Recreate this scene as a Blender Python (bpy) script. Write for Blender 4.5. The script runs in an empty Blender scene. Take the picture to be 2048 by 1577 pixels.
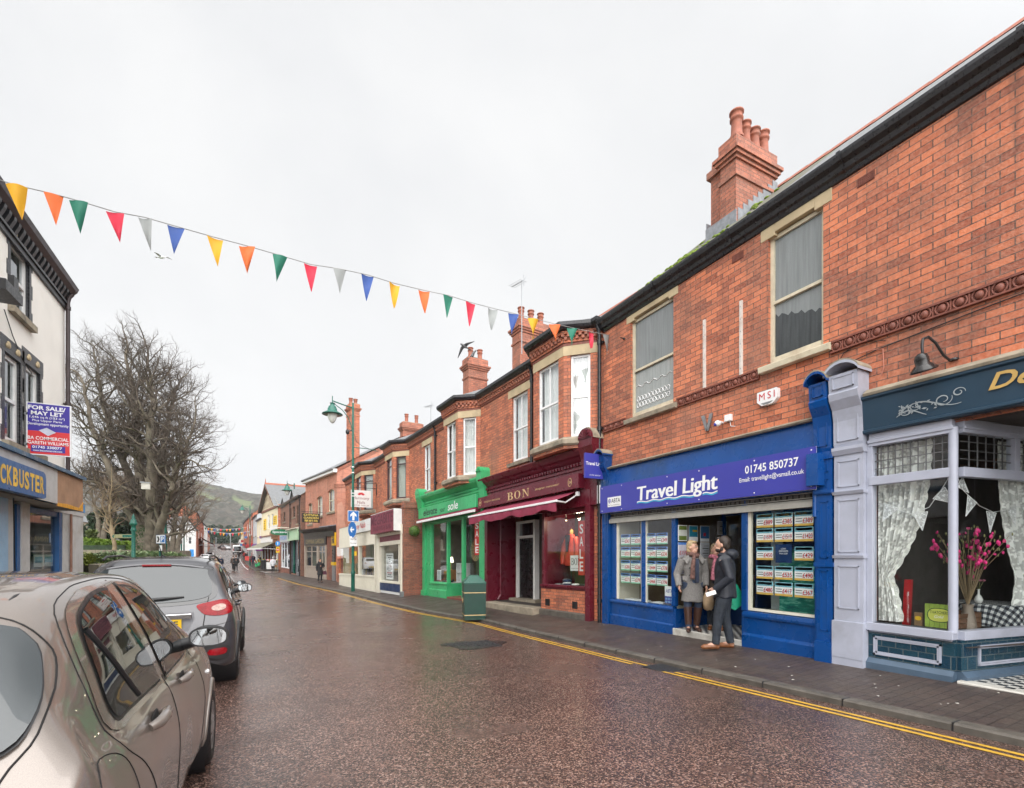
import math,random
from math import pi as PI,cos,sin,hypot
runi=random.uniform;rseed=random.seed
import bpy,bmesh,math,random
from mathutils import Vector,Matrix,noise as mnoise
R=math.radians
COL=bpy.context.scene.collection
FPX,CU,HV,CZ=974.0,1024.0,1105.0,1.5
YAW=math.atan(504/FPX)
CC,SS=cos(YAW),sin(YAW)
def ray(u):
 a=(u-CU)/FPX
 return(CC*a+SS,-SS*a+CC)
def W(u,y):
 r=ray(u)
 return(r[0]*y,r[1]*y)
def Zv(v,y):
 return CZ-(v-HV)/FPX*y
def depth(x,y):
 return SS*x+CC*y
class Fr:
 def __init__(s,p0,p1,slope=0.0):
  dx,dy=p1[0]-p0[0],p1[1]-p0[1]
  L=hypot(dx,dy)
  s.p0,s.d,s.len,s.slope=p0,(dx/L,dy/L),L,slope
  s.n=(-s.d[1],s.d[0])
 def pt(s,l,o,h):
  return(s.p0[0]+s.d[0]*l+s.n[0]*o,s.p0[1]+s.d[1]*l+s.n[1]*o,h+s.slope*l)
 def L(s,u,o=0.0):
  r=ray(u)
  ox,oy=s.p0[0]+s.n[0]*o,s.p0[1]+s.n[1]*o
  det=-r[0]*s.d[1]+s.d[0]*r[1]
  k=(-ox*s.d[1]+s.d[0]*oy)/det
  return(r[0]*k-ox)*s.d[0]+(r[1]*k-oy)*s.d[1]
 def H(s,u,v,o=0.0):
  l=s.L(u,o)
  p=s.pt(l,o,0)
  return CZ-(v-HV)/FPX*depth(p[0],p[1])-s.slope*l
 def rot(s):
  return math.atan2(s.d[1],s.d[0])
WL={}
def thing(name,label,cat,loc=(0,0,0),group=None,kind=None):
 o=bpy.data.objects.new(name,None)
 o.empty_display_size=.2
 COL.objects.link(o)
 o.location=loc
 WL[o.name]=Vector(loc)
 o['label']=label
 o['category']=cat
 if group:o['group']=group
 if kind:o['kind']=kind
 return o
def tag(o,label,cat,group=None,kind=None):
 o['label']=label
 o['category']=cat
 if group:o['group']=group
 if kind:o['kind']=kind
 return o
def struct(o):
 o['kind']='structure'
 return o
def kids(o):
 return[c for c in bpy.data.objects if c.parent==o]
def dup(root,loc,label=None,rotz=None,scale=None):
 r=root.copy();COL.objects.link(r);r.location=loc
 if label:r['label']=label
 if rotz is not None:r.rotation_euler=(0,0,rotz)
 if scale:r.scale=scale
 WL[r.name]=Vector(loc)
 for ch in root.children:
  c=ch.copy();COL.objects.link(c);c.parent=r
  for g in ch.children:
   d=g.copy();COL.objects.link(d);d.parent=c
 return r
class MB:
 def __init__(s,fr=None):
  s.v,s.f,s.mi,s.uv,s.sm,s.mats,s.fr=[],[],[],[],[],[],fr
 def m(s,mat):
  if mat not in s.mats:s.mats.append(mat)
  return s.mats.index(mat)
 def mesh(s,pts,faces,mat,smooth=False,uvs=None):
  b=len(s.v)
  k=s.m(mat)
  s.v+=[s.fr.pt(*p)if s.fr else tuple(p)for p in pts]
  for fc in faces:
   P=[Vector(pts[i])for i in fc]
   if uvs:s.uv+=[uvs[i]for i in fc]
   else:
    n=Vector((0,0,0))
    for i in range(len(P)):
     a,c=P[i],P[(i+1)%len(P)]
     n+=Vector(((a.y-c.y)*(a.z+c.z),(a.z-c.z)*(a.x+c.x),(a.x-c.x)*(a.y+c.y)))
    if n.length>0:n.normalize()
    if abs(n.z)>.75:s.uv+=[(p.x,p.y)for p in P]
    else:
     t=Vector((-n.y,n.x,0))
     t=t.normalized()if t.length>0 else Vector((1,0,0))
     if t.x<-.3 or(abs(t.x)<=.3 and t.y<0):t=-t
     s.uv+=[(p.dot(t),p.z)for p in P]
   s.f.append([b+i for i in fc]);s.mi.append(k);s.sm.append(smooth)
  return s
 def quad(s,a,b,c,d,mat):
  return s.mesh([a,b,c,d],[(0,1,2,3)],mat)
 def poly(s,pts,mat):
  return s.mesh(pts,[tuple(range(len(pts)))],mat)
 def box(s,x0,x1,y0,y1,z0,z1,mat):
  p=[(x0,y0,z0),(x1,y0,z0),(x1,y1,z0),(x0,y1,z0),(x0,y0,z1),(x1,y0,z1),(x1,y1,z1),(x0,y1,z1)]
  return s.mesh(p,[(0,3,2,1),(4,5,6,7),(0,1,5,4),(1,2,6,5),(2,3,7,6),(3,0,4,7)],mat)
 def prism(s,prof,axis,a0,a1,mat,smooth=False):
  n=len(prof)
  def mk(q,a):
   return((a,q[0],q[1]),(q[0],a,q[1]),(q[0],q[1],a))[axis]
  pts=[mk(q,a0)for q in prof]+[mk(q,a1)for q in prof]
  fs=[(i,(i+1)%n,n+(i+1)%n,n+i)for i in range(n)]
  s.mesh(pts,fs,mat,smooth)
  s.mesh(pts,[tuple(range(n))[::-1],tuple(range(n,2*n))],mat)
  return s
 def tube(s,pts,r,mat,n=8,cap=True,smooth=True):
  P=[Vector(p)for p in pts]
  rr=r if isinstance(r,(list,tuple))else[r]*len(P)
  vs,fs=[],[]
  up=None
  for i,p in enumerate(P):
   t=(P[min(i+1,len(P)-1)]-P[max(i-1,0)])
   t=t.normalized()if t.length>1e-9 else Vector((0,0,1))
   if up is None:
    up=Vector((0,0,1))if abs(t.z)<.9 else Vector((1,0,0))
   x=up.cross(t)
   if x.length<1e-6:x=Vector((1,0,0)).cross(t)
   x.normalize();y=t.cross(x);up=y
   for k in range(n):
    a=2*PI*k/n
    vs.append(tuple(p+(x*cos(a)+y*sin(a))*rr[i]))
  for i in range(len(P)-1):
   for k in range(n):
    fs.append((i*n+k,i*n+(k+1)%n,(i+1)*n+(k+1)%n,(i+1)*n+k))
  s.mesh(vs,fs,mat,smooth)
  if cap:
   s.mesh(vs[:n],[tuple(range(n))[::-1]],mat)
   s.mesh(vs[-n:],[tuple(range(n))],mat)
  return s
 def lathe(s,prof,mat,c=(0,0,0),n=16,smooth=True,sx=1,sy=1):
  vs,fs=[],[]
  for(r,z)in prof:
   for k in range(n):
    a=2*PI*k/n
    vs.append((c[0]+r*cos(a)*sx,c[1]+r*sin(a)*sy,c[2]+z))
  m=len(prof)
  for i in range(m-1):
   for k in range(n):
    fs.append((i*n+k,i*n+(k+1)%n,(i+1)*n+(k+1)%n,(i+1)*n+k))
  s.mesh(vs,fs,mat,smooth)
  if prof[0][0]>1e-4:s.mesh(vs[:n],[tuple(range(n))[::-1]],mat)
  if prof[-1][0]>1e-4:s.mesh(vs[-n:],[tuple(range(n))],mat)
  return s
 def ell(s,c,r,mat,nu=14,nv=9,rot=None):
  vs,fs=[],[]
  for j in range(nv+1):
   ph=-PI/2+PI*j/nv
   for i in range(nu):
    a=2*PI*i/nu
    p=Vector((r[0]*cos(ph)*cos(a),r[1]*cos(ph)*sin(a),r[2]*sin(ph)))
    if rot:p=rot@p
    vs.append((c[0]+p.x,c[1]+p.y,c[2]+p.z))
  for j in range(nv):
   for i in range(nu):
    fs.append((j*nu+i,j*nu+(i+1)%nu,(j+1)*nu+(i+1)%nu,(j+1)*nu+i))
  return s.mesh(vs,fs,mat,True)
 def loft(s,rings,mat,closed=True,caps=True,smooth=True):
  n=len(rings[0]);vs=[p for r in rings for p in r];fs=[]
  for i in range(len(rings)-1):
   for k in range(n if closed else n-1):
    fs.append((i*n+k,i*n+(k+1)%n,(i+1)*n+(k+1)%n,(i+1)*n+k))
  s.mesh(vs,fs,mat,smooth)
  if caps and closed:
   s.mesh(rings[0],[tuple(range(n))[::-1]],mat);s.mesh(rings[-1],[tuple(range(n))],mat)
  return s
 def text(s,string,x0,x1,z0,z1,y,mat,bold=0.0,shear=0.0,ext=0.0,spacing=1.0,keep=False):
  """string fitted into the box x0..x1 (x0 = reader's left), z0..z1 at out-offset y"""
  cu=bpy.data.curves.new('t','FONT')
  cu.body=string;cu.size=1;cu.offset=bold;cu.shear=shear;cu.space_character=spacing
  cu.resolution_u=3;cu.align_x='CENTER'
  ob=bpy.data.objects.new('t',cu)
  me=ob.to_mesh()
  xs=[v.co.x for v in me.vertices];ys=[v.co.y for v in me.vertices]
  if xs:
   ax,bx_,ay,by=min(xs),max(xs),min(ys),max(ys)
   kx,kz=(x1-x0)/(bx_-ax),(z1-z0)/(by-ay)
   if keep:
    k=min(abs(kx),abs(kz));cx=(x0+x1)/2;w=(bx_-ax)*k/2
    sg=1 if x1>x0 else-1
    x0=cx-sg*w;kx=sg*k;kz=k
   pts=[(x0+(v.co.x-ax)*kx,y,z0+(v.co.y-ay)*kz)for v in me.vertices]
   s.mesh(pts,[tuple(p.vertices)for p in me.polygons],mat)
  ob.to_mesh_clear();bpy.data.objects.remove(ob);bpy.data.curves.remove(cu)
  return s
 def build(s,name,parent=None,origin=None,bevel=0,subsurf=0,normals=True,weld=False):
  me=bpy.data.meshes.new(name)
  wl=WL.get(parent.name,Vector())if parent else Vector(origin or(0,0,0))
  me.from_pydata([(p[0]-wl.x,p[1]-wl.y,p[2]-wl.z)for p in s.v],[],s.f)
  for m in s.mats:me.materials.append(m)
  me.polygons.foreach_set('material_index',s.mi)
  me.polygons.foreach_set('use_smooth',s.sm)
  uvl=me.uv_layers.new(name='UVMap')
  uvl.data.foreach_set('uv',[c for q in s.uv for c in q])
  if normals or weld:
   bm=bmesh.new();bm.from_mesh(me)
   if weld:bmesh.ops.remove_doubles(bm,verts=bm.verts,dist=1e-4)
   if normals:bmesh.ops.recalc_face_normals(bm,faces=bm.faces)
   bm.to_mesh(me);bm.free()
  me.validate()
  ob=bpy.data.objects.new(name,me)
  COL.objects.link(ob)
  if parent:
   ob.parent=parent;WL[ob.name]=wl
  else:
   ob.location=wl;WL[ob.name]=wl
  if bevel:
   b=ob.modifiers.new('b','BEVEL');b.width=bevel;b.segments=2;b.limit_method='ANGLE';b.angle_limit=R(40)
  if subsurf:
   b=ob.modifiers.new('s','SUBSURF');b.levels=subsurf;b.render_levels=subsurf
  return ob
def wall_holes(mb,l0,l1,h0,h1,o,holes,mat,depth=.14,rmat=None):
 """flat wall with rectangular openings and their reveals"""
 ls=sorted({l0,l1}|{x for q in holes for x in q[:2]if l0<x<l1})
 hs=sorted({h0,h1}|{x for q in holes for x in q[2:4]if h0<x<h1})
 for i in range(len(ls)-1):
  for j in range(len(hs)-1):
   cl,ch=(ls[i]+ls[i+1])/2,(hs[j]+hs[j+1])/2
   if any(q[0]<cl<q[1]and q[2]<ch<q[3]for q in holes):continue
   mb.quad((ls[i],o,hs[j]),(ls[i+1],o,hs[j]),(ls[i+1],o,hs[j+1]),(ls[i],o,hs[j+1]),mat)
 rm=rmat or mat
 for a,b,c,d in[q[:4]for q in holes]:
  i=o-depth
  mb.quad((a,o,c),(a,i,c),(a,i,d),(a,o,d),rm)
  mb.quad((b,o,c),(b,o,d),(b,i,d),(b,i,c),rm)
  mb.quad((a,o,d),(b,o,d),(b,i,d),(a,i,d),rm)
  mb.quad((a,o,c),(a,i,c),(b,i,c),(b,o,c),rm)
 return mb
MATS={}
def nodes(name):
 m=bpy.data.materials.new(name);m.use_nodes=True
 nt=m.node_tree
 return m,nt,nt.nodes['Principled BSDF']
def N(nt,kind,**kw):
 n=nt.nodes.new(kind)
 for k,v in kw.items():
  if k.startswith('i_'):n.inputs[k[2:].replace('_',' ')].default_value=v
  else:setattr(n,k,v)
 return n
def ramp(nt,stops,fac):
 r=nt.nodes.new('ShaderNodeValToRGB')
 while len(r.color_ramp.elements)<len(stops):r.color_ramp.elements.new(.5)
 for e,(p,c)in zip(r.color_ramp.elements,stops):
  e.position=p;e.color=(c[0],c[1],c[2],1)if not isinstance(c,(int,float))else(c,c,c,1)
 nt.links.new(fac,r.inputs[0])
 return r.outputs[0]
def mixc(nt,fac,a,b,mode='MIX'):
 x=nt.nodes.new('ShaderNodeMix');x.data_type='RGBA';x.blend_type=mode
 for sock,val in((x.inputs[0],fac),(x.inputs[6],a),(x.inputs[7],b)):
  if hasattr(val,'default_value')or hasattr(val,'is_linked'):nt.links.new(val,sock)
  elif isinstance(val,(int,float)):sock.default_value=val
  else:sock.default_value=(val[0],val[1],val[2],1)
 return x.outputs[2]
def coords(nt,kind='Object'):
 return nt.nodes.new('ShaderNodeTexCoord').outputs[kind]
def noise(nt,co,scale,detail=4,rough=.55):
 n=nt.nodes.new('ShaderNodeTexNoise')
 n.inputs['Scale'].default_value=scale;n.inputs['Detail'].default_value=detail;n.inputs['Roughness'].default_value=rough
 nt.links.new(co,n.inputs['Vector'])
 return n.outputs['Fac']
def bump(nt,h,bs,strength=.3,dist=.01):
 b=nt.nodes.new('ShaderNodeBump');b.inputs['Strength'].default_value=strength;b.inputs['Distance'].default_value=dist
 nt.links.new(h,b.inputs['Height']);nt.links.new(b.outputs[0],bs.inputs['Normal'])
def pm(name,c,rough=.6,var=.18,scale=4.0,bmp=.12,bscale=60,metal=0.0,coat=0.0,spec=.5,dirt=None):
 if name in MATS:return MATS[name]
 m,nt,bs=nodes(name)
 co=coords(nt)
 f1=noise(nt,co,scale,5)
 lo=tuple(x*(1-var)for x in c);hi=tuple(min(1,x*(1+var*.8))for x in c)
 col=ramp(nt,[(.32,lo),(.68,hi)],f1)
 if dirt:
  f2=noise(nt,co,scale*.35,6,.7)
  msk=ramp(nt,[(.52,0.0),(.68,.75)],f2)
  col=mixc(nt,msk,col,dirt)
 nt.links.new(col,bs.inputs['Base Color'])
 bs.inputs['Roughness'].default_value=rough;bs.inputs['Metallic'].default_value=metal
 bs.inputs['Coat Weight'].default_value=coat;bs.inputs['Coat Roughness'].default_value=.06
 bs.inputs['Specular IOR Level'].default_value=spec
 if rough>.15 and not coat:
  rr=ramp(nt,[(.3,max(0,rough-.1)),(.7,min(1,rough+.1))],noise(nt,co,scale*2.3,3))
  nt.links.new(rr,bs.inputs['Roughness'])
 if bmp:bump(nt,noise(nt,co,bscale,3),bs,bmp,.004)
 MATS[name]=m
 return m
def brickmat(name,c1,c2,mortar,bw=.235,bh=.086,mort=.007,stain=(.12,.07,.055),stain_amt=.55,rough=.75,fx=1):
 if name in MATS:return MATS[name]
 m,nt,bs=nodes(name)
 uv=coords(nt,'UV')
 b=nt.nodes.new('ShaderNodeTexBrick')
 nt.links.new(uv,b.inputs['Vector'])
 b.offset=.5;b.squash=1.0
 b.inputs['Scale'].default_value=1.0
 b.inputs['Brick Width'].default_value=bw;b.inputs['Row Height'].default_value=bh
 b.inputs['Mortar Size'].default_value=mort;b.inputs['Mortar Smooth'].default_value=.15
 b.inputs['Bias'].default_value=-.1
 b.inputs['Color1'].default_value=(*c1,1);b.inputs['Color2'].default_value=(*c2,1);b.inputs['Mortar'].default_value=(*mortar,1)
 col=b.outputs['Color']
 b2=nt.nodes.new('ShaderNodeTexBrick');nt.links.new(uv,b2.inputs['Vector'])
 b2.inputs['Scale'].default_value=1.0;b2.inputs['Brick Width'].default_value=bw;b2.inputs['Row Height'].default_value=bh
 b2.inputs['Mortar Size'].default_value=0.0;b2.inputs['Bias'].default_value=-.5
 b2.inputs['Color1'].default_value=(1,1,1,1);b2.inputs['Color2'].default_value=(.42,.42,.46,1);b2.inputs['Mortar'].default_value=(1,1,1,1)
 col=mixc(nt,.75,col,b2.outputs['Color'],'MULTIPLY')
 n1=noise(nt,uv,1.1,6,.65)
 msk=ramp(nt,[(.44,0.0),(.66,stain_amt)],n1)
 col=mixc(nt,msk,col,stain)
 n2=noise(nt,uv,26,3)
 col=mixc(nt,ramp(nt,[(.35,.20*fx),(.6,0.0)],n2),col,(.75,.42,.3))
 mp_=nt.nodes.new('ShaderNodeMapping');mp_.inputs['Scale'].default_value=(2.6,.28,1);nt.links.new(uv,mp_.inputs[0])
 col=mixc(nt,ramp(nt,[(.5,0.0),(.7,.5*fx)],noise(nt,mp_.outputs[0],1.3,5,.65)),col,(.11,.06,.045))
 n4=noise(nt,uv,.35,4,.6)
 col=mixc(nt,ramp(nt,[(.5,0.0),(.75,.22*fx)],n4),col,(.6,.3,.2))
 nt.links.new(col,bs.inputs['Base Color'])
 bs.inputs['Roughness'].default_value=rough
 mm=nt.nodes.new('ShaderNodeMath');mm.operation='MULTIPLY_ADD';mm.inputs[1].default_value=-1.0
 nt.links.new(b.outputs['Fac'],mm.inputs[0])
 n3=noise(nt,uv,55,3);nt.links.new(n3,mm.inputs[2])
 bump(nt,mm.outputs[0],bs,.55,.012)
 MATS[name]=m
 return m
def emit(name,c,s):
 if name in MATS:return MATS[name]
 m,nt,bs=nodes(name)
 bs.inputs['Base Color'].default_value=(*c,1)
 bs.inputs['Emission Color'].default_value=(*c,1);bs.inputs['Emission Strength'].default_value=s
 MATS[name]=m
 return m
def glassmat(name,tint=(.86,.9,.9),refl=.14,rough=.0,wave=.0):
 if name in MATS:return MATS[name]
 m,nt,bs=nodes(name)
 nt.nodes.remove(bs)
 out=nt.nodes['Material Output']
 tr=N(nt,'ShaderNodeBsdfTransparent');tr.inputs[0].default_value=(*tint,1)
 gl=N(nt,'ShaderNodeBsdfGlossy');gl.inputs['Roughness'].default_value=rough;gl.inputs[0].default_value=(.95,.97,1,1)
 lw=N(nt,'ShaderNodeLayerWeight');lw.inputs['Blend'].default_value=.5
 pw=nt.nodes.new('ShaderNodeMath');pw.operation='POWER';pw.inputs[1].default_value=4.2
 nt.links.new(lw.outputs['Facing'],pw.inputs[0])
 mp=nt.nodes.new('ShaderNodeMapRange');mp.inputs['To Min'].default_value=refl*.55;mp.inputs['To Max'].default_value=1.0
 nt.links.new(pw.outputs[0],mp.inputs[0])
 if wave:
  b=nt.nodes.new('ShaderNodeBump');b.inputs['Strength'].default_value=wave;b.inputs['Distance'].default_value=.02
  nt.links.new(noise(nt,coords(nt),1.3,2),b.inputs['Height'])
  nt.links.new(b.outputs[0],gl.inputs['Normal'])
 mx=N(nt,'ShaderNodeMixShader')
 nt.links.new(mp.outputs[0],mx.inputs[0]);nt.links.new(tr.outputs[0],mx.inputs[1]);nt.links.new(gl.outputs[0],mx.inputs[2])
 nt.links.new(mx.outputs[0],out.inputs[0])
 MATS[name]=m
 return m
def lacemat(name,c=(.78,.78,.74),dens=.7,scale=34):
 if name in MATS:return MATS[name]
 m,nt,bs=nodes(name)
 out=nt.nodes['Material Output']
 bs.inputs['Base Color'].default_value=(*c,1);bs.inputs['Roughness'].default_value=.9
 v=nt.nodes.new('ShaderNodeTexVoronoi');v.inputs['Scale'].default_value=scale
 co=coords(nt,'UV');nt.links.new(co,v.inputs['Vector'])
 a=ramp(nt,[(.12,1.0),(.5,dens)],v.outputs['Distance'])
 big=ramp(nt,[(.5,0.0),(.56,.5)],noise(nt,co,9,2))
 mx0=mixc(nt,1.0,a,big,'ADD')
 tr=N(nt,'ShaderNodeBsdfTransparent')
 mx=N(nt,'ShaderNodeMixShader')
 nt.links.new(mx0,mx.inputs[0]);nt.links.new(tr.outputs[0],mx.inputs[1]);nt.links.new(bs.outputs[0],mx.inputs[2])
 nt.links.new(mx.outputs[0],out.inputs[0])
 MATS[name]=m
 return m
BR=brickmat('brick_orange',(.66,.195,.085),(.36,.088,.044),(.085,.055,.042),mort=.0065)
BR2=brickmat('brick_terrace',(.62,.18,.078),(.35,.085,.043),(.085,.055,.042),bh=.082,mort=.0065)
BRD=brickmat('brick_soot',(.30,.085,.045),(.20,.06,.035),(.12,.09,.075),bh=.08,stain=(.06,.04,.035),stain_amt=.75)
BRP=brickmat('brick_pink',(.55,.21,.135),(.50,.18,.115),(.45,.24,.17),bh=.075,stain=(.5,.27,.2),stain_amt=.4)
BRB=brickmat('brick_brown',(.23,.105,.07),(.185,.08,.055),(.22,.14,.10),bh=.075,stain=(.13,.08,.06))
BRC=brickmat('brick_chimney',(.42,.125,.068),(.27,.075,.042),(.075,.05,.04),bh=.086,mort=.007,stain=(.2,.12,.09),stain_amt=.5)
BRPALE=brickmat('brick_pale',(.42,.2,.14),(.36,.165,.11),(.4,.27,.2),bh=.075,stain=(.2,.14,.11))
STONE=pm('sandstone',(.50,.40,.25),.85,.14,3,.3,40,dirt=(.30,.24,.16))
STONED=pm('weathered_stone',(.30,.255,.19),.9,.25,6,.4,50,dirt=(.10,.095,.07))
CONC=pm('kerb_stone',(.105,.093,.078),.6,.3,5,.3,50,dirt=(.055,.048,.04))
WHITE=pm('white_paint',(.74,.74,.72),.4,.06,5,.05)
UPVC=pm('white_plastic',(.80,.80,.80),.3,.03,5,0)
CREAMW=pm('aged_cream_paint',(.60,.54,.40),.55,.12,7,.15,70,dirt=(.42,.33,.22))
CREAM=pm('cream_paint',(.74,.70,.58),.5,.05,4,.05)
BLACK=pm('black_paint',(.018,.018,.02),.4,.2,8,.1)
GUTTER=pm('black_gutter',(.016,.016,.019),.32,.35,9,.15,30)
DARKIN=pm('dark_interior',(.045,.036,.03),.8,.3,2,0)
BROWNIN=pm('brown_interior',(.34,.24,.14),.8,.25,2,0)
BLUE=pm('blue_gloss_paint',(.003,.058,.235),.30,.14,1.5,0,dirt=(.010,.045,.13))
DKBLUE=pm('dark_blue_paint',(.006,.03,.11),.4,.2,2,0)
SIGNB=pm('sign_blue',(.046,.05,.33),.38,.04,2,0)
MAROON=pm('maroon_gloss_paint',(.12,.010,.022),.3,.15,1.5,0)
AWN=pm('maroon_canvas',(.26,.03,.065),.7,.15,7,.2,30)
GREENP=pm('green_gloss_paint',(.05,.40,.155),.35,.1,2,0,dirt=(.05,.29,.12))
LILAC=pm('lilac_grey_paint',(.40,.42,.50),.4,.08,3,.03,40,dirt=(.31,.32,.37))
NAVY=pm('navy_fascia',(.016,.045,.078),.38,.12,2,0)
LGREEN=pm('lamp_green',(.005,.10,.07),.3,.2,8,.1)
BINGREEN=pm('bin_green',(.004,.042,.029),.42,.15,5,.03)
GOLD=pm('gold_leaf',(.55,.36,.11),.4,.15,9,.1)
GOLDL=pm('gold_letter',(.62,.45,.22),.5,.08,9,0)
TWHITE=pm('letter_white',(.82,.82,.82),.45,.02,5,0)
TBLACK=pm('letter_black',(.015,.016,.02),.5,.1,5,0)
TRED=pm('letter_red',(.55,.02,.03),.5,.05,5,0)
CYAN=pm('wave_cyan',(.05,.42,.65),.5,.05,5,0)
SLATE=pm('slate_roof',(.16,.165,.17),.55,.3,9,.5,20,dirt=(.1,.1,.09))
SLATEM=pm('mossy_slate',(.12,.115,.095),.8,.3,7,.5,20,dirt=(.17,.22,.05))
RIDGE=pm('terracotta_ridge',(.30,.09,.05),.7,.2,6,.3,30)
POT=pm('terracotta_pot',(.30,.095,.055),.7,.25,8,.3,40,dirt=(.22,.12,.09))
TERRA=pm('terracotta_moulding',(.20,.062,.04),.6,.3,14,.3,60)
LEAD=pm('lead_flashing',(.22,.23,.25),.5,.25,9,.3,40)
GREYM=pm('grey_metal',(.30,.31,.32),.4,.12,7,.08,metal=.6)
CHROME=pm('chrome',(.75,.76,.78),.12,.04,5,0,metal=1.0)
RUBBER=pm('tyre_rubber',(.012,.012,.013),.6,.25,20,.3,60)
BPLAST=pm('black_plastic',(.02,.02,.021),.42,.15,12,.15,90)
GLASS=glassmat('shop_glass',(.88,.91,.90),.12)
GLASSU=glassmat('sash_glass',(.86,.89,.89),.26,0,.12)
DKGLASS=glassmat('dim_glass',(.45,.5,.5),.35,0,.08)
NET=lacemat('net_curtain',(.62,.63,.62),.82,60)
CURT=pm('white_curtain',(.80,.80,.78),.9,.08,6,.1)
LACE=lacemat('lace_curtain',(.95,.95,.92),.5,26)
YELLOWP=pm('yellow_panel',(.68,.42,.012),.45,.06,4,0)
ROSE=pm('sign_plum',(.21,.035,.06),.45,.08,4,0)
SKIN=pm('skin',(.58,.33,.235),.5,.05,20,0)
GREYSTONE=pm('garden_stone',(.23,.195,.15),.9,.35,4,.8,9,dirt=(.11,.10,.075))
def lerp(tab,x):
 if x<=tab[0][0]:return tab[0][1]
 for(a,b),(c,d)in zip(tab,tab[1:]):
  if x<=c:return b+(d-b)*(x-a)/(c-a)
 return tab[-1][1]
ZK=[(-14,.60),(0,.073),(6,-.158),(10,-.285),(13,-.355),(19.3,-.45),(25.5,-.53),(29.4,-.58),(34.7,-.60),(55,-.62),(62,-.57),(82,-.45),(100,-.2),(118,.15),(134,.72),(172,1.75),(188,2.26),(260,5.0),(330,7.0)]
def zk(t):return lerp(ZK,t)
RK=[(5.43,t)for t in(-14,-9,-5,-2,0,2,4,6,8,10,12)]+[W(u,y)for u,y in((853,15.8),(772,19.2),(700,24.3),(661,27.8),(607,33),(560,42),(531,49.5),(512,55),(500,66),(494,77),(489,90),(486,103),(481,117),(477,150),(475,190),(474,260))]
RKW=[7.88]*11+[7.8,7.7,7.6,7.5,7.4,7.3,7.2,8.2,7.4,7,7,7,7,7,7.5,8]
def perp(i):
 a,b=RK[max(i-1,0)],RK[min(i+1,len(RK)-1)]
 dx,dy=b[0]-a[0],b[1]-a[1];L=hypot(dx,dy)
 return(-dy/L,dx/L)
def kerb_pt(i,off):
 n=perp(i);p=RK[i]
 return(p[0]+n[0]*off,p[1]+n[1]*off)
def road_z(t,frac):
 return zk(t)-.075+.09*sin(PI*min(max(frac,0),1))**.8
def road_near(x,t):
 return road_z(t,(5.43-x)/7.88)
def m_road():
 m,nt,bs=nodes('wet_chipped_asphalt')
 co=coords(nt)
 v=nt.nodes.new('ShaderNodeTexVoronoi');v.inputs['Scale'].default_value=95;nt.links.new(co,v.inputs['Vector'])
 sep=nt.nodes.new('ShaderNodeSeparateColor');nt.links.new(v.outputs['Color'],sep.inputs[0])
 chips=ramp(nt,[(.0,(.028,.019,.016)),(.42,(.062,.037,.030)),(.66,(.135,.075,.058)),(.86,(.23,.135,.105)),(1,(.36,.25,.21))],sep.outputs[0])
 big=noise(nt,co,.5,6,.6)
 col=mixc(nt,ramp(nt,[(.46,0.0),(.66,.35)],big),chips,(.036,.028,.027))
 mid=noise(nt,co,5,4,.6)
 col=mixc(nt,ramp(nt,[(.4,.2),(.62,0.0)],mid),col,(.02,.015,.015))
 nt.links.new(col,bs.inputs['Base Color'])
 wet=noise(nt,co,.8,5,.62)
 rg=ramp(nt,[(.34,.17),(.66,.30)],wet)
 nt.links.new(rg,bs.inputs['Roughness'])
 bs.inputs['Specular IOR Level'].default_value=.5
 h=ramp(nt,[(.0,1.0),(.6,0.0)],v.outputs['Distance'])
 b=nt.nodes.new('ShaderNodeBump');b.inputs['Distance'].default_value=.006
 nt.links.new(ramp(nt,[(.35,.2),(.7,.36)],wet),b.inputs['Strength'])
 nt.links.new(h,b.inputs['Height']);nt.links.new(b.outputs[0],bs.inputs['Normal'])
 return m
ROADM=m_road()
def m_pave():
 m,nt,bs=nodes('wet_block_paving')
 uv=coords(nt,'UV')
 b=nt.nodes.new('ShaderNodeTexBrick');nt.links.new(uv,b.inputs['Vector']);b.offset=.5
 b.inputs['Scale'].default_value=1;b.inputs['Brick Width'].default_value=.21;b.inputs['Row Height'].default_value=.105
 b.inputs['Mortar Size'].default_value=.006;b.inputs['Mortar Smooth'].default_value=.3
 b.inputs['Color1'].default_value=(.072,.050,.042,1);b.inputs['Color2'].default_value=(.048,.035,.031,1);b.inputs['Mortar'].default_value=(.012,.010,.009,1)
 n=noise(nt,uv,.9,6,.65)
 col=mixc(nt,ramp(nt,[(.45,0.0),(.65,.6)],n),b.outputs['Color'],(.075,.062,.050))
 n2=noise(nt,uv,45,3)
 col=mixc(nt,ramp(nt,[(.5,0.0),(.7,.45)],n2),col,(.16,.12,.10))
 nt.links.new(col,bs.inputs['Base Color'])
 nt.links.new(ramp(nt,[(.35,.40),(.65,.62)],noise(nt,uv,1.7,5)),bs.inputs['Roughness'])
 mm=nt.nodes.new('ShaderNodeMath');mm.operation='MULTIPLY_ADD';mm.inputs[1].default_value=-1.0
 nt.links.new(b.outputs['Fac'],mm.inputs[0]);nt.links.new(noise(nt,uv,30,3),mm.inputs[2])
 bump(nt,mm.outputs[0],bs,.4,.006)
 return m
PAVE=m_pave()
PAVEEDGE=brickmat('paving_red_edge',(.24,.10,.07),(.16,.08,.06),(.12,.1,.08),.21,.105,.008,(.12,.1,.08),.7,.5)
FR_=10
mb=MB()
rows=[]
for i,p in enumerate(RK):
 row=[]
 for k in range(FR_+1):
  fr=k/FR_
  q=kerb_pt(i,RKW[i]*fr)
  row.append((q[0],q[1],road_z(p[1],fr)))
 rows.append(row)
mb.loft(rows,ROADM,closed=False,caps=False)
struct(mb.build('road'))
mb=MB()
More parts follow.
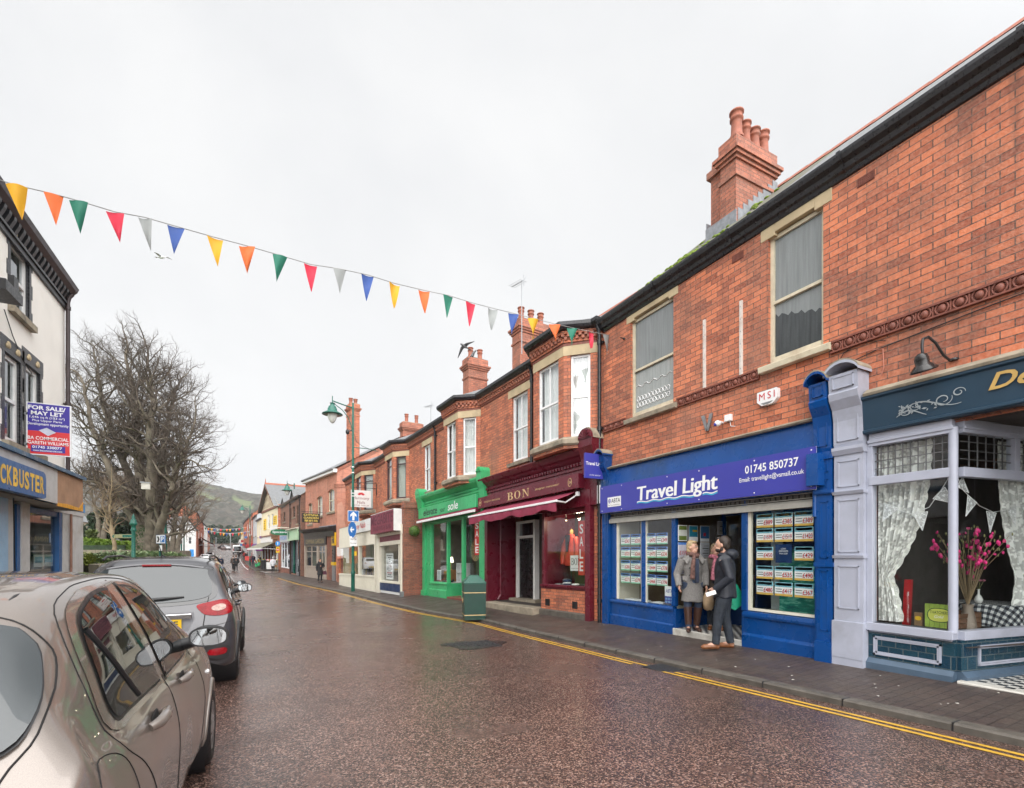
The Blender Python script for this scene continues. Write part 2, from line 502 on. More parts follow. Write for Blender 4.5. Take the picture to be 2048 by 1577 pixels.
a,b_=Vector((*RK[17],0)),Vector((*RK[18],0))
dirr=Vector((CC,-SS,0)).lerp(Vector((.75,.66,0)),.45).normalized()
za,zb=zk(RK[17][1])-.073,zk(RK[18][1])-.073
mb.quad((a.x,a.y,za),(a.x+dirr.x*30,a.y+dirr.y*30,za+.3),(b_.x+dirr.x*30,b_.y+dirr.y*30,zb+.3),(b_.x,b_.y,zb),ROADM)
struct(mb.build('side_road'))
mb=MB()
GR=pm('distant_ground',(.09,.10,.06),.95,.3,.05,0)
mb.quad((-1390,-270,-2.2),(890,-270,-2.2),(890,1890,-2.2),(-1390,1890,-2.2),GR)
struct(mb.build('ground'))
FACZ=[(-14,.40),(2,.045),(3.5,.012),(9,-.11),(15,-.211),(20,-.30),(25,-.43),(31.5,-.56),(36,-.585),(43,-.60),(55,-.60),(70,-.48),(90,-.28)]
def fac_pt(i):
 n=perp(i);p=RK[i]
 w=3.2 if p[1]<60 else 5.5
 return(p[0]-n[0]*w,p[1]-n[1]*w)
def pav_z(x,y):
 best=min(range(len(RK)),key=lambda i:(RK[i][0]-x)**2+(RK[i][1]-y)**2)
 n=perp(best);d=(RK[best][0]-x)*n[0]+(RK[best][1]-y)*n[1]
 f=max(0,min(1,(d-.14)/1.5))
 return zk(y)*(1-f)+lerp(FACZ,y)*f if y<60 else zk(y)+.03*f
def strip_right(i0,i1,name):
 mb=MB();rows=[]
 sub=[]
 for i in range(i0,i1):
  for q in range(4 if RK[i][1]<16 else 2):sub.append((i,q/(4 if RK[i][1]<16 else 2)))
 sub.append((i1,0))
 run=0;prev=None;uvr=[]
 for i,q in sub:
  j=min(i+1,len(RK)-1)
  p=(RK[i][0]*(1-q)+RK[j][0]*q,RK[i][1]*(1-q)+RK[j][1]*q)
  n0,n1=perp(i),perp(j)
  n=(n0[0]*(1-q)+n1[0]*q,n0[1]*(1-q)+n1[1]*q)
  if prev:run+=hypot(p[0]-prev[0],p[1]-prev[1])
  prev=p
  row=[];ur=[]
  for d in(.14,.7,1.25,1.6,2.2,3.0):
   x,y=p[0]-n[0]*d,p[1]-n[1]*d
   f=min(1,(d-.14)/1.5)
   z=zk(p[1])*(1-f)+(lerp(FACZ,p[1])if p[1]<60 else zk(p[1])+.03)*f
   row.append((x,y,z));ur.append((d,run))
  rows.append(row);uvr.append(ur)
 n=6;vs=[v for r in rows for v in r];us=[v for r in uvr for v in r]
 fs=[(a*n+k,a*n+k+1,(a+1)*n+k+1,(a+1)*n+k)for a in range(len(rows)-1)for k in range(n-1)]
 mb.mesh(vs,fs,PAVE,False,us)
 struct(mb.build(name))
 mb=MB();prof=[(0,-.1),(0,-.018),(-.018,0),(-.14,.002)]
 rr=[]
 for(i,q),rw in zip(sub,rows):
  j=min(i+1,len(RK)-1)
  p=(RK[i][0]*(1-q)+RK[j][0]*q,RK[i][1]*(1-q)+RK[j][1]*q)
  n0,n1=perp(i),perp(j);nn=(n0[0]*(1-q)+n1[0]*q,n0[1]*(1-q)+n1[1]*q)
  rr.append([(p[0]+nn[0]*o,p[1]+nn[1]*o,zk(p[1])+h)for o,h in prof])
 mb.loft(rr,CONC,closed=False,caps=False,smooth=False)
 t=0.2
 while t<12 and i0==0:
  mb.box(5.425,5.572,t-.006,t+.006,zk(t)-.07,zk(t)+.0035,BLACK);t+=.915
 struct(mb.build('kerb'))
strip_right(0,17,'pavement')
strip_right(18,len(RK)-1,'pavement')
YEL=pm('yellow_line_paint',(.62,.36,.035),.45,.18,14,.25,90,dirt=(.30,.17,.05))
WLINE=pm('white_line_paint',(.55,.55,.53),.5,.2,14,.2,90)
def roadline(offs,w,t0,t1,mat,name,gap=None,lift=.004):
 mb=MB()
 def seg(ts):
  rr=[]
  for t in ts:
   for i in range(len(RK)-1):
    if RK[i][1]<=t<=RK[i+1][1]:
     q=(t-RK[i][1])/(RK[i+1][1]-RK[i][1]);break
   a0,a1=kerb_pt(i,offs),kerb_pt(i+1,offs);b0,b1=kerb_pt(i,offs+w),kerb_pt(i+1,offs+w)
   wd=RKW[i]
   def rz(ii,o):
    k=o/RKW[ii]*FR_;k0=int(k);fz=k-k0
    return road_z(RK[ii][1],k0/FR_)*(1-fz)+road_z(RK[ii][1],(k0+1)/FR_)*fz
   zA=rz(i,offs)*(1-q)+rz(i+1,offs)*q+lift
   zB=rz(i,offs+w)*(1-q)+rz(i+1,offs+w)*q+lift
   rr.append([(a0[0]*(1-q)+a1[0]*q,a0[1]*(1-q)+a1[1]*q,zA),(b0[0]*(1-q)+b1[0]*q,b0[1]*(1-q)+b1[1]*q,zB)])
  mb.loft(rr,mat,closed=False,caps=False,smooth=False)
 def rng(a,b):
  ks=sorted({a,b}|{p[1]for p in RK if a<p[1]<b});return ks
 if gap:seg(rng(t0,gap[0]));seg(rng(gap[1],t1))
 else:seg(rng(t0,t1))
 struct(mb.build(name))
roadline(.235,.062,-12,45,YEL,'road_marking',(5.0,5.52))
roadline(.365,.062,-12,45,YEL,'road_marking',(5.1,5.75))
roadline(.55,.12,66,118,WLINE,'road_marking')
roadline(4.0,.10,40,44,WLINE,'road_marking',lift=.006)
mb=MB()
a,b_=Vector((*W(531,51.2),0)),Vector((*W(516,56),0))
for q in range(5):
 p=a.lerp(b_,q/5+.03);p2=a.lerp(b_,q/5+.14);off=Vector((.25,.1,0))
 z=zk(p.y)-.055
 mb.quad((p.x,p.y,z),(p2.x,p2.y,z),(p2.x+off.x,p2.y+off.y,z),(p.x+off.x,p.y+off.y,z),WLINE)
struct(mb.build('road_marking'))
def cover(x,y,sx,sy,label,name='drain_cover'):
 z=road_near(x,y)
 t=thing(name,label,'drain cover',(x,y,z))
 m2=MB();m2.box(x-sx,x+sx,y-sy,y+sy,z-.02,z+.006,pm('cast_iron',(.03,.03,.032),.45,.3,30,.3))
 m2.build('frame',t)
 m3=MB()
 nb=9
 for i in range(nb):
  xx=x-sx*.86+2*sx*.86*i/(nb-1)
  m3.box(xx-.016,xx+.016,y-sy*.85,y+sy*.85,z+.006,z+.014,MATS['cast_iron'])
 for i in range(4):
  yy=y-sy*.85+2*sy*.85*i/3
  m3.box(x-sx*.86,x+sx*.86,yy-.012,yy+.012,z+.006,z+.012,MATS['cast_iron'])
 m3.build('grate',t)
cover(5.20,5.28,.2,.24,'iron gully grate at the kerb, in the gap in the double yellow lines')
cover(3.55,8.45,.46,.34,'square ribbed iron cover set in the middle of the wet carriageway')
mb=MB();PATCH=pm('tar_patch',(.038,.030,.028),.3,.3,9,.35,50)
pts=[]
for k in range(22):
 a=2*PI*k/22;r=1+.18*sin(3*a+1)+.1*sin(5*a)
 x,y=3.6+.60*r*cos(a),8.5+.48*r*sin(a)
 pts.append((x,y))
c=(3.6,8.5)
vs=[(c[0],c[1],road_near(*c)+.005)]+[(x,y,road_near(x,y)+.0035)for x,y in pts]
mb.mesh(vs,[(0,1+k,1+(k+1)%22)for k in range(22)],PATCH)
struct(mb.build('road'))
PAP=pm('scrap_paper',(.6,.58,.52),.8,.1,9,0)
rseed(4)
mb=MB()
for k in range(26):
 x,y=runi(5.7,6.9),runi(1.5,9)
 s_=runi(.006,.018);a=runi(0,3)
 z=pav_z(x,y)+.02
 dx,dy=s_*cos(a),s_*sin(a)
 mb.quad((x-dx,y-dy,z),(x+dy,y-dx,z+.004),(x+dx,y+dy,z),(x-dy,y+dx,z+.003),PAP)
o=mb.build('litter');o['kind']='stuff';o['label']='tiny pale scraps of litter and leaves on the wet paving';o['category']='litter'
LK=[kerb_pt(i,RKW[i])for i in range(len(RK))]
mb=MB();rows=[]
for i,p in enumerate(RK):
 n=perp(i);z=zk(p[1])-.04
 w=2.6 if p[1]<20 else(3.4 if p[1]<60 else 4)
 rows.append([(LK[i][0],LK[i][1],z-.12),(LK[i][0],LK[i][1],z),(LK[i][0]+n[0]*.14,LK[i][1]+n[1]*.14,z+.005)])
mb.loft(rows,CONC,closed=False,caps=False,smooth=False)
struct(mb.build('kerb'))
mb=MB();rows=[]
for i,p in enumerate(RK):
 n=perp(i);z=zk(p[1])-.035
 w=2.7 if p[1]<20 else(2.9 if p[1]<60 else 4.2)
 rows.append([(LK[i][0]+n[0]*d,LK[i][1]+n[1]*d,z+d*.01)for d in(.14,1.2,w)])
mb.loft(rows,PAVE,closed=False,caps=False,smooth=False)
struct(mb.build('pavement'))
def m_hill():
 m,nt,bs=nodes('wooded_hillside')
 co=coords(nt)
 n1=noise(nt,co,.16,6,.7);n2=noise(nt,co,.018,5,.6);n3=noise(nt,co,.05,4,.6)
 c=ramp(nt,[(.32,(.022,.023,.019)),(.5,(.060,.058,.047)),(.68,(.135,.125,.10))],n1)
 c=mixc(nt,ramp(nt,[(.45,0.0),(.6,.7)],n3),c,(.075,.063,.054))
 attr=nt.nodes.new('ShaderNodeAttribute');attr.attribute_name='meadow'
 c=mixc(nt,attr.outputs['Fac'],c,(.12,.14,.075))
 nt.links.new(c,bs.inputs['Base Color']);bs.inputs['Roughness'].default_value=1;bs.inputs['Specular IOR Level'].default_value=0
 return m
HILL=m_hill()
RIDGE_PX=[(-300,985),(0,965),(150,955),(300,952),(380,958),(410,967),(437,974),(470,981),(500,987),(525,991),(560,998),(620,1010),(720,1040),(860,1085),(1000,1110)]
nx,ny=300,64
vs,fs,med=[],[],[]
rseed(8)
for j in range(ny+1):
 q=j/ny
 y=330+420*q
 for i in range(nx+1):
  u=-260+1260*i/nx
  top=(HV-lerp(RIDGE_PX,u))/FPX*750
  prof=(q**1.25)
  z=-2+(top+3.5)*prof
  p=W(u,y)
  z+=13*(mnoise.noise(Vector((p[0]*.012,p[1]*.012,3))))*sin(PI*q)
  cell=mnoise.voronoi(Vector((p[0]/11,p[1]/15,0)))[0][0]
  g=0
  ridge_line=lerp(RIDGE_PX,u)
  v=HV-(z-CZ)/y*FPX
  if 16<v-ridge_line<30 and 395<u<505 and mnoise.noise(Vector((u*.03,v*.08,1)))>-.12:g=1
  if ridge_line+4<v<ridge_line+9 and 380<u<440:g=.45
  if q>.02 and g==0:z+=max(0,(1-cell*1.25))*(6.5 if q<.9 else 3.5)
  vs.append((p[0],p[1],z));med.append(g)
for j in range(ny):
 for i in range(nx):
  a=j*(nx+1)+i
  fs.append((a,a+1,a+nx+2,a+nx+1))
mb=MB();mb.mesh(vs,fs,HILL,True)
ho=struct(mb.build('hill'))
at=ho.data.attributes.new('meadow','FLOAT','POINT')
at.data.foreach_set('value',med)
wd=bpy.data.worlds.new('World');bpy.context.scene.world=wd;wd.use_nodes=True
nt=wd.node_tree;bg=nt.nodes['Background']
sky=nt.nodes.new('ShaderNodeTexSky');sky.sky_type='NISHITA';sky.sun_disc=False
SUN_EL,SUN_AZ=R(48),R(200)
sky.sun_elevation=SUN_EL;sky.sun_rotation=SUN_AZ;sky.dust_density=4;sky.air_density=1
tc=nt.nodes.new('ShaderNodeTexCoord')
mp=nt.nodes.new('ShaderNodeMapping');mp.inputs['Scale'].default_value=(1,1,1.5);nt.links.new(tc.outputs['Generated'],mp.inputs[0])
nz=nt.nodes.new('ShaderNodeTexNoise');nz.inputs['Scale'].default_value=1.7;nz.inputs['Detail'].default_value=7;nz.inputs['Roughness'].default_value=.52;nz.inputs['Distortion'].default_value=.5
nt.links.new(mp.outputs[0],nz.inputs['Vector'])
cloud=ramp(nt,[(.28,(.84,.85,.865)),(.48,(.925,.93,.94)),(.68,(1.0,1.0,1.0))],nz.outputs['Fac'])
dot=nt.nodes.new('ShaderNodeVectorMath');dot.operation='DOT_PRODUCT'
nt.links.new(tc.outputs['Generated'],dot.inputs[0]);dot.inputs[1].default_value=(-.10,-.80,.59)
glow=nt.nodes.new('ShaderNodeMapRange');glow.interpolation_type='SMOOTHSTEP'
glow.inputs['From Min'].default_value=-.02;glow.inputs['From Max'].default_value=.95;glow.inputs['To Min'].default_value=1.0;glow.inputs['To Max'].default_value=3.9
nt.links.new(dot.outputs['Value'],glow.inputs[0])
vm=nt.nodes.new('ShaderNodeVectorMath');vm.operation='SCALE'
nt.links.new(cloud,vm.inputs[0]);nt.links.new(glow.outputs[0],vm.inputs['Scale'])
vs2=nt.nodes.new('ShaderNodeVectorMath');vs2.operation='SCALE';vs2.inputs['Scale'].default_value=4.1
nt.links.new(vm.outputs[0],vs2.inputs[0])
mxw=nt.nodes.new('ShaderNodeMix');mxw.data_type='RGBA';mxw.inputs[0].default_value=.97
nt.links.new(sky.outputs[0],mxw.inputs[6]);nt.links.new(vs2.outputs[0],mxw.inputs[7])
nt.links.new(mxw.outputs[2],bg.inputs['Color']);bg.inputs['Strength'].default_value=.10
sl=bpy.data.lights.new('sun','SUN');sl.energy=1.15;sl.angle=R(85);sl.color=(1,.96,.91)
so=bpy.data.objects.new('sun',sl);COL.objects.link(so)
sd=Vector((sin(SUN_AZ)*cos(SUN_EL),cos(SUN_AZ)*cos(SUN_EL),sin(SUN_EL)))
so.rotation_euler=sd.to_track_quat('Z','Y').to_euler();so.location=(0,-20,30)
cam=bpy.data.cameras.new('camera');cam.sensor_width=36;cam.lens=FPX/2048*36
cam.shift_y=(HV-788.5)/2048;cam.clip_end=5000;cam.clip_start=.05
co_=bpy.data.objects.new('camera',cam);COL.objects.link(co_)
co_.location=(0,0,CZ);co_.rotation_euler=(R(90),0,-YAW)
sc=bpy.context.scene;sc.camera=co_
sc.view_settings.view_transform='Standard';sc.view_settings.look='None';sc.view_settings.exposure=1.24;sc.view_settings.gamma=1
sc.cycles.max_bounces=8;sc.cycles.transparent_max_bounces=16;sc.cycles.use_denoising=True
sc.cycles.sample_clamp_indirect=6
HZ=bpy.data.materials.new('haze_air');HZ.use_nodes=True;nh=HZ.node_tree;nh.nodes.remove(nh.nodes['Principled BSDF'])
pv=nh.nodes.new('ShaderNodeVolumePrincipled');pv.inputs['Density'].default_value=.0002;pv.inputs['Color'].default_value=(.86,.9,.95,1);pv.inputs['Anisotropy'].default_value=0
nh.links.new(pv.outputs[0],nh.nodes['Material Output'].inputs['Volume'])
mb=MB();mb.box(-1400,900,-280,1900,-3.3,135,HZ);o=mb.build('haze');o['kind']='stuff';o['label']='thin pale air over the whole street and hill';o['category']='haze'
def zoom(ox,oy,k):
 return lambda x,y:(ox+x/k,oy+y/k)
zA=zoom(1160,860,3.285);zB=zoom(1600,660,3.585);zC=zoom(1600,960,3.43);zD=zoom(1160,220,2.465)
z6=zoom(800,600,4.38);z7=zoom(800,900,4.38);z5=zoom(560,760,3.503);R6=zoom(680,860,4.506)
def sash(fr,parent,l0,l1,h0,h1,o,fm,curtain=None,rail=.5,bar=False,pane=GLASSU,w=.055,d=.07,cfrac=1.0,top_split=None,label=None):
 """sliding sash window: frame part with pane and curtain sub-parts"""
 mb=MB(fr)
 mb.box(l0,l0+w,o-d,o,h0,h1,fm);mb.box(l1-w,l1,o-d,o,h0,h1,fm)
 mb.box(l0+w,l1-w,o-d,o-.004,h1-w,h1,fm);mb.box(l0+w,l1-w,o-d,o+.012,h0,h0+w*1.35,fm)
 hm=h0+(h1-h0)*rail
 if rail:mb.box(l0+w,l1-w,o-d*.8,o+.006,hm-w*.4,hm+w*.4,fm)
 if bar:mb.box((l0+l1)/2-.014,(l0+l1)/2+.014,o-d*.7,o-.012,h0+w,h1-w,fm)
 if top_split:mb.box(l0+w,l1-w,o-d*.8,o+.004,top_split-.025,top_split+.025,fm)
 wn=mb.build('window',parent)
 if label:wn['label']=label
 mb=MB(fr)
 mb.quad((l0+w*.7,o-d*.55,h0+w*.7),(l1-w*.7,o-d*.55,h0+w*.7),(l1-w*.7,o-d*.55,h1-w*.7),(l0+w*.7,o-d*.55,h1-w*.7),pane)
 mb.build('pane',wn,normals=False)
 if curtain:
  mb=MB(fr);n=40;rows=[]
  hb,ht=h0+.03,h0+(h1-h0)*cfrac
  for z in(hb,ht):
   rows.append([(l0+(l1-l0)*i/n,o-d-.09+.022*sin(i*1.35)+.012*sin(i*.53+1),z)for i in range(n+1)])
  mb.loft(rows,curtain,closed=False,caps=False)
  mb.build('curtain',wn,normals=False)
 return wn
def shell(mb,l0,l1,o_front,o_back,h0,h1,mat,sides=(True,True)):
 """side and back walls and a floor-less ceiling behind a front wall"""
 if sides[0]:mb.quad((l0,o_front,h0),(l0,o_back,h0),(l0,o_back,h1),(l0,o_front,h1),mat)
 if sides[1]:mb.quad((l1,o_front,h0),(l1,o_front,h1),(l1,o_back,h1),(l1,o_back,h0),mat)
 mb.quad((l0,o_back,h0),(l1,o_back,h0),(l1,o_back,h1),(l0,o_back,h1),mat)
def room(fr,parent,l0,l1,o0,o1,h0,h1,wall,floor,name='shop_interior',lamp=None):
 mb=MB(fr)
 mb.quad((l0,o0,h0),(l0,o1,h0),(l0,o1,h1),(l0,o0,h1),wall)
 mb.quad((l1,o0,h0),(l1,o0,h1),(l1,o1,h1),(l1,o1,h0),wall)
 mb.quad((l0,o1,h0),(l1,o1,h0),(l1,o1,h1),(l0,o1,h1),wall)
 mb.quad((l0,o0,h1),(l1,o0,h1),(l1,o1,h1),(l0,o1,h1),wall)
 mb.quad((l0,o0,h0),(l1,o0,h0),(l1,o1,h0),(l0,o1,h0),floor)
 return mb.build(name,parent)
def drainpipe(fr,l,o,h0,h1,label,mat=GUTTER,r=.042,head=True):
 p=fr.pt(l,o,h0)
 t=thing('drainpipe',label,'drainpipe',p)
 mb=MB(fr);mb.tube([(l,o,h0),(l,o,h1-.25),(l,o+.03,h1-.1),(l,o+.1,h1)],r,mat,10)
 mb.build('pipe',t)
 mb=MB(fr);n=max(2,int((h1-h0)/1.7))
 for k in range(n):
  z=h0+.5+(h1-h0-.9)*k/(n-1)
  mb.tube([(l,o,z-.045),(l,o,z+.045)],r*1.35,mat,10);mb.box(l-.09,l+.09,o-r-.03,o-r+.01,z-.02,z+.02,mat)
 mb.build('bracket',t)
 return t
def chimney(fr,parent,l0,l1,o0,o1,h0,h1,pots,mat=BRC,caps=True,potscale=1.0):
 """stack with oversailing courses; pots is a list of (l, o, height, radius)"""
 mb=MB(fr);s1=h1-.95
 mb.box(l0,l1,o0,o1,h0,s1,mat)
 if caps:
  e=0
  hh=s1
  for(dz,ov)in((.08,.035),(.30,.0),(.075,.04),(.075,.085),(.075,.125),(.30,.03)):
   mb.box(l0-ov,l1+ov,o0-ov,o1+ov,hh,hh+dz,mat);hh+=dz
  top=hh
 else:
  mb.box(l0,l1,o0,o1,s1,h1,mat);top=h1
 mb.box(l0+.05,l1-.05,o0+.05,o1-.05,top,top+.05,STONED)
 c=mb.build('chimney',parent)
 for(l,o,ph,r)in pots:
  m2=MB(fr)
  m2.lathe([(r*1.15,0),(r*1.12,.06),(r*.95,.1),(r*.86,ph*.62),(r*.9,ph*.66),(r*1.12,ph*.7),(r*1.12,ph*.76),(r*.95,ph*.8),(r*.98,ph*.93),(r*1.2,ph*.95),(r*1.2,ph),(r*.8,ph),(r*.75,ph*.8),(.0,ph*.8)],POT,(l,o,top+.02),14)
  m2.build('chimney_pot',c)
 return c
def letters_box(fr,o):
 return o
def aerial(fr,l,o,h0,h1,label,n=7,w=.55):
 t=thing('television_aerial',label,'aerial',fr.pt(l,o,h0))
 mb=MB(fr);mb.tube([(l,o,h0),(l,o,h1)],.018,GREYM,6);mb.build('mast',t)
 mb=MB(fr);mb.tube([(l-.15,o,h1-.08),(l+w,o+.1,h1-.02)],.012,GREYM,5)
 for k in range(n):
  q=k/(n-1);x=l-.1+(w+.05)*q
  mb.tube([(x,o-.16+.1*q,h1-.075+.05*q),(x,o+.16+.1*q,h1-.075+.05*q)],.007,GREYM,5)
 mb.tube([(l-.12,o,h1+.14),(l-.15,o,h1-.28)],.012,GREYM,5);mb.tube([(l-.12,o-.12,h1+.1),(l-.15,o+.12,h1-.24)],.01,GREYM,5)
 mb.build('aerial_array',t)
 return t
A=Fr((7.05,0),(7.05,10))
ALE=9.02
nb=thing('brick_shop_building','orange brick building over the blue travel agent and the cafe, with a black gutter','building',(7.05,3,0))
W1=(6.88,8.10,4.37,6.47);W2=(4.08,4.92,4.43,6.44)
TLW=(4.0,8.96);
mb=MB(A)
wall_holes(mb,-6,ALE,3.0,6.72,0,[W1,W2],BR,.15)
wall_holes(mb,3.45,ALE,-.6,3.0,-.02,[(4.1,8.62,-.3,2.96)],BR,.05)
wall_holes(mb,-6,3.45,-.3,3.0,-.021,[(-5,3.44,-.2,2.99)],BR,.05)
shell(mb,-6,ALE,0,-8,-.6,6.72,BR)
nw=mb.build('wall',nb)
rl=[(-6,9.95),(3.2,10.1),(9.6,10.31),(ALE+.02,10.3)]
mb=MB(A)
for q in range(24):
 a,b=-6+(ALE+6)*q/24,-6+(ALE+6)*(q+1)/24
 za,zb_=9.94+(a+6)*.0235,9.94+(b+6)*.0235
 mb.quad((a,.10,6.80),(b,.10,6.80),(b,-4,zb_),(a,-4,za),SLATEM if b>6.2 else SLATE)
 mb.quad((a,-4,za),(b,-4,zb_),(b,-8.1,6.8),(a,-8.1,6.8),SLATE)
mb.poly([(ALE,.1,6.80),(ALE,-4,10.29),(ALE,-8.1,6.8)],BR)
mb.poly([(-6,.1,6.80),(-6,-4,9.94),(-6,-8.1,6.8)],BR)
rf=mb.build('roof',nb)
mb=MB(A)
for k in range(33):
 a=-6+(ALE+6)*k/33;b=a+(ALE+6)/33-.012;z=9.94+(a+6)*.0235
 mb.prism([(-4.13,z-.08),(-4.0,z+.07),(-3.87,z-.08)],0,a,b,RIDGE)
mb.build('ridge_tiles',rf)
rseed(3)
MOSS=pm('roof_moss',(.17,.24,.035),1,.35,14,.5,60)
mb=MB(A)
for k in range(210):
 l=runi(6.4,ALE-.05);q=runi(.02,.95)**1.4
 if random.random()<(l-6.2)/2.9+.12:
  r=runi(.03,.085);z=6.80+3.45*q;o=.10-4.1*q
  mb.ell((l,o,z),(r*1.3,r*1.2,r*.55),MOSS,7,4)
mb.build('moss',rf)['kind']='stuff'
mb=MB(A)
mb.prism([(.0,6.64),(.05,6.62),(.09,6.64),(.11,6.70),(.17,6.74),(.19,6.80),(.19,6.84),(.10,6.84),(.0,6.80)],0,-6,ALE-.02,GUTTER)
for k in range(9):
 l=-5+k*1.75
 mb.prism([(.04,6.61),(.1,6.63),(.13,6.70),(.185,6.735),(.205,6.80),(.205,6.85),(.17,6.85)],0,l,l+.05,GUTTER)
mb.prism([(.001,6.56),(.03,6.57),(.05,6.62),(.001,6.64)],0,-6,ALE-.02,GUTTER)
mb.build('gutter',nb)
for(l0,l1,h0,h1)in(W1,W2):
 mb=MB(A);z=h1
 mb.box(l0-.12,l0+.12,-.1,.012,z-.055,z+.21,STONE);mb.box(l1-.12,l1+.12,-.1,.012,z-.055,z+.21,STONE)
 mb.box(l0+.12,l1-.12,-.1,.012,z-.003,z+.21,STONE)
 mb.build('lintel',nb,bevel=.008)
for(l0,l1,h0,h1)in(W1,W2):
 mb=MB(A);mb.prism([(-.1,h0-.13),(.10,h0-.13),(.11,h0-.04),(-.1,h0+.012)],0,l0-.13,l1+.1,CREAMW if l0<5 else STONED);mb.build('sill',nb,bevel=.01)
mb=MB(A)
for(a,b)in((-6,W2[0]-.11),(W2[1]+.14,W1[0]-.12),(W1[1]+.14,ALE)):
 n=max(1,int((b-a)/.165));st=(b-a)/n
 mb.box(a,b,0,.022,4.245,4.415,TERRA)
 mb.box(a,b,.022,.05,4.385,4.412,TERRA);mb.box(a,b,.022,.045,4.248,4.268,TERRA)
 for k in range(n):
  if a+k*st<-1:continue
  c=a+(k+.5)*st
  mb.ell((c,.024,4.328),(.043,.034,.052),TERRA,10,6)
  ring=[(c+.064*cos(2*PI*i/12),.03,4.328+.068*sin(2*PI*i/12))for i in range(13)]
  mb.tube(ring,.012,TERRA,5,False)
  mb.box(c-st/2-.008,c-st/2+.008,.02,.04,4.27,4.385,TERRA)
mb.build('string_course',nb)
def m_frost(name,lo,hi):
 m,nt,bs=nodes(name);co=coords(nt);mp_=nt.nodes.new('ShaderNodeMapping');mp_.inputs['Scale'].default_value=(14,14,.8);nt.links.new(co,mp_.inputs[0])
 c=ramp(nt,[(.3,lo),(.7,hi)],noise(nt,mp_.outputs[0],1.5,5,.6));c=mixc(nt,ramp(nt,[(.4,.35),(.7,0.0)],noise(nt,co,90,2)),c,lo);nt.links.new(c,bs.inputs['Base Color'])
 bs.inputs['Roughness'].default_value=.13;bs.inputs['Specular IOR Level'].default_value=.7;bump(nt,noise(nt,co,140,2),bs,.12,.003);return m
FROST=m_frost('frosted_glass',(.17,.185,.185),(.25,.27,.27));FROSTL=m_frost('frosted_net_glass',(.24,.26,.25),(.38,.40,.39));FROSTD=m_frost('dark_frosted_glass',(.022,.026,.028),(.065,.073,.075))
def lower_pane(w_,Wn,mat,h1_,jag=0):
 mb=MB(A);a,b=Wn[0]+.06,Wn[1]-.06;n=14
 top=[(a+(b-a)*i/n,-.094,h1_+(jag*(i/n)if jag else 0)+(.03*sin(i*2.3)if jag else 0))for i in range(n+1)]
 mb.mesh(top+[(b,-.094,Wn[2]+.1),(a,-.094,Wn[2]+.1)],[tuple(range(n+3))],mat);mb.build('lower_pane',w_,normals=False)
w=sash(A,nb,W1[0],W1[1],W1[2]+.02,W1[3]-.02,-.06,CREAMW,None,.47,pane=FROST,label='aged cream sash window with frosted panes and lace')
lower_pane(w,W1,FROSTL,W1[2]+.93)
w2=sash(A,nb,W2[0],W2[1],W2[2]+.02,W2[3]-.02,-.06,CREAMW,None,.47,pane=FROST,label='aged cream sash window with frosted dark panes')
lower_pane(w2,W2,FROSTD,W2[2]+.55,.22)  # dark jagged shape paints the opposite roofline's reflection onto the lower pane
mb=MB(A);n=5
for r in range(2):
 for k in range(n*2):
  c=7.05+(k+.5)*.095;z=4.62+r*.13
  ring=[(c+.04*cos(2*PI*i/8),-.088,z+.05*sin(2*PI*i/8))for i in range(9)]
  mb.tube(ring,.008,TWHITE,4,False)
mb.tube([(7.0+i*.05,-.088,5.02+.03*sin(i*1.4))for i in range(21)],.007,TWHITE,4)
mb.build('lace',w)
for(a,b,c,d)in((5.35,5.57,6.34,6.47),(3.43,3.64,6.33,6.45)):
 mb=MB(A);mb.box(a,b,-.02,.006,c,d,TERRA)
 nn=9
 for i in range(nn):
  x=a+.015+(b-a-.03)*i/(nn-1);mb.box(x-.005,x+.005,.006,.016,c+.01,d-.01,TERRA)
 for i in range(5):
  z=c+.015+(d-c-.03)*i/4;mb.box(a+.01,b-.01,.006,.014,z-.005,z+.005,TERRA)
 mb.build('air_brick',nb)
B3=Fr((9.3,0),(9.3,10))
ch=chimney(B3,nb,7.25,7.66,-1.35,0,8.3,10.75,[(7.36,-.16,.60,.13),(7.40,-.5,.52,.115),(7.40,-.82,.5,.115),(7.40,-1.14,.56,.115)])
mb=MB(B3);mb.box(7.66,8.04,-1.2,-.14,8.3,10.28,BRC);mb.box(7.66,8.12,-1.26,-.08,10.28,10.44,BRC);mb.box(7.66,8.02,-1.2,-.14,10.44,10.6,BRC)
c2=mb.build('chimney',nb)
mb=MB(B3);mb.lathe([(.14,0),(.135,.3),(.11,.36),(.13,.4),(.15,.42),(.15,.46),(.1,.46),(.08,.3),(0,.3)],POT,(7.84,-.5,10.58),14);mb.build('chimney_pot',c2)
mb=MB(B3)
for k in range(8):
 o=-.05-k*.17;z=8.86+.85*(.05+k*.17)+.08
 mb.box(7.235,7.25,o-.17,o,z-.25,z+.12,LEAD)
mb.box(7.235,8.06,.0,.02,8.6,9.05,LEAD)
mb.box(8.04,8.06,-1.2,0,8.8,9.2,LEAD)
mb.build('flashing',nb)
def strip_thing(l,h0,h1,label):
 mb=MB(A);mb.prism([(l-.026,0),(l+.026,0),(l+.022,.03),(l-.022,.03)],2,h0,h1,pm('flaked_white_paint',(.62,.57,.52),.6,.12,12,.2,50,dirt=(.42,.25,.18)))
 n=6
 for k in range(n):mb.box(l-.008,l+.008,.03,.034,h0+.1+k*(h1-h0-.2)/(n-1)-.008,h0+.1+k*(h1-h0-.2)/(n-1)+.008,GREYM)
 return tag(mb.build('sign_batten',None,A.pt(l,0,h0)),label,'batten','bare sign battens')
strip_thing(6.135,4.43,5.64,'upright white batten screwed to the brick, farther from the camera of the two')
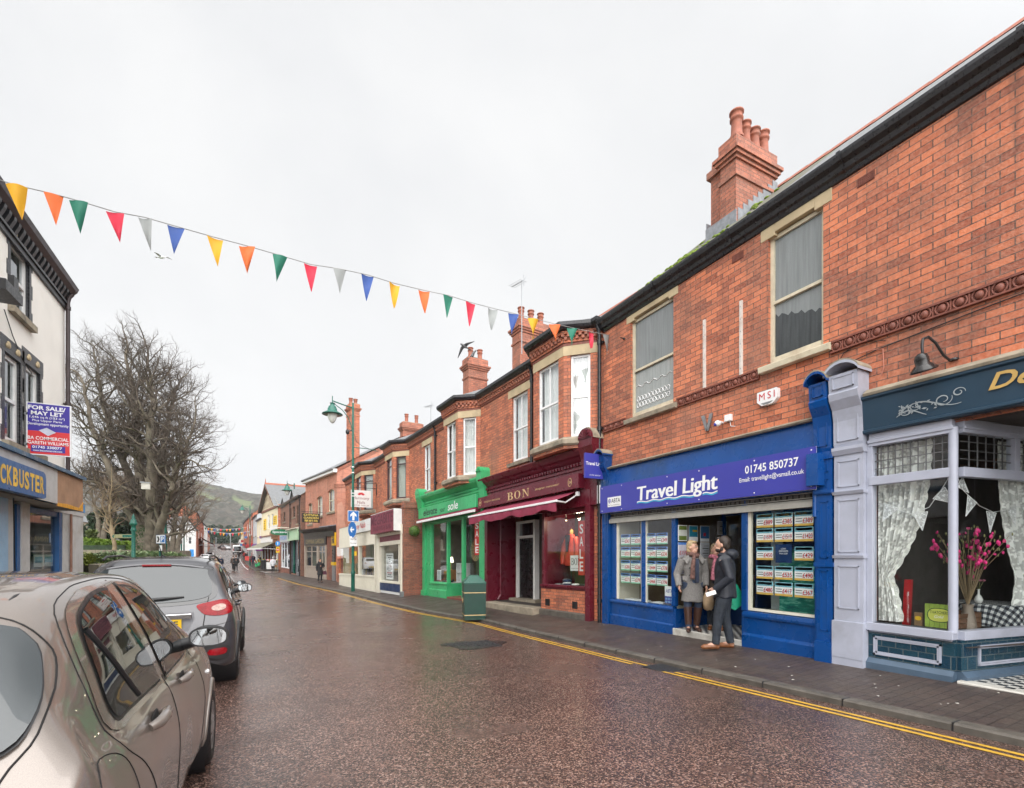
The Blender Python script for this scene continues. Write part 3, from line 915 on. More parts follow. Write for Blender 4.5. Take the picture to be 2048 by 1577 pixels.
strip_thing(5.39,4.42,5.64,'upright white batten screwed to the brick beside the large frosted window')
t=thing('burglar_alarm','white burglar alarm box lettered MSI in red on the brick wall','alarm',A.pt(4.9,0,3.8))
mb=MB(A);mb.prism([(4.72,3.86),(4.80,3.79),(4.98,3.79),(5.06,3.86),(5.06,4.0),(5.05,4.015),(4.73,4.015),(4.72,4.0)],1,.0,.07,UPVC);mb.build('case',t,bevel=.015)
mb=MB(A);mb.prism([(4.79,3.83),(4.84,3.805),(4.94,3.805),(4.99,3.83)],1,.07,.078,GREYM);mb.build('vent_strip',t)
mb=MB(A);mb.text('MSI',5.02,4.76,3.875,3.985,.0735,TRED,.0,0,spacing=1.4);mb.build('lettering',t)
t=thing('v_shaped_bracket','pale grey V of two metal plates fixed to the brick over the blue fascia','bracket',A.pt(6.05,0,3.64))
for a,b in((6.15,6.06),(5.97,6.05)):
 mb=MB(A);mb.quad
 mb.prism([(a-.035,3.93),(a+.035,3.93),(b+.02,3.64),(b-.02,3.64)],1,.02,.045,GREYM);mb.build('plate',t)
t=thing('security_camera','small white and blue security camera with a junction box beside it on the brick','camera',A.pt(5.68,0,3.7))
mb=MB(A);mb.box(5.56,5.68,0,.06,3.71,3.82,UPVC);mb.build('junction_box',t,bevel=.006)
mb=MB(A);mb.tube([(5.76,.0,3.72),(5.76,.09,3.73)],.018,UPVC,8);mb.ell((5.77,.11,3.70),(.045,.06,.05),UPVC);mb.ell((5.785,.15,3.68),(.03,.03,.03),SIGNB);mb.build('lens_housing',t)
mb=MB(A);mb.tube([(5.68,.02,3.78),(5.72,.03,3.70),(5.75,.03,3.73)],.006,UPVC,5);mb.tube([(5.6,.02,3.71),(5.58,.02,3.62),(5.5,.02,3.6)],.006,UPVC,5);mb.build('cable',t)
drainpipe(A,9.06,.09,-.12,6.74,'black downpipe in the corner between the maroon shop and the blue shop')
mb=MB(A);mb.tube([(4.0,.02,4.0),(3.4,.02,4.10),(2.4,.02,4.17),(1.0,.02,4.24),(-2,.02,4.33)],.007,BLACK,5)
mb.tube([(3.95,.02,3.98),(3.8,.02,4.2),(3.6,.02,4.28),(3.3,.02,4.18)],.005,BLACK,5)
tag(mb.build('wall_cable',None,A.pt(3,0,4.1)),'thin black cable looping along the brick above the cafe sign','cable')
mb=MB(A);mb.tube([(3.35,.015,3.75),(3.32,.02,3.85),(3.33,.02,4.08),(3.45,.02,4.12),(3.6,.02,4.12)],.007,pm('brick_red_cable',(.4,.15,.1),.6),5)
tag(mb.build('wall_cable',None,A.pt(3.4,0,3.9)),'brick coloured cable bent down to the lilac pillar','cable')
sf=MB(A)
sf.box(6.84,8.72,-.05,.03,-.3,.38,BLUE)
sf.prism([(.03,-.3),(.055,-.3),(.055,.10),(.03,.13)],0,6.84,8.72,BLUE)
sf.prism([(-.05,.38),(.06,.38),(.065,.42),(.05,.455),(-.05,.47)],0,6.84,8.72,BLUE)
sf.box(6.80,6.84,-1.3,.029,-.3,.42,BLUE);sf.box(6.80,6.90,-.045,.035,.47,2.30,BLUE);sf.box(7.64,7.75,-.045,.02,.47,2.3,BLUE);sf.box(8.56,8.72,-.045,.02,.47,2.3,BLUE)
shopfront=sf.build('shopfront',nb,bevel=.006);sf=MB(A)
sf.box(4.12,5.33,-.05,.03,-.3,.50,BLUE)
sf.prism([(.03,-.3),(.075,-.3),(.075,.16),(.03,.20)],0,4.12,5.33,BLUE)
sf.prism([(-.05,.45),(.06,.45),(.065,.49),(.05,.54),(-.05,.555)],0,4.12,5.33,BLUE)
sf.box(5.33,5.37,-1.3,.029,-.3,.52,BLUE)
sf.box(5.27,5.37,-.045,.035,.55,2.36,BLUE)
sf.box(4.10,4.14,-.045,.02,.55,2.3,BLUE)
sf.build('shopfront',nb,bevel=.006)
mb=MB(A)
mb.prism([(-.02,2.36),(.12,2.36),(.12,2.95),(.06,3.36),(-.02,3.36)],0,4.0,8.80,BLUE)
mb.prism([(-.02,3.36),(.13,3.36),(.15,3.385),(.13,3.40),(-.02,3.45)],0,4.0,8.8,STONED)
mb.build('fascia',shopfront)
def pilaster(l0,l1,o,h0,h1,mat,panels,base=.22):
 mb=MB(A)
 mb.box(l0,l1,-.02,o,h0,h1,mat)
 mb.box(l0-.012,l1+.012,-.02,o+.035,h0,h0+base,mat)
 for(a,b)in panels:
  w_=.014
  for(x0,x1,z0,z1)in((l0+.05,l1-.05,a,a+w_),(l0+.05,l1-.05,b-w_,b),(l0+.05,l0+.05+w_,a,b),(l1-.05-w_,l1-.05,a,b)):
   mb.box(x0,x1,o,o+.012,z0,z1,mat)
 return mb
def console(l0,l1,o,h0,h1,mat,top=STONED):
 """scrolled bracket with a curved cap"""
 mb=MB(A);H=h1-h0
 prof=[(-.02,h0),(o,h0),(o+.015,h0+.05*H),(o+.02,h0+.35*H),(o+.05,h0+.5*H),(o+.12,h0+.62*H),(o+.14,h0+.70*H),(o+.12,h0+.73*H),(o+.14,h0+.95*H),(-.02,h0+.95*H)]
 mb.prism(prof,0,l0,l1,mat)
 w_=.012
 for(a,b,oo)in((h0+.08*H,h0+.42*H,o+.016),(h0+.76*H,h0+.92*H,o+.13)):
  for(x0,x1,z0,z1)in((l0+.05,l1-.05,a,a+w_),(l0+.05,l1-.05,b-w_,b),(l0+.05,l0+.05+w_,a,b),(l1-.05-w_,l1-.05,a,b)):
   mb.box(x0,x1,oo-.02,oo+.016,z0,z1,mat)
 c=(l0+l1)/2;n=10;e=.035;ww=(l1-l0)/2+e
 arc=[(c+ww*cos(PI*i/n)*1.0,h0+.94*H+.13*H*max(0,sin(PI*i/n))**1.5)for i in range(n+1)]
 arc2=[(x,z+.035)for x,z in arc]
 mb.prism(arc+arc2[::-1],1,-.02,o+.2,mat)
 mb.prism([(x,z+.0353)for x,z in arc]+[(x,z+.055)for x,z in arc][::-1],1,-.02,o+.2,top)
 return mb
pilaster(8.74,8.95,.10,-.3,2.9,BLUE,((.1,.9),(1.1,2.6)),.16).build('pilaster',shopfront)
console(8.72,8.98,.10,2.9,3.72,BLUE).build('console',shopfront)
pilaster(3.885,4.09,.14,-.35,2.88,BLUE,((.42,1.25),(1.42,2.2),(2.3,2.5),(2.6,2.8)),.62).build('pilaster',shopfront)
console(3.885,4.12,.14,2.88,3.86,BLUE).build('console',shopfront)
mb=MB(A)
mb.prism([(-.02,2.30),(.17,2.30),(.18,2.32),(.18,2.36),(-.02,2.36)],0,3.87,4.11,BLUE);mb.box(3.87,4.11,-.02,.165,2.78,2.88,BLUE);mb.box(3.86,4.12,-.02,.16,1.30,1.36,BLUE)
mb.box(4.0,4.14,.0,.10,-.35,2.36,BLUE)
mb.box(3.98,4.14,.10,.30,2.42,2.86,BLUE);mb.tube([(4.12,.13,2.0),(4.12,.13,2.45)],.03,BLUE,8)
mb.build('moulding',shopfront)
mb=MB(A);SHUT=pm('shutter_grey',(.42,.41,.37),.5,.12,8,.1)
mb.box(4.14,8.72,.03,.085,2.145,2.23,SHUT);mb.box(4.14,8.72,.025,.05,2.23,2.26,SHUT)
mb.build('shutter_rail',shopfront,bevel=.006)
mb=MB(A);LAT=pm('shutter_lattice',(.10,.095,.085),.5,.2,8,.1)
mb.box(4.14,8.72,.0,.025,2.23,2.40,DARKIN)
for r in range(2):
 z=2.275+r*.07
 mb.box(4.14,8.72,.026,.04,z,z+.012,SHUT)
 for k in range(52):
  x=4.14+k*.0895+r*.044
  if x<8.6:mb.box(x+.01,x+.07,.026,.045,z+.016,z+.062,LAT)
mb.build('shutter_lattice',shopfront)
for(a,b,c,d)in((6.9,7.64,.47,2.15),(7.75,8.56,.47,2.15),(4.14,5.27,.555,2.2)):
 mb=MB(A);mb.quad((a,-.01,c),(b,-.01,c),(b,-.01,d),(a,-.01,d),GLASS);mb.build('window_pane',shopfront,normals=False)
mb=MB(A)
mb.box(5.22,5.27,-.05,.0,.56,2.2,CREAM);mb.box(4.14,5.22,-.05,.0,.56,.60,CREAM);mb.box(8.50,8.56,-.05,-.002,.47,2.15,CREAM);mb.box(6.9,6.93,-.05,-.002,.47,2.15,CREAM);mb.box(7.62,7.64,-.05,-.002,.47,2.15,CREAM);mb.box(7.75,7.78,-.05,-.002,.47,2.15,CREAM)
mb.build('window_trim',shopfront)
TILEW=pm('worn_white_step',(.55,.53,.48),.5,.12,6,.1,dirt=(.3,.27,.22))
SEA=pm('sea_green_backdrop',(.012,.15,.12),.5,.5,5,0)
def m_sea():
 m,nt,bs=nodes('printed_sea_backdrop')
 co=coords(nt,'Object');mp_=nt.nodes.new('ShaderNodeMapping');mp_.inputs['Rotation'].default_value=(0,.5,1.1);mp_.inputs['Scale'].default_value=(2,2,7)
 nt.links.new(co,mp_.inputs[0]);f=noise(nt,mp_.outputs[0],1.6,6,.6)
 c=ramp(nt,[(.35,(.006,.10,.11)),(.52,(.02,.28,.22)),(.6,(.2,.62,.5)),(.64,(.03,.32,.25)),(.8,(.012,.15,.14))],f)
 nt.links.new(c,bs.inputs['Base Color']);bs.inputs['Roughness'].default_value=.4
 return m
SEAM=m_sea()
room(A,shopfront,4.12,8.7,-.05,-4.2,-.02,2.6,BROWNIN,pm('carpet',(.09,.075,.06),.95),'shop_interior')
mb=MB(A)
mb.box(6.9,8.7,-.7,-.055,.30,.40,CREAM);mb.box(4.14,5.28,-.7,-.055,.42,.545,CREAM)
mb.box(8.60,8.64,-.7,-.06,.4,2.2,CREAM)
mb.build('window_bed',shopfront)
mb=MB(A);mb.box(4.13,5.0,-.42,-.40,.56,1.55,SEAM);mb.box(4.13,4.9,-.43,-.41,1.55,2.2,DKBLUE);mb.box(5.0,5.2,-.5,-.48,.56,2.2,pm('grey_panel',(.30,.34,.34),.6));mb.build('backdrop',shopfront)
def m_check(name,sz,a=(.62,.6,.55),b=(.03,.03,.032)):
 m,nt,bs=nodes(name)
 c=nt.nodes.new('ShaderNodeTexChecker');c.inputs['Scale'].default_value=1/sz;c.inputs['Color1'].default_value=(*a,1);c.inputs['Color2'].default_value=(*b,1)
 nt.links.new(coords(nt,'UV'),c.inputs['Vector']);nt.links.new(c.outputs[0],bs.inputs['Base Color']);bs.inputs['Roughness'].default_value=.3
 return m
CHK=m_check('chequer_tiles',.075);CHK2=m_check('mosaic_tiles',.085)
mb=MB(A)
mb.quad((5.37,.0,.055),(6.8,.0,.055),(6.8,-1.3,.075),(5.37,-1.3,.075),CHK)
mb.build('lobby_floor',shopfront)
mb=MB(A);mb.prism([(.0,-.3),(.06,-.3),(.06,.045),(.05,.058),(.0,.058)],0,5.33,6.84,TILEW);mb.build('step',shopfront)
mb=MB(A)
mb.box(5.95,6.8,-1.3,-1.26,.07,.45,DKBLUE);mb.box(6.74,6.8,-1.3,-1.24,.45,2.3,BLUE);mb.box(5.93,5.99,-1.3,-1.24,.07,2.3,BLUE);mb.box(5.37,6.8,-1.3,-1.24,2.22,2.36,DKBLUE)
mb.quad((6.8,-.05,.42),(6.8,-1.3,.42),(6.8,-1.3,2.3),(6.8,-.05,2.3),GLASS)
mb.quad((5.36,-.05,.52),(5.36,-1.3,.52),(5.36,-1.3,2.3),(5.36,-.05,2.3),GLASS)
mb.quad((5.99,-1.27,.45),(6.74,-1.27,.45),(6.74,-1.27,2.22),(5.99,-1.27,2.22),GLASS)
mb.build('lobby_glazing',shopfront,normals=False)
mb=MB(A);mb.box(5.40,5.45,-1.25,-.42,.08,2.2,DKBLUE);mb.box(5.45,5.46,-1.15,-.52,.25,.9,BLUE);dr=mb.build('door',nb,bevel=.005)
mb=MB(A);mb.box(5.455,5.475,-.56,-.51,.95,1.2,GREYM);mb.tube([(5.475,-.535,1.1),(5.51,-.535,1.1),(5.51,-.44,1.1)],.01,GREYM,6);mb.build('handle',dr)
sg=thing('travel_agent_sign','long violet blue signboard with white shop name, phone number and email over the blue shopfront','sign',A.pt(6.4,.2,2.38))
mb=MB(A);mb.box(4.05,8.83,.21,.245,2.375,2.965,SIGNB);mb.box(4.05,8.83,.205,.21,2.37,2.97,UPVC);mb.build('board',sg)
mb=MB(A)
o=.2475
def tb(mbx,s_,z,p0,p1,mat,fr=A,oo=o,**k):
 (u0,v0),(u1,v1)=z(*p0),z(*p1)
 mbx.text(s_,fr.L(u0,oo),fr.L(u1,oo),fr.H(u0,v0,oo),fr.H(u0,z(p0[0],p0[2]if len(p0)>2 else p0[1])[1],oo),oo,mat,**k)
for k in(-1,0,1):
 e=.011*k
 mb.text('Travel',7.61+e,6.56+e,2.545,2.82,o+.0003*k,TWHITE,.004,.06)
 mb.text('Light',6.41+e,5.67+e,2.475,2.83,o+.0003*k,TWHITE,.004,.06)
mb.build('lettering',sg);mb=MB(A)
mb.text('01745 850737',5.14,4.28,2.735,2.86,o,TWHITE,.015)
mb.text('Email: travellight@vsmail.co.uk',5.24,4.20,2.59,2.685,o,TWHITE,.006)
mb.build('lettering',sg)
mb=MB(A)
def wave(l0,l1,z,mat,th=.018,n=36,cyc=4.0):
 pts=[(l0+(l1-l0)*i/n,z+.012*sin(i/n*cyc*2*PI))for i in range(n+1)]
 mb.mesh([(x,o,zz)for x,zz in pts]+[(x,o,zz-th)for x,zz in pts],[(i,i+1,n+2+i,n+1+i)for i in range(n)],mat)
wave(7.62,6.14,2.525,TWHITE);wave(7.62,6.14,2.50,CYAN)
wave(5.97,5.66,2.525,TWHITE,n=12,cyc=1.2);wave(5.97,5.66,2.50,CYAN,n=12,cyc=1.2)
mb.build('wave_underline',sg)
mb=MB(A);mb.box(8.12,8.56,.245,.249,2.49,2.70,UPVC);pl=mb.build('membership_plate',sg)
mb=MB(A);mb.text('ABTA',8.43,8.14,2.575,2.665,.2505,TBLACK,.01);mb.text('The Travel Association',8.54,8.15,2.515,2.54,.2505,TBLACK)
ring=[(8.49+.035*cos(2*PI*i/12),.2505,2.62+.045*sin(2*PI*i/12))for i in range(13)]
mb.tube(ring,.006,SIGNB,4,False);mb.tube([(8.49,.2505,2.575),(8.49,.2505,2.665)],.004,SIGNB,4);mb.tube([(8.455,.2505,2.62),(8.525,.2505,2.62)],.004,SIGNB,4)
mb.build('plate_lettering',pl)
mb=MB(A)
for l in(8.76,8.1,6.8,6.05,4.98,4.1):
 for z in(2.42,2.92):mb.ell((l,.246,z),(.012,.006,.012),UPVC,8,4)
mb.build('fixing_cap',sg)
ps=thing('projecting_sign','small violet projecting sign beside the maroon shop, with a white edge','sign',A.pt(8.9,.4,3.15))
mb=MB(A);mb.box(8.88,8.93,.10,.62,3.16,3.72,SIGNB);bd_=mb.build('board',ps)
mb=MB(A);mb.box(8.87,8.94,.07,.1,3.14,3.74,UPVC);mb.tube([(8.9,0,3.6),(8.9,.1,3.6)],.015,GREYM,6);mb.tube([(8.9,0,3.3),(8.9,.1,3.3)],.015,GREYM,6);mb.build('frame',ps)
QF=Fr(A.pt(8.88,0,0)[:2],(A.pt(8.88,0,0)[0]+5,A.pt(8.88,0,0)[1]))
mb=MB()
mt=MB(A)
def tx_end(string,o0,o1,z0,z1,l,mat,bold=0):
 """lettering on a face that looks back along the street (normal -l)"""
 q=MB();q.text(string,0,1,0,1,0,mat,bold)
 pts=[A.pt(l,o0+(o1-o0)*p[0],z0+(z1-z0)*p[2])for p in q.v]
 mt2.mesh(pts,q.f,mat)
mt2=MB()
tx_end('Travel Light',.60,.12,3.43,3.53,8.8785,TWHITE,.02);tx_end('01745 850737',.50,.2,3.22,3.245,8.8785,TWHITE)
mt2.build('lettering',ps)
mb=MB(A);mb.box(8.99,9.12,.02,.12,2.62,3.05,UPVC)
tag(mb.build('alarm_box',None,A.pt(9.05,.05,2.62),bevel=.01),'plain white box on the brick pier under the small violet projecting sign','alarm')
CARDW=pm('card_white',(.90,.92,.92),.6,.03,5,0);CARDB=pm('card_aqua',(.26,.60,.72),.6,.3,9,0);CARDY=pm('card_sand',(.72,.46,.10),.6,.15,9,0);CARDV=pm('card_blue',(.10,.24,.62),.6,.2,9,0);CARDG=pm('card_green',(.22,.55,.36),.6,.2,9,0)
def card(l,h,w_,hh,price,label,near=True,group=None,oo=-.03):
 mb=MB(A);x0,x1=l+w_/2,l-w_/2
 mb.box(x1,x0,oo-.004,oo,h,h+hh,CARDW)
 f=oo+.0015
 def r_(a,b,c,d,m_):mb.quad((x0-a*w_,f,h+c*hh),(x0-b*w_,f,h+c*hh),(x0-b*w_,f,h+d*hh),(x0-a*w_,f,h+d*hh),m_)
 if near:
  r_(0,1,.66,1,CARDB);r_(.05,.95,.76,.95,CARDW);r_(0,1,0,.16,CARDY);r_(.52,.98,.34,.40,CARDB)
 else:
  r_(0,1,.72,1,CARDV);r_(.08,.9,.80,.93,CARDW);r_(0,1,0,.12,CARDG);r_(.05,.75,.62,.68,CARDG)
 f2=oo+.003;f_old=f
 f=f2
 for k in range(2):r_(.06,.42,.30+.17*k,.345+.17*k,TBLACK)
 mb.text(price,x0-w_*.44,x0-w_*.97,h+hh*.2,h+hh*.54,oo+.0035,TRED,.02)
 return tag(mb.build('price_card',None,A.pt(l,oo,h)),label,'price card',group)
cols=[(1160,1268),(1280,1396),(1410,1533)];rws=[(535,637),(637,738),(765,862),(895,992),(1003,1103)]
PR=[('889','385','389'),('1599','1519','1420'),('450',None,'429'),('1599','535','490'),('480','417','367')]
rown=['top row','second row','middle row','fourth row','bottom row'];coln=['left','centre','right']
for r,(y0,y1)in enumerate(rws):
 for c,(x0,x1)in enumerate(cols):
  u0,_=zA(x0,0);u1,_=zA(x1,0);la,lb=A.L(u0,-.03),A.L(u1,-.03)
  ur=zA(cols[2][0],0)[0]
  ha,hb=A.H(ur,zA(0,y1-4)[1],-.03),A.H(ur,zA(0,y0+4)[1],-.03)
  if PR[r][c]:
   card((la+lb)/2,ha,la-lb,hb-ha,'£'+PR[r][c],f'aqua and sand holiday price card in the right-hand window, {rown[r]}, {coln[c]}',True,'holiday price cards in the right-hand window')
  else:
   mb=MB(A);mb.box(lb+.01,la-.01,-.034,-.03,ha-.04,hb+.04,DKBLUE);l_=(la+lb)/2;w_=la-lb
   for s_,a,b in(('LOW',.8,.92),('DEPOSITS',.62,.74),('from £50',.44,.56)):
    mb.text(s_,l_+w_*.3,l_-w_*.3,ha+(hb-ha)*a,ha+(hb-ha)*b,-.0285,TWHITE,.01,keep=True)
   tag(mb.build('deposit_notice',None,A.pt(l_,-.03,ha)),'dark navy notice reading LOW DEPOSITS from £50 among the price cards','notice')
cols=[(270,328),(335,397),(430,497),(503,575)];rws=[(690,757),(772,838),(857,922),(940,1003)]
PF=[('365','255','470','349'),('321','266','473','236'),('281','226','444','778'),('271','279','466','196')]
rown=['top','second','third','bottom'];coln=['first','second','third','fourth']
for r,(y0,y1)in enumerate(rws):
 for c,(x0,x1)in enumerate(cols):
  la,lb=A.L(zA(x0,0)[0],-.03),A.L(zA(x1,0)[0],-.03)
  ur=zA(cols[0][0],0)[0]
  ha,hb=A.H(ur,zA(0,y1)[1],-.03),A.H(ur,zA(0,y0)[1],-.03)
  card((la+lb)/2,ha,la-lb,hb-ha,'£'+PF[r][c],f'small blue and green price card in the left-hand window, {rown[r]} row, {coln[c]} from the left',False,'holiday price cards in the left-hand window')
XF=Fr(A.pt(6.79,-1.3,0)[:2],A.pt(6.79,0,0)[:2])
for x0,x1,ya,yb,kind,c,lab in((645,705,625,730,'g',(.62,.64,.58),'white poster with two green landscape photographs, on the lobby glass'),(715,775,628,733,'c',(.02,.24,.36),'teal poster with a pale sandy curve, on the lobby glass'),(790,850,630,735,'p',(.04,.16,.36),'blue poster with a pink dot, on the lobby glass'),(645,705,740,840,'r',(.66,.64,.72),'white handwritten notice with a red price, on the lobby glass'),(790,850,740,840,'t',(.52,.55,.58),'pale grey timetable poster, upper one, on the lobby glass'),(645,703,850,950,'t',(.55,.55,.66),'pale lilac printed notice under the red price, on the lobby glass'),(645,703,960,1050,'t',(.45,.46,.56),'lowest pale lilac notice behind the grey coat, on the lobby glass'),(795,850,850,950,'t',(.48,.52,.56),'pale grey timetable poster, lower one, on the lobby glass'),(905,965,600,690,'t',(.5,.48,.42),'tall printed letter deep in the lobby, above the third person')):
 (u0,v0),(u1,v1)=zA(x0,ya),zA(x1,yb);la,lb_=XF.L(u1,.01),XF.L(u0,.01);ha,hb=XF.H(u0,v1,.01),XF.H(u0,v0,.01);w_,hh=lb_-la,hb-ha
 mb=MB(XF);mb.box(la,lb_,.006,.01,ha,hb,CARDW);cm=pm('poster_%d_%d'%(x0,ya),c,.5,.12,8,0);mb.box(la+.01,lb_-.01,.01,.012,ha+.01,hb-.01,cm)
 def pr(a,b,c_,d,m_):mb.box(la+w_*a,la+w_*b,.012,.0135,ha+hh*c_,ha+hh*d,m_)
 if kind=='g':g=pm('poster_green',(.14,.2,.04),.5);pr(.08,.92,.7,.95,g);pr(.08,.92,.05,.32,g)
 elif kind=='c':pr(.05,.95,.04,.28,CARDW);pr(.1,.6,.6,.72,YELLOWP)
 elif kind=='p':pr(.4,.65,.35,.55,TRED);pr(.05,.95,.04,.2,CARDW)
 elif kind=='r':pr(.0,1,.84,1,CARDV);mb.text('£159',lb_-w_*.12,la+w_*.08,ha+hh*.2,ha+hh*.46,.0138,TRED,.02)
 else:
  for k in range(5):pr(.1,.6+.08*(k*2%4),.1+.16*k,.15+.16*k,TBLACK if k%2 else GREYM)
 tag(mb.build('poster',None,XF.pt(la,0,ha)),lab,'poster')
mb=MB(A);l=7.02;mb.box(l-.11,l+.11,-.03,-.026,.50,.84,CARDW);mb.box(l-.11,l+.11,-.026,-.0245,.5,.64,SIGNB);mb.text('ABTA',l+.08,l-.09,.71,.78,-.0235,SIGNB,.01)
for k in range(3):
 for j in range(2):mb.box(l-.1+k*.07,l-.045+k*.07,-.0245,-.0235,.51+j*.06,.55+j*.06,pm('pale_blue',(.25,.45,.7),.5))
tag(mb.build('membership_notice',None,A.pt(l,-.03,.5)),'white and blue ABTA notice standing in the lower corner of the left window','notice')
rseed(6)
for k,(l,w_)in enumerate(((8.25,.3),(7.95,.26),(7.45,.3))):
 mb=MB(A)
 for q in range(5):mb.box(l-w_/2+runi(-.01,.01),l+w_/2+runi(-.01,.01),-.32,-.1,.405+q*.016,.418+q*.016,CARDW)
 tag(mb.build('brochure_stack',None,A.pt(l,-.2,.405)),['pile of white brochures nearest the maroon shop, on the window bed','middle pile of white brochures on the window bed','pile of white brochures beside the blue notice, on the window bed'][k],'brochures')
CSH=nb
TILE=brickmat('navy_glazed_tiles',(.010,.04,.07),(.02,.075,.105),(.09,.12,.13),.155,.155,.006,(.006,.02,.035),.5,.12,fx=0)
sf=MB(A)
sf.box(2.62,3.47,-.03,.06,.48,.60,LILAC);sf.box(2.60,3.49,-.05,.10,.50,.60,LILAC)
sf.box(2.62,3.47,-.03,.07,2.36,2.47,LILAC);sf.box(2.62,3.47,-.03,.07,2.86,3.02,LILAC)
sf.box(2.6,3.48,-.03,.085,2.90,2.94,LILAC);sf.box(3.43,3.5,-.05,.06,.5,2.9,LILAC)
cf=sf.build('cafe_front',nb,bevel=.006)
mb=MB(A);mb.tube([(2.62,.03,.58),(2.62,.03,2.92)],.045,LILAC,12);mb.build('corner_post',cf)
pilaster(3.5,3.86,.13,-.1,2.85,LILAC,((.75,1.32),(1.5,2.2),(2.37,2.72)),.68).build('pilaster',cf)
for pr_ in([(-.02,2.80),(.15,2.80),(.18,2.86),(.18,2.90),(-.02,2.90)],[(-.02,2.27),(.15,2.27),(.17,2.31),(-.02,2.33)],[(-.02,1.42),(.15,1.42),(.165,1.46),(-.02,1.47)],[(-.02,.10),(.17,.10),(.17,.58),(-.02,.60)]):
 mb=MB(A);mb.prism(pr_,0,3.485,3.87,LILAC);mb.build('moulding',cf)
console(3.50,3.86,.13,2.90,3.9,LILAC).build('console',cf)
mb=MB(A);mb.box(3.5,3.88,-.02,.11,-.3,.10,BR);mb.build('brick_plinth',cf)
mb=MB(A)
mb.prism([(-.02,3.02),(.13,3.02),(.15,3.035),(.15,3.06),(.13,3.07),(.16,3.44),(.19,3.46),(.19,3.49),(-.02,3.49)],0,-6,3.50,NAVY)
mb.build('fascia',cf)
mb=MB(A)
mb.prism([(-.02,3.49),(.20,3.49),(.21,3.52),(.12,3.585),(-.02,3.60)],0,-6,3.47,STONED);mb.build('cornice',cf)
c0=A.pt(2.60,0,0)
CF=Fr((c0[0]+.985*6,c0[1]-.17*6),(c0[0],c0[1]))
CL=CF.len
def cl(x):return CL-x
if CF.n[1]>0:CF.n=(-CF.n[0],-CF.n[1])
for fr,a,b in((A,2.6,3.49),(CF,cl(2.6),cl(0))):
 mb=MB(fr)
 mb.box(a,b,-.12,.045,.14,.50,TILE)
 mb.build('tiled_riser',cf)
 mb=MB(fr);mb.prism([(-.1,-.3),(.10,-.3),(.10,.09),(.05,.145),(-.1,.145)],0,a-(.0 if fr is A else 0),b,pm('slate_blue_paint',(.075,.115,.165),.4,.1,6,.1));mb.build('plinth',cf)
 p0,p1=(2.72,3.42)if fr is A else(cl(2.2),cl(.28))
 mb=MB(fr)
 for e,oo in((0,.062),(.022,.055)):
  for(x0,x1,z0,z1)in((p0+e,p1-e,.195+e,.215+e),(p0+e,p1-e,.41-e,.43-e),(p0+e,p0+.02+e,.195+e,.43-e),(p1-.02-e,p1-e,.195+e,.43-e)):
   mb.box(x0,x1,.045,oo,z0,z1,LILAC)
 mb.build('panel_frame',cf)
mb=MB(CF)
mb.box(cl(2.6),cl(.04),-.06,.06,.50,.60,LILAC);mb.box(cl(2.6),cl(.04),-.04,.05,2.36,2.47,LILAC);mb.box(cl(2.6),cl(.04),-.04,.05,2.86,3.02,LILAC);mb.box(cl(2.6),cl(.04),-.02,.065,2.90,2.93,LILAC)
for x in(1.0,2.3):mb.box(cl(x)-.05,cl(x)+.05,-.04,.045,.6 if x>2 else 2.47,2.86,LILAC)
mb.build('recess_frame',cf,bevel=.005)
for(fr,a,b,c,d)in((A,2.65,3.44,.6,2.37),(A,2.65,3.44,2.47,2.87),(CF,cl(2.3),cl(.06),.6,2.37),(CF,cl(2.3),cl(.06),2.47,2.87)):
 mb=MB(fr);mb.quad((a,0,c),(b,0,c),(b,0,d),(a,0,d),GLASS);mb.build('window_pane',cf,normals=False)
LEADC=pm('window_lead',(.16,.16,.165),.45,.2,20,0,metal=.5)
for fr,a,b,n in((A,2.65,3.44,10),(CF,cl(.95),cl(.06),6),(CF,cl(2.25),cl(1.05),8)):
 mb=MB(fr)
 for k in range(1,n):x=a+(b-a)*k/n;mb.box(x-.005,x+.005,-.006,.006,2.47,2.87,LEADC)
 for k in range(1,4):z=2.47+.4*k/4;mb.box(a,b,-.0055,.0055,z-.005,z+.005,LEADC)
 mb.build('leaded_grid',cf)
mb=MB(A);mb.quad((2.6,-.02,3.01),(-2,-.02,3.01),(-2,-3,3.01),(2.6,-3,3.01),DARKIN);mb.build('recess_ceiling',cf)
mb=MB(A);mb.quad((2.58,.0,.05),(-3,.0,.14),(-3,-5,.14),(2.7,-5,.05),CHK2);mb.build('mosaic_floor',cf)
mb=MB(A);mb.prism([(-.06,-.2),(.10,-.2),(.10,.045),(.09,.056),(-.06,.056)],0,-3,2.56,TILEW);mb.build('step',cf)
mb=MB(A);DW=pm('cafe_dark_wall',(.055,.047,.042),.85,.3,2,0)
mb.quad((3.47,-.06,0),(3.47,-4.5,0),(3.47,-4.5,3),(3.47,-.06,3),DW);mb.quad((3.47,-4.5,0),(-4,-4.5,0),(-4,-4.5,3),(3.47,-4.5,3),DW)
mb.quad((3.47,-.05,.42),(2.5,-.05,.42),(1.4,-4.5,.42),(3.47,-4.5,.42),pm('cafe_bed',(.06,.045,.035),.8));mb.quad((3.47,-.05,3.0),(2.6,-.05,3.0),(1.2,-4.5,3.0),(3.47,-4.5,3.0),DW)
mb.build('shop_interior',cf)
mb=MB(A);mb.box(1.9,2.9,-3.2,-2.9,.45,1.55,pm('dresser_grey',(.20,.20,.20),.6));mb.box(1.95,2.85,-2.9,-2.88,1.55,1.62,pm('dresser_top',(.35,.35,.34),.5))
for k in range(6):mb.box(2.0+k*.14,2.1+k*.14,-2.9,-2.86,1.65,1.8+.03*(k%3),MATS['dresser_top'])
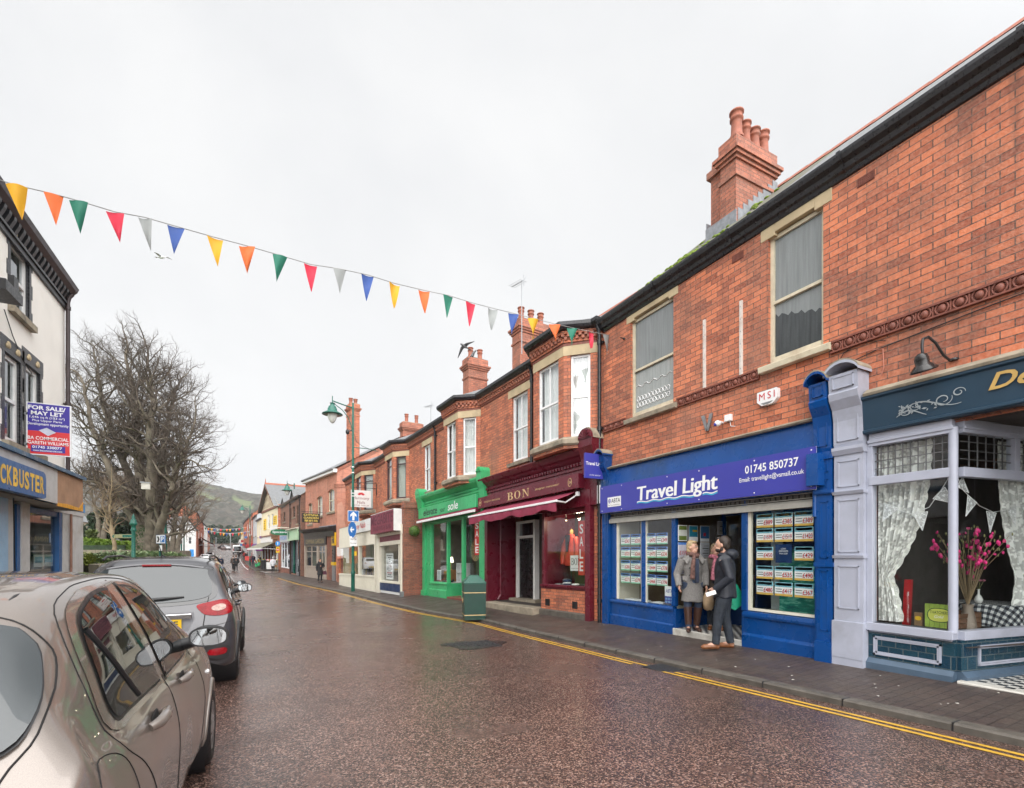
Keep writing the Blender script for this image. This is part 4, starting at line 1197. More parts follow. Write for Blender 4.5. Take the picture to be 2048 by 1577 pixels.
tag(mb.build('dresser',None,A.pt(2.4,-3,.45)),'grey dresser with pale crockery at the back of the cafe','dresser')
def tilt(pts):return pts
def faspt(l,h):return(l,.1475+(h-3.07)/.37*.03+.004,h)
q=MB();q.text('Déjà Vu',0,1,0,1,0,GOLD,.02,.35)
mb=MB(A);mb.mesh([faspt(2.275-.95*p[0]*1.0,3.165+p[2]*.225)for p in q.v],q.f,GOLD)
tag(mb.build('cafe_sign_lettering',None,A.pt(2.0,.16,3.1)),'gold script lettering on the navy cafe fascia','lettering')
SILV=pm('silver_scroll',(.34,.38,.40),.5,.08,9,0)
mb=MB(A)
def stroke(pts,w0,w1):
 n=len(pts);L_,R_=[],[]
 for i,p in enumerate(pts):
  a,b=pts[max(0,i-1)],pts[min(n-1,i+1)]
  dx,dy=b[0]-a[0],b[1]-a[1];d=hypot(dx,dy)or 1
  w_=w0+(w1-w0)*abs(2*i/(n-1)-1)
  L_.append((p[0]-dy/d*w_,p[1]+dx/d*w_));R_.append((p[0]+dy/d*w_,p[1]-dx/d*w_))
 vs=[faspt(*p)for p in L_+R_]
 mb.mesh(vs,[(i,i+1,n+i+1,n+i)for i in range(n-1)],SILV)
def spiral(cx,cz,r0,r1,a0,turns,w0=.007,w1=.003):
 n=26
 stroke([(cx+(r0+(r1-r0)*i/n)*cos(a0+turns*2*PI*i/n),cz+.85*(r0+(r1-r0)*i/n)*sin(a0+turns*2*PI*i/n))for i in range(n+1)],w0,w1)
spiral(2.66,3.235,.085,.03,2.8,1.3);spiral(2.52,3.28,.06,.02,3.3,-1.2);spiral(3.02,3.20,.07,.03,.3,-1.3);spiral(2.93,3.23,.06,.02,3.6,1.2)
stroke([(3.10-.6*i/20,3.18+.07*sin(i/20*5)+.05*i/20)for i in range(21)],.008,.003)
stroke([(3.12-.3*i/12,3.145+.05*sin(i/12*4))for i in range(13)],.008,.003)
rseed(2)
for k in range(26):
 l,h=runi(2.72,3.1),runi(3.16,3.27);a=runi(0,6.3);r=runi(.015,.03)
 c,s_=cos(a)*r,sin(a)*r
 mb.poly([faspt(l-c,h-s_),faspt(l-s_*.4,h+c*.4),faspt(l+c,h+s_),faspt(l+s_*.4,h-c*.4)],SILV)
tag(mb.build('fascia_scrollwork',None,A.pt(2.8,.15,3.2),normals=False),'silver grey leaf scroll painted on the navy cafe fascia beside the lilac pillar','ornament')
sl_=thing('swan_neck_lamp','black swan-neck lamp over the navy cafe fascia','lamp',A.pt(2.72,.2,3.5))
mb=MB(A)
pts=[(2.62,.0,3.70),(2.64,.06,3.69),(2.66,.16,3.74),(2.69,.27,3.87),(2.72,.36,3.93),(2.74,.43,3.90),(2.74,.45,3.80),(2.735,.44,3.70)]
mb.tube(pts,.014,BLACK,8);mb.lathe([(.04,0),(.045,.02),(.02,.03)],BLACK,(2.62,.01,3.69),10);mb.build('arm',sl_)
mb=MB(A);sh=MB(A)
rt=Matrix.Rotation(R(-24),3,'X')
prof=[(.028,.12),(.055,.10),(.068,.06),(.066,.0),(.075,-.005),(.115,-.05),(.13,-.075),(.122,-.075),(.06,-.02),(.0,-.02)]
n=18;vs=[]
for r_,z in prof:
 for k in range(n):
  a=2*PI*k/n;p=rt@Vector((r_*cos(a),r_*sin(a),z));vs.append((2.735+p.x,.45+p.y,3.61+p.z))
mb.mesh(vs,[(i*n+k,i*n+(k+1)%n,(i+1)*n+(k+1)%n,(i+1)*n+k)for i in range(len(prof)-1)for k in range(n)],pm('lamp_black',(.02,.018,.018),.22,.2,9,0),True)
mb.build('shade',sl_)
def lace_thing(fr,top,mid,bot,zt,zm,zb,o,label,flip=1):
 """tied-back lace curtain: (left,right) spans at top, tie and bottom"""
 rows=[];n=46
 for k in range(25):
  q=k/24
  z=zt+(zb-zt)*q
  qt=(zt-zm)/(zt-zb)
  if q<qt:
   e=(q/qt);e2=e**2.4;a=top[0]+(mid[0]-top[0])*e;b=top[1]+(mid[1]-top[1])*e2
  else:
   e=(q-qt)/(1-qt);e2=e**.6;a=mid[0]+(bot[0]-mid[0])*e;b=mid[1]+(bot[1]-mid[1])*e2
  amp=.012+.022*min(1,abs(b-a)/.3)
  rows.append([(a+(b-a)*i/n,o+amp*sin(i*1.15+q*2)+.012*sin(i*.4+3*q),z)for i in range(n+1)])
 mb=MB(fr);vs=[p for r in rows for p in r];m=n+1
 us=[(i/n*abs(top[1]-top[0])*1.5,-r*.08)for r in range(25)for i in range(m)]
 mb.mesh(vs,[(r*m+i,r*m+i+1,(r+1)*m+i+1,(r+1)*m+i)for r in range(24)for i in range(n)],LACE,True,us)
 bw=.055;vb=[];cnt=80
 for i in range(cnt+1):
  q=i/cnt*24;k0=min(23,int(q));f=q-k0
  p=Vector(rows[k0][n]).lerp(Vector(rows[k0+1][n]),f)
  vb.append(tuple(p));s_=bw*(.75+.35*abs(sin(i*.55)))
  vb.append((p.x+flip*s_,p.y+.01,p.z+.01))
 mb.mesh(vb,[(2*i,2*i+1,2*i+3,2*i+2)for i in range(cnt)],lacemat('lace_border',(.9,.9,.85),.72,55),True)
 o_=mb.build('lace_curtain',None,fr.pt(mid[0],o,zb),normals=False)
 return tag(o_,label,'curtain')
lace_thing(A,(3.44,2.92),(3.43,3.33),(3.43,3.22),2.86,1.18,.62,-.12,'white lace curtain tied back beside the lilac pillar',-1)
lace_thing(CF,(cl(1.75),cl(1.0)),(cl(1.75),cl(1.4)),(cl(1.7),cl(1.3)),2.86,1.15,.62,-.14,'white lace curtain on the recess side of the cafe window',1)
bt=thing('lace_bunting','string of white cut-paper lace triangles hanging inside the cafe window','bunting',A.pt(3,-.06,2.2))
pts=[A.pt(3.42,-.06,2.12),A.pt(3.36,-.06,2.12),A.pt(3.2,-.06,2.03),A.pt(3.05,-.06,1.97),A.pt(2.88,-.06,2.04),A.pt(2.76,-.06,2.24),A.pt(2.68,-.06,2.4),CF.pt(cl(.1),-.06,2.40),CF.pt(cl(.22),-.06,2.22),CF.pt(cl(.5),-.06,2.05),CF.pt(cl(.75),-.06,1.98),CF.pt(cl(1.05),-.06,2.02),CF.pt(cl(1.4),-.06,2.1)]
mb=MB();mb.tube(pts,.004,TWHITE,4);mb.build('cord',bt)
PLACE=lacemat('paper_lace',(.85,.86,.87),.45,60)
def lace_flag(fr,l,h,w_,hh,tl):
 mb=MB(fr);c,s_=cos(tl),sin(tl)
 P=[(-w_/2,0),(w_/2,0),(0,-hh)]
 P=[(l+x*c-z*s_,-.062,h+x*s_+z*c)for x,z in P]
 mb.mesh(P,[(0,1,2)],PLACE,False,[(0,0),(w_*3,0),(w_*1.5,hh*3)])
 for i in range(3):
  a,b=Vector(P[i]),Vector(P[(i+1)%3]);mb.tube([tuple(a),tuple(b)],.004,TWHITE,4)
 mb.build('pennant',bt,normals=False)
lace_flag(A,3.27,2.09,.17,.23,.5);lace_flag(A,2.97,1.98,.15,.22,-.1);lace_flag(A,2.79,2.2,.17,.22,-.85)
lace_flag(CF,cl(.16),2.32,.15,.2,-.9);lace_flag(CF,cl(.38),2.13,.18,.24,.5);lace_flag(CF,cl(.72),1.98,.18,.25,.1);lace_flag(CF,cl(1.1),2.04,.18,.24,-.3)
vz=thing('flower_vase','tall vase of twiggy branches with bright pink blossom in the cafe window','flowers',A.pt(2.66,-.45,.42))
mb=MB(A);mb.lathe([(.06,0),(.09,.1),(.07,.3),(.045,.42),(.06,.46)],pm('vase_clay',(.25,.2,.16),.5),(2.66,-.45,.42),14);mb.build('vase',vz)
rseed(12);TW=pm('flower_twig',(.22,.16,.09),.8,.3);PINK=pm('magenta_blossom',(.55,.02,.16),.55,.35,30,0);LEAF=pm('blossom_leaf',(.16,.17,.06),.7,.3,20,0)
mt_,mf,ml=MB(A),MB(A),MB(A)
for k in range(34):
 a=runi(0,2*PI);sp=runi(.1,.47);hh=runi(.5,.98)
 ex,ey=cos(a)*sp*.9,sin(a)*sp*.75
 p0=Vector((2.66,-.45,.86));p2=p0+Vector((ex,max(-.3,min(.36,ey)),hh));p1=p0.lerp(p2,.5)+Vector((-ex*.12,0,.08))
 mt_.tube([tuple(p0),tuple(p1),tuple(p2)],[.006,.004,.002],TW,4)
 for q in(.55,.68,.8,.9,1.0):
  p=p1.lerp(p2,(q-.5)*2)+Vector((runi(-.03,.03),runi(-.02,.02),runi(-.02,.02)))
  if random.random()<.55:
   r=runi(.014,.028)
   for e in range(3):mf.ell((p.x+runi(-.012,.012),p.y+runi(-.01,.01),p.z+runi(0,.018)),(r*.62,r*.62,r),PINK,6,4)
  else:ml.ell(tuple(p),(.008,.008,.02),LEAF,5,3)
mt_.build('twigs',vz);mf.build('blossom',vz);ml.build('leaves',vz)
cb=thing('cider_board','lime green plank board with a yellow oval badge reading THATCHERS in the cafe window','board',A.pt(2.8,-.12,.6))
mb=MB(A);LIME=pm('lime_planks',(.30,.42,.07),.5,.25,5,.1)
for k in range(6):mb.box(2.665+k*.048,2.71+k*.048,-.14,-.125,.60,.88,LIME)
mb.build('planks',cb)
mb=MB(A);OV=pm('badge_yellow',(.60,.62,.12),.5,.1);OVD=pm('badge_dark',(.03,.09,.03),.5)
def oval(c,h,a,b,oo,m_,n=22):mb.mesh([(c+a*cos(2*PI*i/n),oo,h+b*(sin(2*PI*i/n))*(1+.15*cos(4*PI*i/n)))for i in range(n)],[tuple(range(n))],m_)
oval(2.81,.75,.118,.10,-.1235,OVD);oval(2.81,.75,.108,.09,-.122,OV)
mb.text('THATCHERS',2.90,2.72,.765,.80,-.1205,OVD,.01);mb.text('Gold',2.855,2.765,.715,.75,-.1205,TWHITE,0,.3)
mb.build('badge',cb)
mb=MB(A);mb.box(2.98,3.06,-.15,-.13,.60,.76,pm('small_board',(.2,.12,.06),.6));oval(3.02,.69,.032,.03,-.1285,YELLOWP);tag(mb.build('menu_card',None,A.pt(3,-.14,.6)),'small brown card with a yellow flower, left of the lime green board','card')
mb=MB(A);mb.prism([(3.27,.45),(3.2,.45),(3.17,1.15),(3.24,1.15)],1,-.36,-.30,pm('red_board',(.42,.01,.015),.4,.1));mb.text('CAFE',3.21,3.19,.6,1.0,-.299,TWHITE)
o_=mb.build('red_board',None,A.pt(3.2,-.33,.45));tag(o_,'tall red board half hidden behind the tied lace curtain','board')
def m_gingham():
 m,nt,bs=nodes('gingham_cloth')
 uv=coords(nt,'UV');sp=nt.nodes.new('ShaderNodeSeparateXYZ');nt.links.new(uv,sp.inputs[0]);outs=[]
 for k in range(2):
  w_=nt.nodes.new('ShaderNodeMath');w_.operation='PINGPONG';w_.inputs[1].default_value=.035;nt.links.new(sp.outputs[k],w_.inputs[0])
  g=nt.nodes.new('ShaderNodeMath');g.operation='GREATER_THAN';g.inputs[1].default_value=.0175;nt.links.new(w_.outputs[0],g.inputs[0]);outs.append(g)
 ad=nt.nodes.new('ShaderNodeMath');ad.operation='MULTIPLY_ADD';ad.inputs[1].default_value=.5;nt.links.new(outs[0].outputs[0],ad.inputs[0])
 h=nt.nodes.new('ShaderNodeMath');h.operation='MULTIPLY';h.inputs[1].default_value=.5;nt.links.new(outs[1].outputs[0],h.inputs[0]);nt.links.new(h.outputs[0],ad.inputs[2])
 c=ramp(nt,[(0,(.7,.7,.68)),(.5,(.14,.15,.17)),(1,(.012,.013,.02))],ad.outputs[0]);nt.links.new(c,bs.inputs['Base Color']);bs.inputs['Roughness'].default_value=.9
 return m
GING=m_gingham()
tc_=W(1988,6.45)
tb_=thing('cafe_table','small cafe table hidden under the gingham cloth','table',(tc_[0],tc_[1],.14))
mb=MB();mb.lathe([(.42,.70),(.42,.725)],pm('table_wood',(.2,.12,.06),.6),(tc_[0],tc_[1],.1),24);mb.build('table_top',tb_);mb=MB();mb.tube([(tc_[0],tc_[1],.14),(tc_[0],tc_[1],.8)],.04,BLACK,8);mb.build('pedestal',tb_)
mb=MB();n=48;rows=[];uvs=[]
for k,(r,z)in enumerate(((0.001,.835),(.2,.835),(.40,.834),(.43,.825),(.445,.78),(.46,.66),(.47,.56))):
 rows.append([(tc_[0]+r*(1+(.05*sin(7*2*PI*i/n)if k>3 else 0))*cos(2*PI*i/n),tc_[1]+r*(1+(.05*sin(7*2*PI*i/n)if k>3 else 0))*sin(2*PI*i/n),z)for i in range(n+1)])
 rr=r if k<4 else.43+.825-z
 uvs+=[(rr*cos(2*PI*i/n),rr*sin(2*PI*i/n))for i in range(n+1)]
m=n+1
mb.mesh([p for r in rows for p in r],[(a*m+i,a*m+i+1,(a+1)*m+i+1,(a+1)*m+i)for a in range(6)for i in range(n)],GING,True,uvs)
tag(mb.build('tablecloth',None,(tc_[0],tc_[1],.8),normals=False),'black and white gingham tablecloth on the cafe table','tablecloth')
mb=MB();vq=(*W(1957,6.35),.835);mb.lathe([(.022,0),(.04,.02),(.046,.055),(.03,.09),(.012,.12),(.012,.17),(.02,.185)],pm('white_china',(.75,.75,.72),.15,.03),vq,14)
for k in range(5):a=k*1.26;mb.tube([(vq[0],vq[1],vq[2]+.17),(vq[0]+.05*cos(a),vq[1]+.05*sin(a),vq[2]+.3)],.003,LEAF,4);mb.ell((vq[0]+.05*cos(a),vq[1]+.05*sin(a),vq[2]+.3),(.02,.02,.014),pm('dusky_flower',(.35,.1,.16),.6),6,4)
tag(mb.build('bud_vase',None,vq),'little white bud vase with dusky flowers on the gingham cloth','vase')
mb=MB(CF);CR=pm('crate_wood',(.13,.065,.035),.7,.3,6,.2)
for k in range(3):mb.box(cl(.62),cl(.1),-.12,-.105,.605+k*.058,.655+k*.058,CR);mb.box(cl(.62),cl(.1),-.36,-.345,.605+k*.058,.655+k*.058,CR)
mb.box(cl(.62),cl(.605),-.36,-.105,.6,.78,CR);mb.box(cl(.115),cl(.1),-.36,-.105,.6,.78,CR);mb.box(cl(.62),cl(.1),-.36,-.105,.6,.61,CR)
tag(mb.build('wooden_crate',None,CF.pt(cl(.36),-.23,.6)),'dark brown wooden crate on the sill in front of the gingham table','crate')
pl_=thing('pendant_lamp','domed glass pendant lamp hanging in the dark cafe','lamp',A.pt(1.75,-1.3,1.75))
q=A.pt(1.75,-1.3,1.7);mb=MB();mb.tube([(q[0],q[1],2.1),(q[0],q[1],2.98)],.006,GREYM,5);mb.build('cord',pl_);mb=MB();mb.lathe([(.19,0),(.18,.1),(.12,.22),(.03,.27),(.03,.4)],pm('smoked_glass',(.12,.12,.12),.15),q,18);mb.build('shade',pl_)
td=(-0.0774939913,0.9969928191)
P0T=(7.05,9.0234454)
T=Fr(P0T,(P0T[0]+td[0]*24,P0T[1]+td[1]*24),-.022)
terr=[]
BW,BO=.55,.6
def unit(l0,l1,label,bay,win,fm,bay_first=True,curtain=CURT,lowtop=3.95,fram=UPVC,loc_l=None):
 """one house: bay = (near wall l, near corner, far corner, far wall l); win = flat window (l0,l1) or None"""
 b=thing('terrace_house',label,'building',T.pt((l0+l1)/2,-1,0))
 wz=[(win[0],win[1],4.29,6.24)]if win else[]
 mb=MB(T)
 segs=[(l0,bay[0]),(bay[3],l1)]if bay else[(l0,l1)]
 for a,c in segs:
  if c-a>.01:wall_holes(mb,a,c,3.0,6.80,0,[q for q in wz if a<q[0]<c],BR2,.13)
 shell(mb,l0+.001,l1-.001,0,-7.5,-.9,6.8,BR2)
 mb.build('wall',b)
 if bay:
  B=[(bay[0],0),(bay[1],BO-.05),(bay[2],BO-.05),(bay[3],0)]
  h0,h1=4.26,6.20
  for k in range(3):
   (a,oa),(c,oc)=B[k],B[k+1]
   pa,pc=T.pt(a,oa,0),T.pt(c,oc,0)
   fr=Fr(pa[:2],pc[:2],T.slope*(c-a)/hypot(pc[0]-pa[0],pc[1]-pa[1]))
   zo=T.slope*a;L=fr.len
   def sh(mbx):
    mbx.v=[(p[0],p[1],p[2]+zo)for p in mbx.v];return mbx
   m_=.20 if k==1 else.17
   mb=MB(fr);wall_holes(mb,0,L,3.99,6.80,0,[(m_,L-m_,h0,h1)],BR2,.12);sh(mb).build('bay_wall',b)
   wl,wr=m_+.005,L-m_-.005
   o=-.05;d=.06;w_=.05
   mb=MB(fr)
   mb.box(wl,wl+w_,o-d,o,h0,h1,fram);mb.box(wr-w_,wr,o-d,o,h0,h1,fram);mb.box(wl+w_,wr-w_,o-d,o-.003,h1-w_,h1,fram);mb.box(wl+w_,wr-w_,o-d,o+.01,h0,h0+w_*1.5,fram)
   hm=h0+(h1-h0)*(.49 if fram==UPVC else.82)
   mb.box(wl+w_,wr-w_,o-d*.8,o+.005,hm-.025,hm+.025,fram)
   if k==1 and fram==UPVC:mb.box((wl+wr)/2-.012,(wl+wr)/2+.012,o-d*.7,o-.01,h0+w_,h1-w_,fram)
   wn=sh(mb).build('window',b)
   mb=MB(fr);e=w_*.7;mb.quad((wl+e,o-.03,h0+e),(wr-e,o-.03,h0+e),(wr-e,o-.03,h1-e),(wl+e,o-.03,h1-e),GLASSU);sh(mb).build('pane',wn,normals=False)
   mb=MB(fr);n=30
   mb.loft([[(wl+(wr-wl)*i/n,o-d-.07+.018*sin(i*1.4)+.01*sin(i*.6),z)for i in range(n+1)]for z in(h0+.02,h1)],curtain,closed=False,caps=False)
   sh(mb).build('curtain',wn,normals=False)
   mb=MB(fr);mb.box(.0,L,-.1,.012,h1,h1+.23,STONE);sh(mb).build('lintel',b)
  def ring(e,z):
   return[(bay[0]-e*.8,.0,z),(bay[1]-e*.5,BO-.05+e,z),(bay[2]+e*.5,BO-.05+e,z),(bay[3]+e*.8,.0,z)]
  mb=MB(T)
  for z0,z1,e0,e1 in((4.06,4.10,.03,.08),(4.10,4.20,.08,.08),(4.20,4.265,.08,.0)):
   r0,r1=ring(e0,z0),ring(e1,z1)
   mb.mesh(r0+r1,[(0,1,5,4),(1,2,6,5),(2,3,7,6),(0,3,2,1),(4,5,6,7)],STONED)
  mb.build('sill',b)
  mb=MB(T)
  mb.mesh(ring(-.001,4.0)+ring(-.001,4.06),[(0,3,2,1)],BR2)
  m9=MB(T);wall_holes(m9,bay[0],bay[3],3.0,4.0,0,[],BR2);m9.build('wall',b)
  hh=6.43
  for dz,e in((.07,.02),(.05,.05)):
   r0,r1=ring(e,hh),ring(e,hh+dz);hh+=dz
   mb.mesh(r0+r1,[(0,1,5,4),(1,2,6,5),(2,3,7,6),(0,3,2,1),(4,5,6,7)],TERRA if e<.04 else BR2)
  for k in range(3):
   a,c=Vector(ring(.02,0)[k]),Vector(ring(.02,0)[k+1]);L=(c-a).length;n=max(3,int(L/.13));dr_=(c-a).normalized();nr=Vector((-dr_.y,dr_.x,0))
   for i in range(n):
    q=a+dr_*(L*(i+.25)/n);q2=a+dr_*(L*(i+.75)/n)
    for z in(6.55,6.62):
     s_=.5*L/n if z>6.6 else 0
     x,y=q+dr_*s_,q2+dr_*s_
     P=[x,y,y+nr*.075,x+nr*.075]
     mb.mesh([(p.x,p.y,z)for p in P]+[(p.x,p.y,z+.065)for p in P],[(0,3,2,1),(4,5,6,7),(0,1,5,4),(1,2,6,5),(2,3,7,6),(3,0,4,7)],BRC)
  r0,r1=ring(.03,6.55),ring(.03,6.70);mb.mesh(r0+r1,[(0,1,5,4),(1,2,6,5),(2,3,7,6)],BR2)
  r0,r1=ring(.10,6.69),ring(.10,6.76);mb.mesh(r0+r1,[(0,1,5,4),(1,2,6,5),(2,3,7,6),(0,3,2,1),(4,5,6,7)],BR2)
  mb.build('bay_cornice',b)
  mb=MB(T)
  g=[ring(.06,6.74),ring(.2,6.78),ring(.24,6.84),ring(.24,6.92),ring(.10,6.92)]
  mb.mesh([p for r in g for p in r],[(i*4+k,i*4+k+1,i*4+k+5,i*4+k+4)for i in range(4)for k in range(3)],GUTTER)
  mb.build('bay_gutter',b)
  mb=MB(T);r0=ring(.14,6.9)
  top=[(bay[0],-.9,7.65),(bay[1]+.1,-.75,7.55),(bay[2]-.1,-.75,7.55),(bay[3],-.9,7.65)]
  mb.mesh(r0+top,[(0,1,5,4),(1,2,6,5),(2,3,7,6)],SLATE);mb.build('bay_roof',b)
 for(a,c,h0,h1)in wz:
  sash(T,b,a,c,h0,h1,-.06,fm,curtain,.49,bar=(fm==UPVC))
  mb=MB(T);mb.box(a-.2,c+.2,-.1,.012,h1,h1+.23,STONE);mb.build('lintel',b)
  mb=MB(T);mb.prism([(-.1,h0-.14),(.09,h0-.14),(.1,h0-.04),(-.1,h0+.005)],0,a-.15,c+.15,STONED);mb.build('sill',b)
 for a,c in segs:
  if c-a<.08:continue
  mb=MB(T)
  mb.box(a,c,0,.03,6.50,6.56,TERRA);n=max(1,int((c-a)/.13))
  for i in range(n):
   x=a+(c-a)*(i+.2)/n;y=a+(c-a)*(i+.7)/n
   mb.box(x,y,0,.075,6.56,6.625,BRC);mb.box(min(x+.06,c-.01),min(y+.06,c),0,.075,6.625,6.69,BRC)
  mb.box(a,c,0,.10,6.69,6.76,BR2)
  mb.build('cornice',b)
 for a,c in segs:
  mb=MB(T)
  mb.prism([(.02,6.74),(.12,6.74),(.18,6.78),(.22,6.84),(.22,6.92),(.1,6.92)],0,a,c,GUTTER)
  mb.box(a,c,.0,.02,6.76,6.9,WHITE if fm!=UPVC else GUTTER)
  mb.build('gutter',b)
 mb=MB(T)
 mb.quad((l0,.1,6.88),(l1,.1,6.88),(l1,-3.7,9.7),(l0,-3.7,9.7),SLATE);mb.quad((l0,-3.7,9.7),(l1,-3.7,9.7),(l1,-7.5,6.8),(l0,-7.5,6.8),SLATE)
 if l1>22:mb.poly([(l1,0,6.8),(l1,-3.7,9.7),(l1,-7.5,6.8)],BR2)
 rf_=mb.build('roof',b)
 mb=MB(T);mb.prism([(-3.83,9.62),(-3.7,9.78),(-3.57,9.62)],0,l0,l1,RIDGE);mb.build('ridge_tiles',rf_)
 terr.append(b)
 return b
h1_=unit(0,5.99,'brick terrace house with a canted bay and white sashes over the maroon menswear shop',(.2,.79,2.06,2.68),(3.16,4.02),UPVC)
h2_=unit(5.99,11.6,'brick terrace house with a canted bay over the green shoe shop',(6.0,6.60,7.80,8.42),(10.40,11.14),UPVC)
h3_=unit(11.6,18.0,'brick terrace house with a dark framed bay over the plum sandwich bar sign',(12.9,13.55,14.75,15.4),None,BLACK,fram=pm('plum_frame',(.06,.03,.035),.4),curtain=pm('vertical_blind',(.5,.52,.47),.8,.1,20,0))
h4_=unit(18.0,25.2,'brick terrace house with a dark framed bay over the cream nail bar',(18.25,19.05,20.4,21.1),None,BLACK,fram=MATS['plum_frame'],curtain=MATS['vertical_blind'])
mb=MB(T);mb.mesh([(0,.1,6.9),(0,-3.7,9.72),(0,-7.5,6.8)],[(0,1,2)],BR2)
mb.build('gable',h1_)
for fr_,l,h,lab in((T,2.86,3.95,'black downpipe with a swan neck beside the maroon shop bay'),(T,9.75,4.0,'black downpipe beside the narrow window over the green shop')):
 drainpipe(fr_,l,.07,h,6.78,lab)
def tchim(u0,u1,vtop,parent,oo,npots,base=8.4,ph=.55,dep=1.1):
 """end-on stack: its near face spans u0..u1, its street face is turned to the left"""
 F2=Fr(T.pt(0,oo,0)[:2],T.pt(10,oo,0)[:2],T.slope)
 l0=F2.L(u1);l1=F2.L(u0)
 h=F2.H(u1,vtop)
 lw=.55
 chimney(F2,parent,l0,l0+lw,-dep,0,base,h,[(l0+lw*.5,-dep*(k+.5)/npots,ph,.115)for k in range(npots)])
 return l0,h
tchim(1027,1040,632,h1_,-2.1,3,7.6,.5,1.35)
tchim(919,937,711,h2_,-2.0,2,7.6,.5,.95)
tchim(797,806,842,h3_,-2.4,2,7.8,.55,1.3)
FL=Fr(T.pt(0,-2.0,0)[:2],T.pt(10,-2.0,0)[:2],T.slope)
aerial(FL,FL.L(1039),-.1,9.0,FL.H(1038,560),'television aerial on the chimney above the maroon shop')
aerial(FL,FL.L(841),-.6,8.2,FL.H(841,806),'television aerial on the roof behind the green shop')
def dentils(mb,a,b,o,z,mat,st=.12,w=.06,d=.06,hh=.07):
 n=int((b-a)/st)
 for i in range(n):x=a+(b-a)*(i+.3)/n;mb.box(x,x+w,o,o+d,z,z+hh,mat)
mb=MB(T)
wall_holes(mb,0,5.99,-.9,3.0,-.02,[(.55,5.35,-.2,2.98)],BR2,.05)
mb.build('shop_wall',h1_)
mb=MB(T)
mb.box(.34,.52,-.1,.12,-.3,3.0,MAROON)
mb.box(.52,2.43,-.1,.05,.58,.68,MAROON);mb.box(.52,2.45,-.1,.08,.63,.69,MAROON)
mb.box(.52,2.40,-.08,.0,2.50,2.62,MAROON);mb.box(2.33,2.43,-.1,.02,.68,2.62,MAROON);mb.box(2.34,2.42,-1.1,-.1,.1,2.62,MAROON)
sh1=mb.build('shopfront',h1_,bevel=.006)
mb=MB(T);mb.box(5.33,5.52,-.1,.12,-.3,3.0,MAROON);mb.box(5.33,5.50,-1.1,-.1,-.3,2.9,MAROON);mb.build('pilaster',sh1)
mb=MB(T);FB=.05
mb.prism([(-.02,2.62),(.10,2.62),(.10,3.5),(.13,3.52),(.13,3.58),(.10,3.6),(.10,3.70),(.20,3.80),(.26,3.84),(.32,3.92),(.34,3.97),(.30,4.0),(-.02,4.06)],0,.12,5.6,MAROON)
dentils(mb,.2,5.55,.10,3.615,MAROON)
mb.build('fascia',sh1)
def shell_console(l0,l1,h0,h1,o,mat,fan=True,top=STONED):
 mb=MB(T);c=(l0+l1)/2;r=(l1-l0)/2
 mb.prism([(-.02,h0),(o*.6,h0),(o*.75,h0+(h1-h0)*.35),(o,h0+(h1-h0)*.6),(o,h1-r),(-.02,h1-r)],0,l0,l1,mat)
 n=14;arc=[(c+r*cos(PI*i/n),h1-r+r*sin(PI*i/n))for i in range(n+1)]
 mb.prism(arc,1,-.02,o+.02,mat)
 if fan:
  for k in range(7):
   a=PI*(k+.5)/7;mb.tube([(c+.03*cos(a),o+.02,h1-r+.03),(c+r*.82*cos(a),o+.025,h1-r+r*.82*sin(a))],[.008,.028],mat,6)
 return mb
shell_console(.02,.50,3.35,4.38,.34,MAROON).build('console',sh1)
mb=MB(T);c=.26
n=10;mb.prism([(c+.26*cos(PI*i/n),4.13+.28*sin(PI*i/n))for i in range(n+1)],1,-.02,.3,STONED);mb.build('stone_cap',sh1)
shell_console(5.42,5.72,3.4,4.25,.3,MAROON,False).build('console',sh1)
bs_=thing('menswear_sign','maroon signboard with gold lettering BON designer menswear','sign',T.pt(3,.3,3.05))
mb=MB(T);mb.box(.54,5.64,.10,.30,3.04,3.39,MAROON);mb.build('board',bs_,bevel=.008)
mb=MB(T);o=.303
def serif(mb,ch,x0,w,z0,h,mat):
 """fat and thin roman capitals from bars and bowls (x grows to the reader's right = -l)"""
 def B(a,b,c,d):mb.quad((x0-a*w,o,z0+c*h),(x0-b*w,o,z0+c*h),(x0-b*w,o,z0+d*h),(x0-a*w,o,z0+d*h),mat)
 def arc(cx,cz,rx,rz,a0,a1,fat,thin):
  n=16;P=[];Q=[]
  for i in range(n+1):
   a=a0+(a1-a0)*i/n;t_=thin+(fat-thin)*abs(cos(a));
   P.append((x0-(cx+rx*cos(a))*w,o,z0+(cz+rz*sin(a))*h));Q.append((x0-(cx+(rx-t_)*cos(a))*w,o,z0+(cz+(rz-thin*1.2)*sin(a))*h))
  mb.mesh(P+Q,[(i,i+1,n+2+i,n+1+i)for i in range(n)],mat)
 if ch=='B':
  B(.12,.32,0,1);B(0,.5,0,.06);B(0,.5,.94,1);B(.3,.5,.49,.55);arc(.48,.75,.34,.25,-PI/2,PI/2,.2,.06);arc(.48,.27,.42,.27,-PI/2,PI/2,.22,.06)
 if ch=='O':arc(.5,.5,.48,.52,0,2*PI,.22,.05)
 if ch=='N':
  B(.12,.19,0,1);B(0,.32,0,.06);B(.0,.2,.94,1);B(.82,.89,0,1);B(.7,1.0,.94,1)
  mb.mesh([(x0-a*w,o+.0005,z0+c*h)for a,c in((.08,1),(.32,1),(.89,0),(.80,0))],[(0,1,2,3)],mat)
for ch,x in(('B',3.78),('O',3.41),('N',2.98)):serif(mb,ch,x,.34,3.10,.22,GOLDL)
mb.text('designer menswear',5.20,4.18,3.17,3.25,o,GOLDL,.0,.3);mb.text('designer menswear',2.35,1.28,3.19,3.27,o,GOLDL,.0,.3)
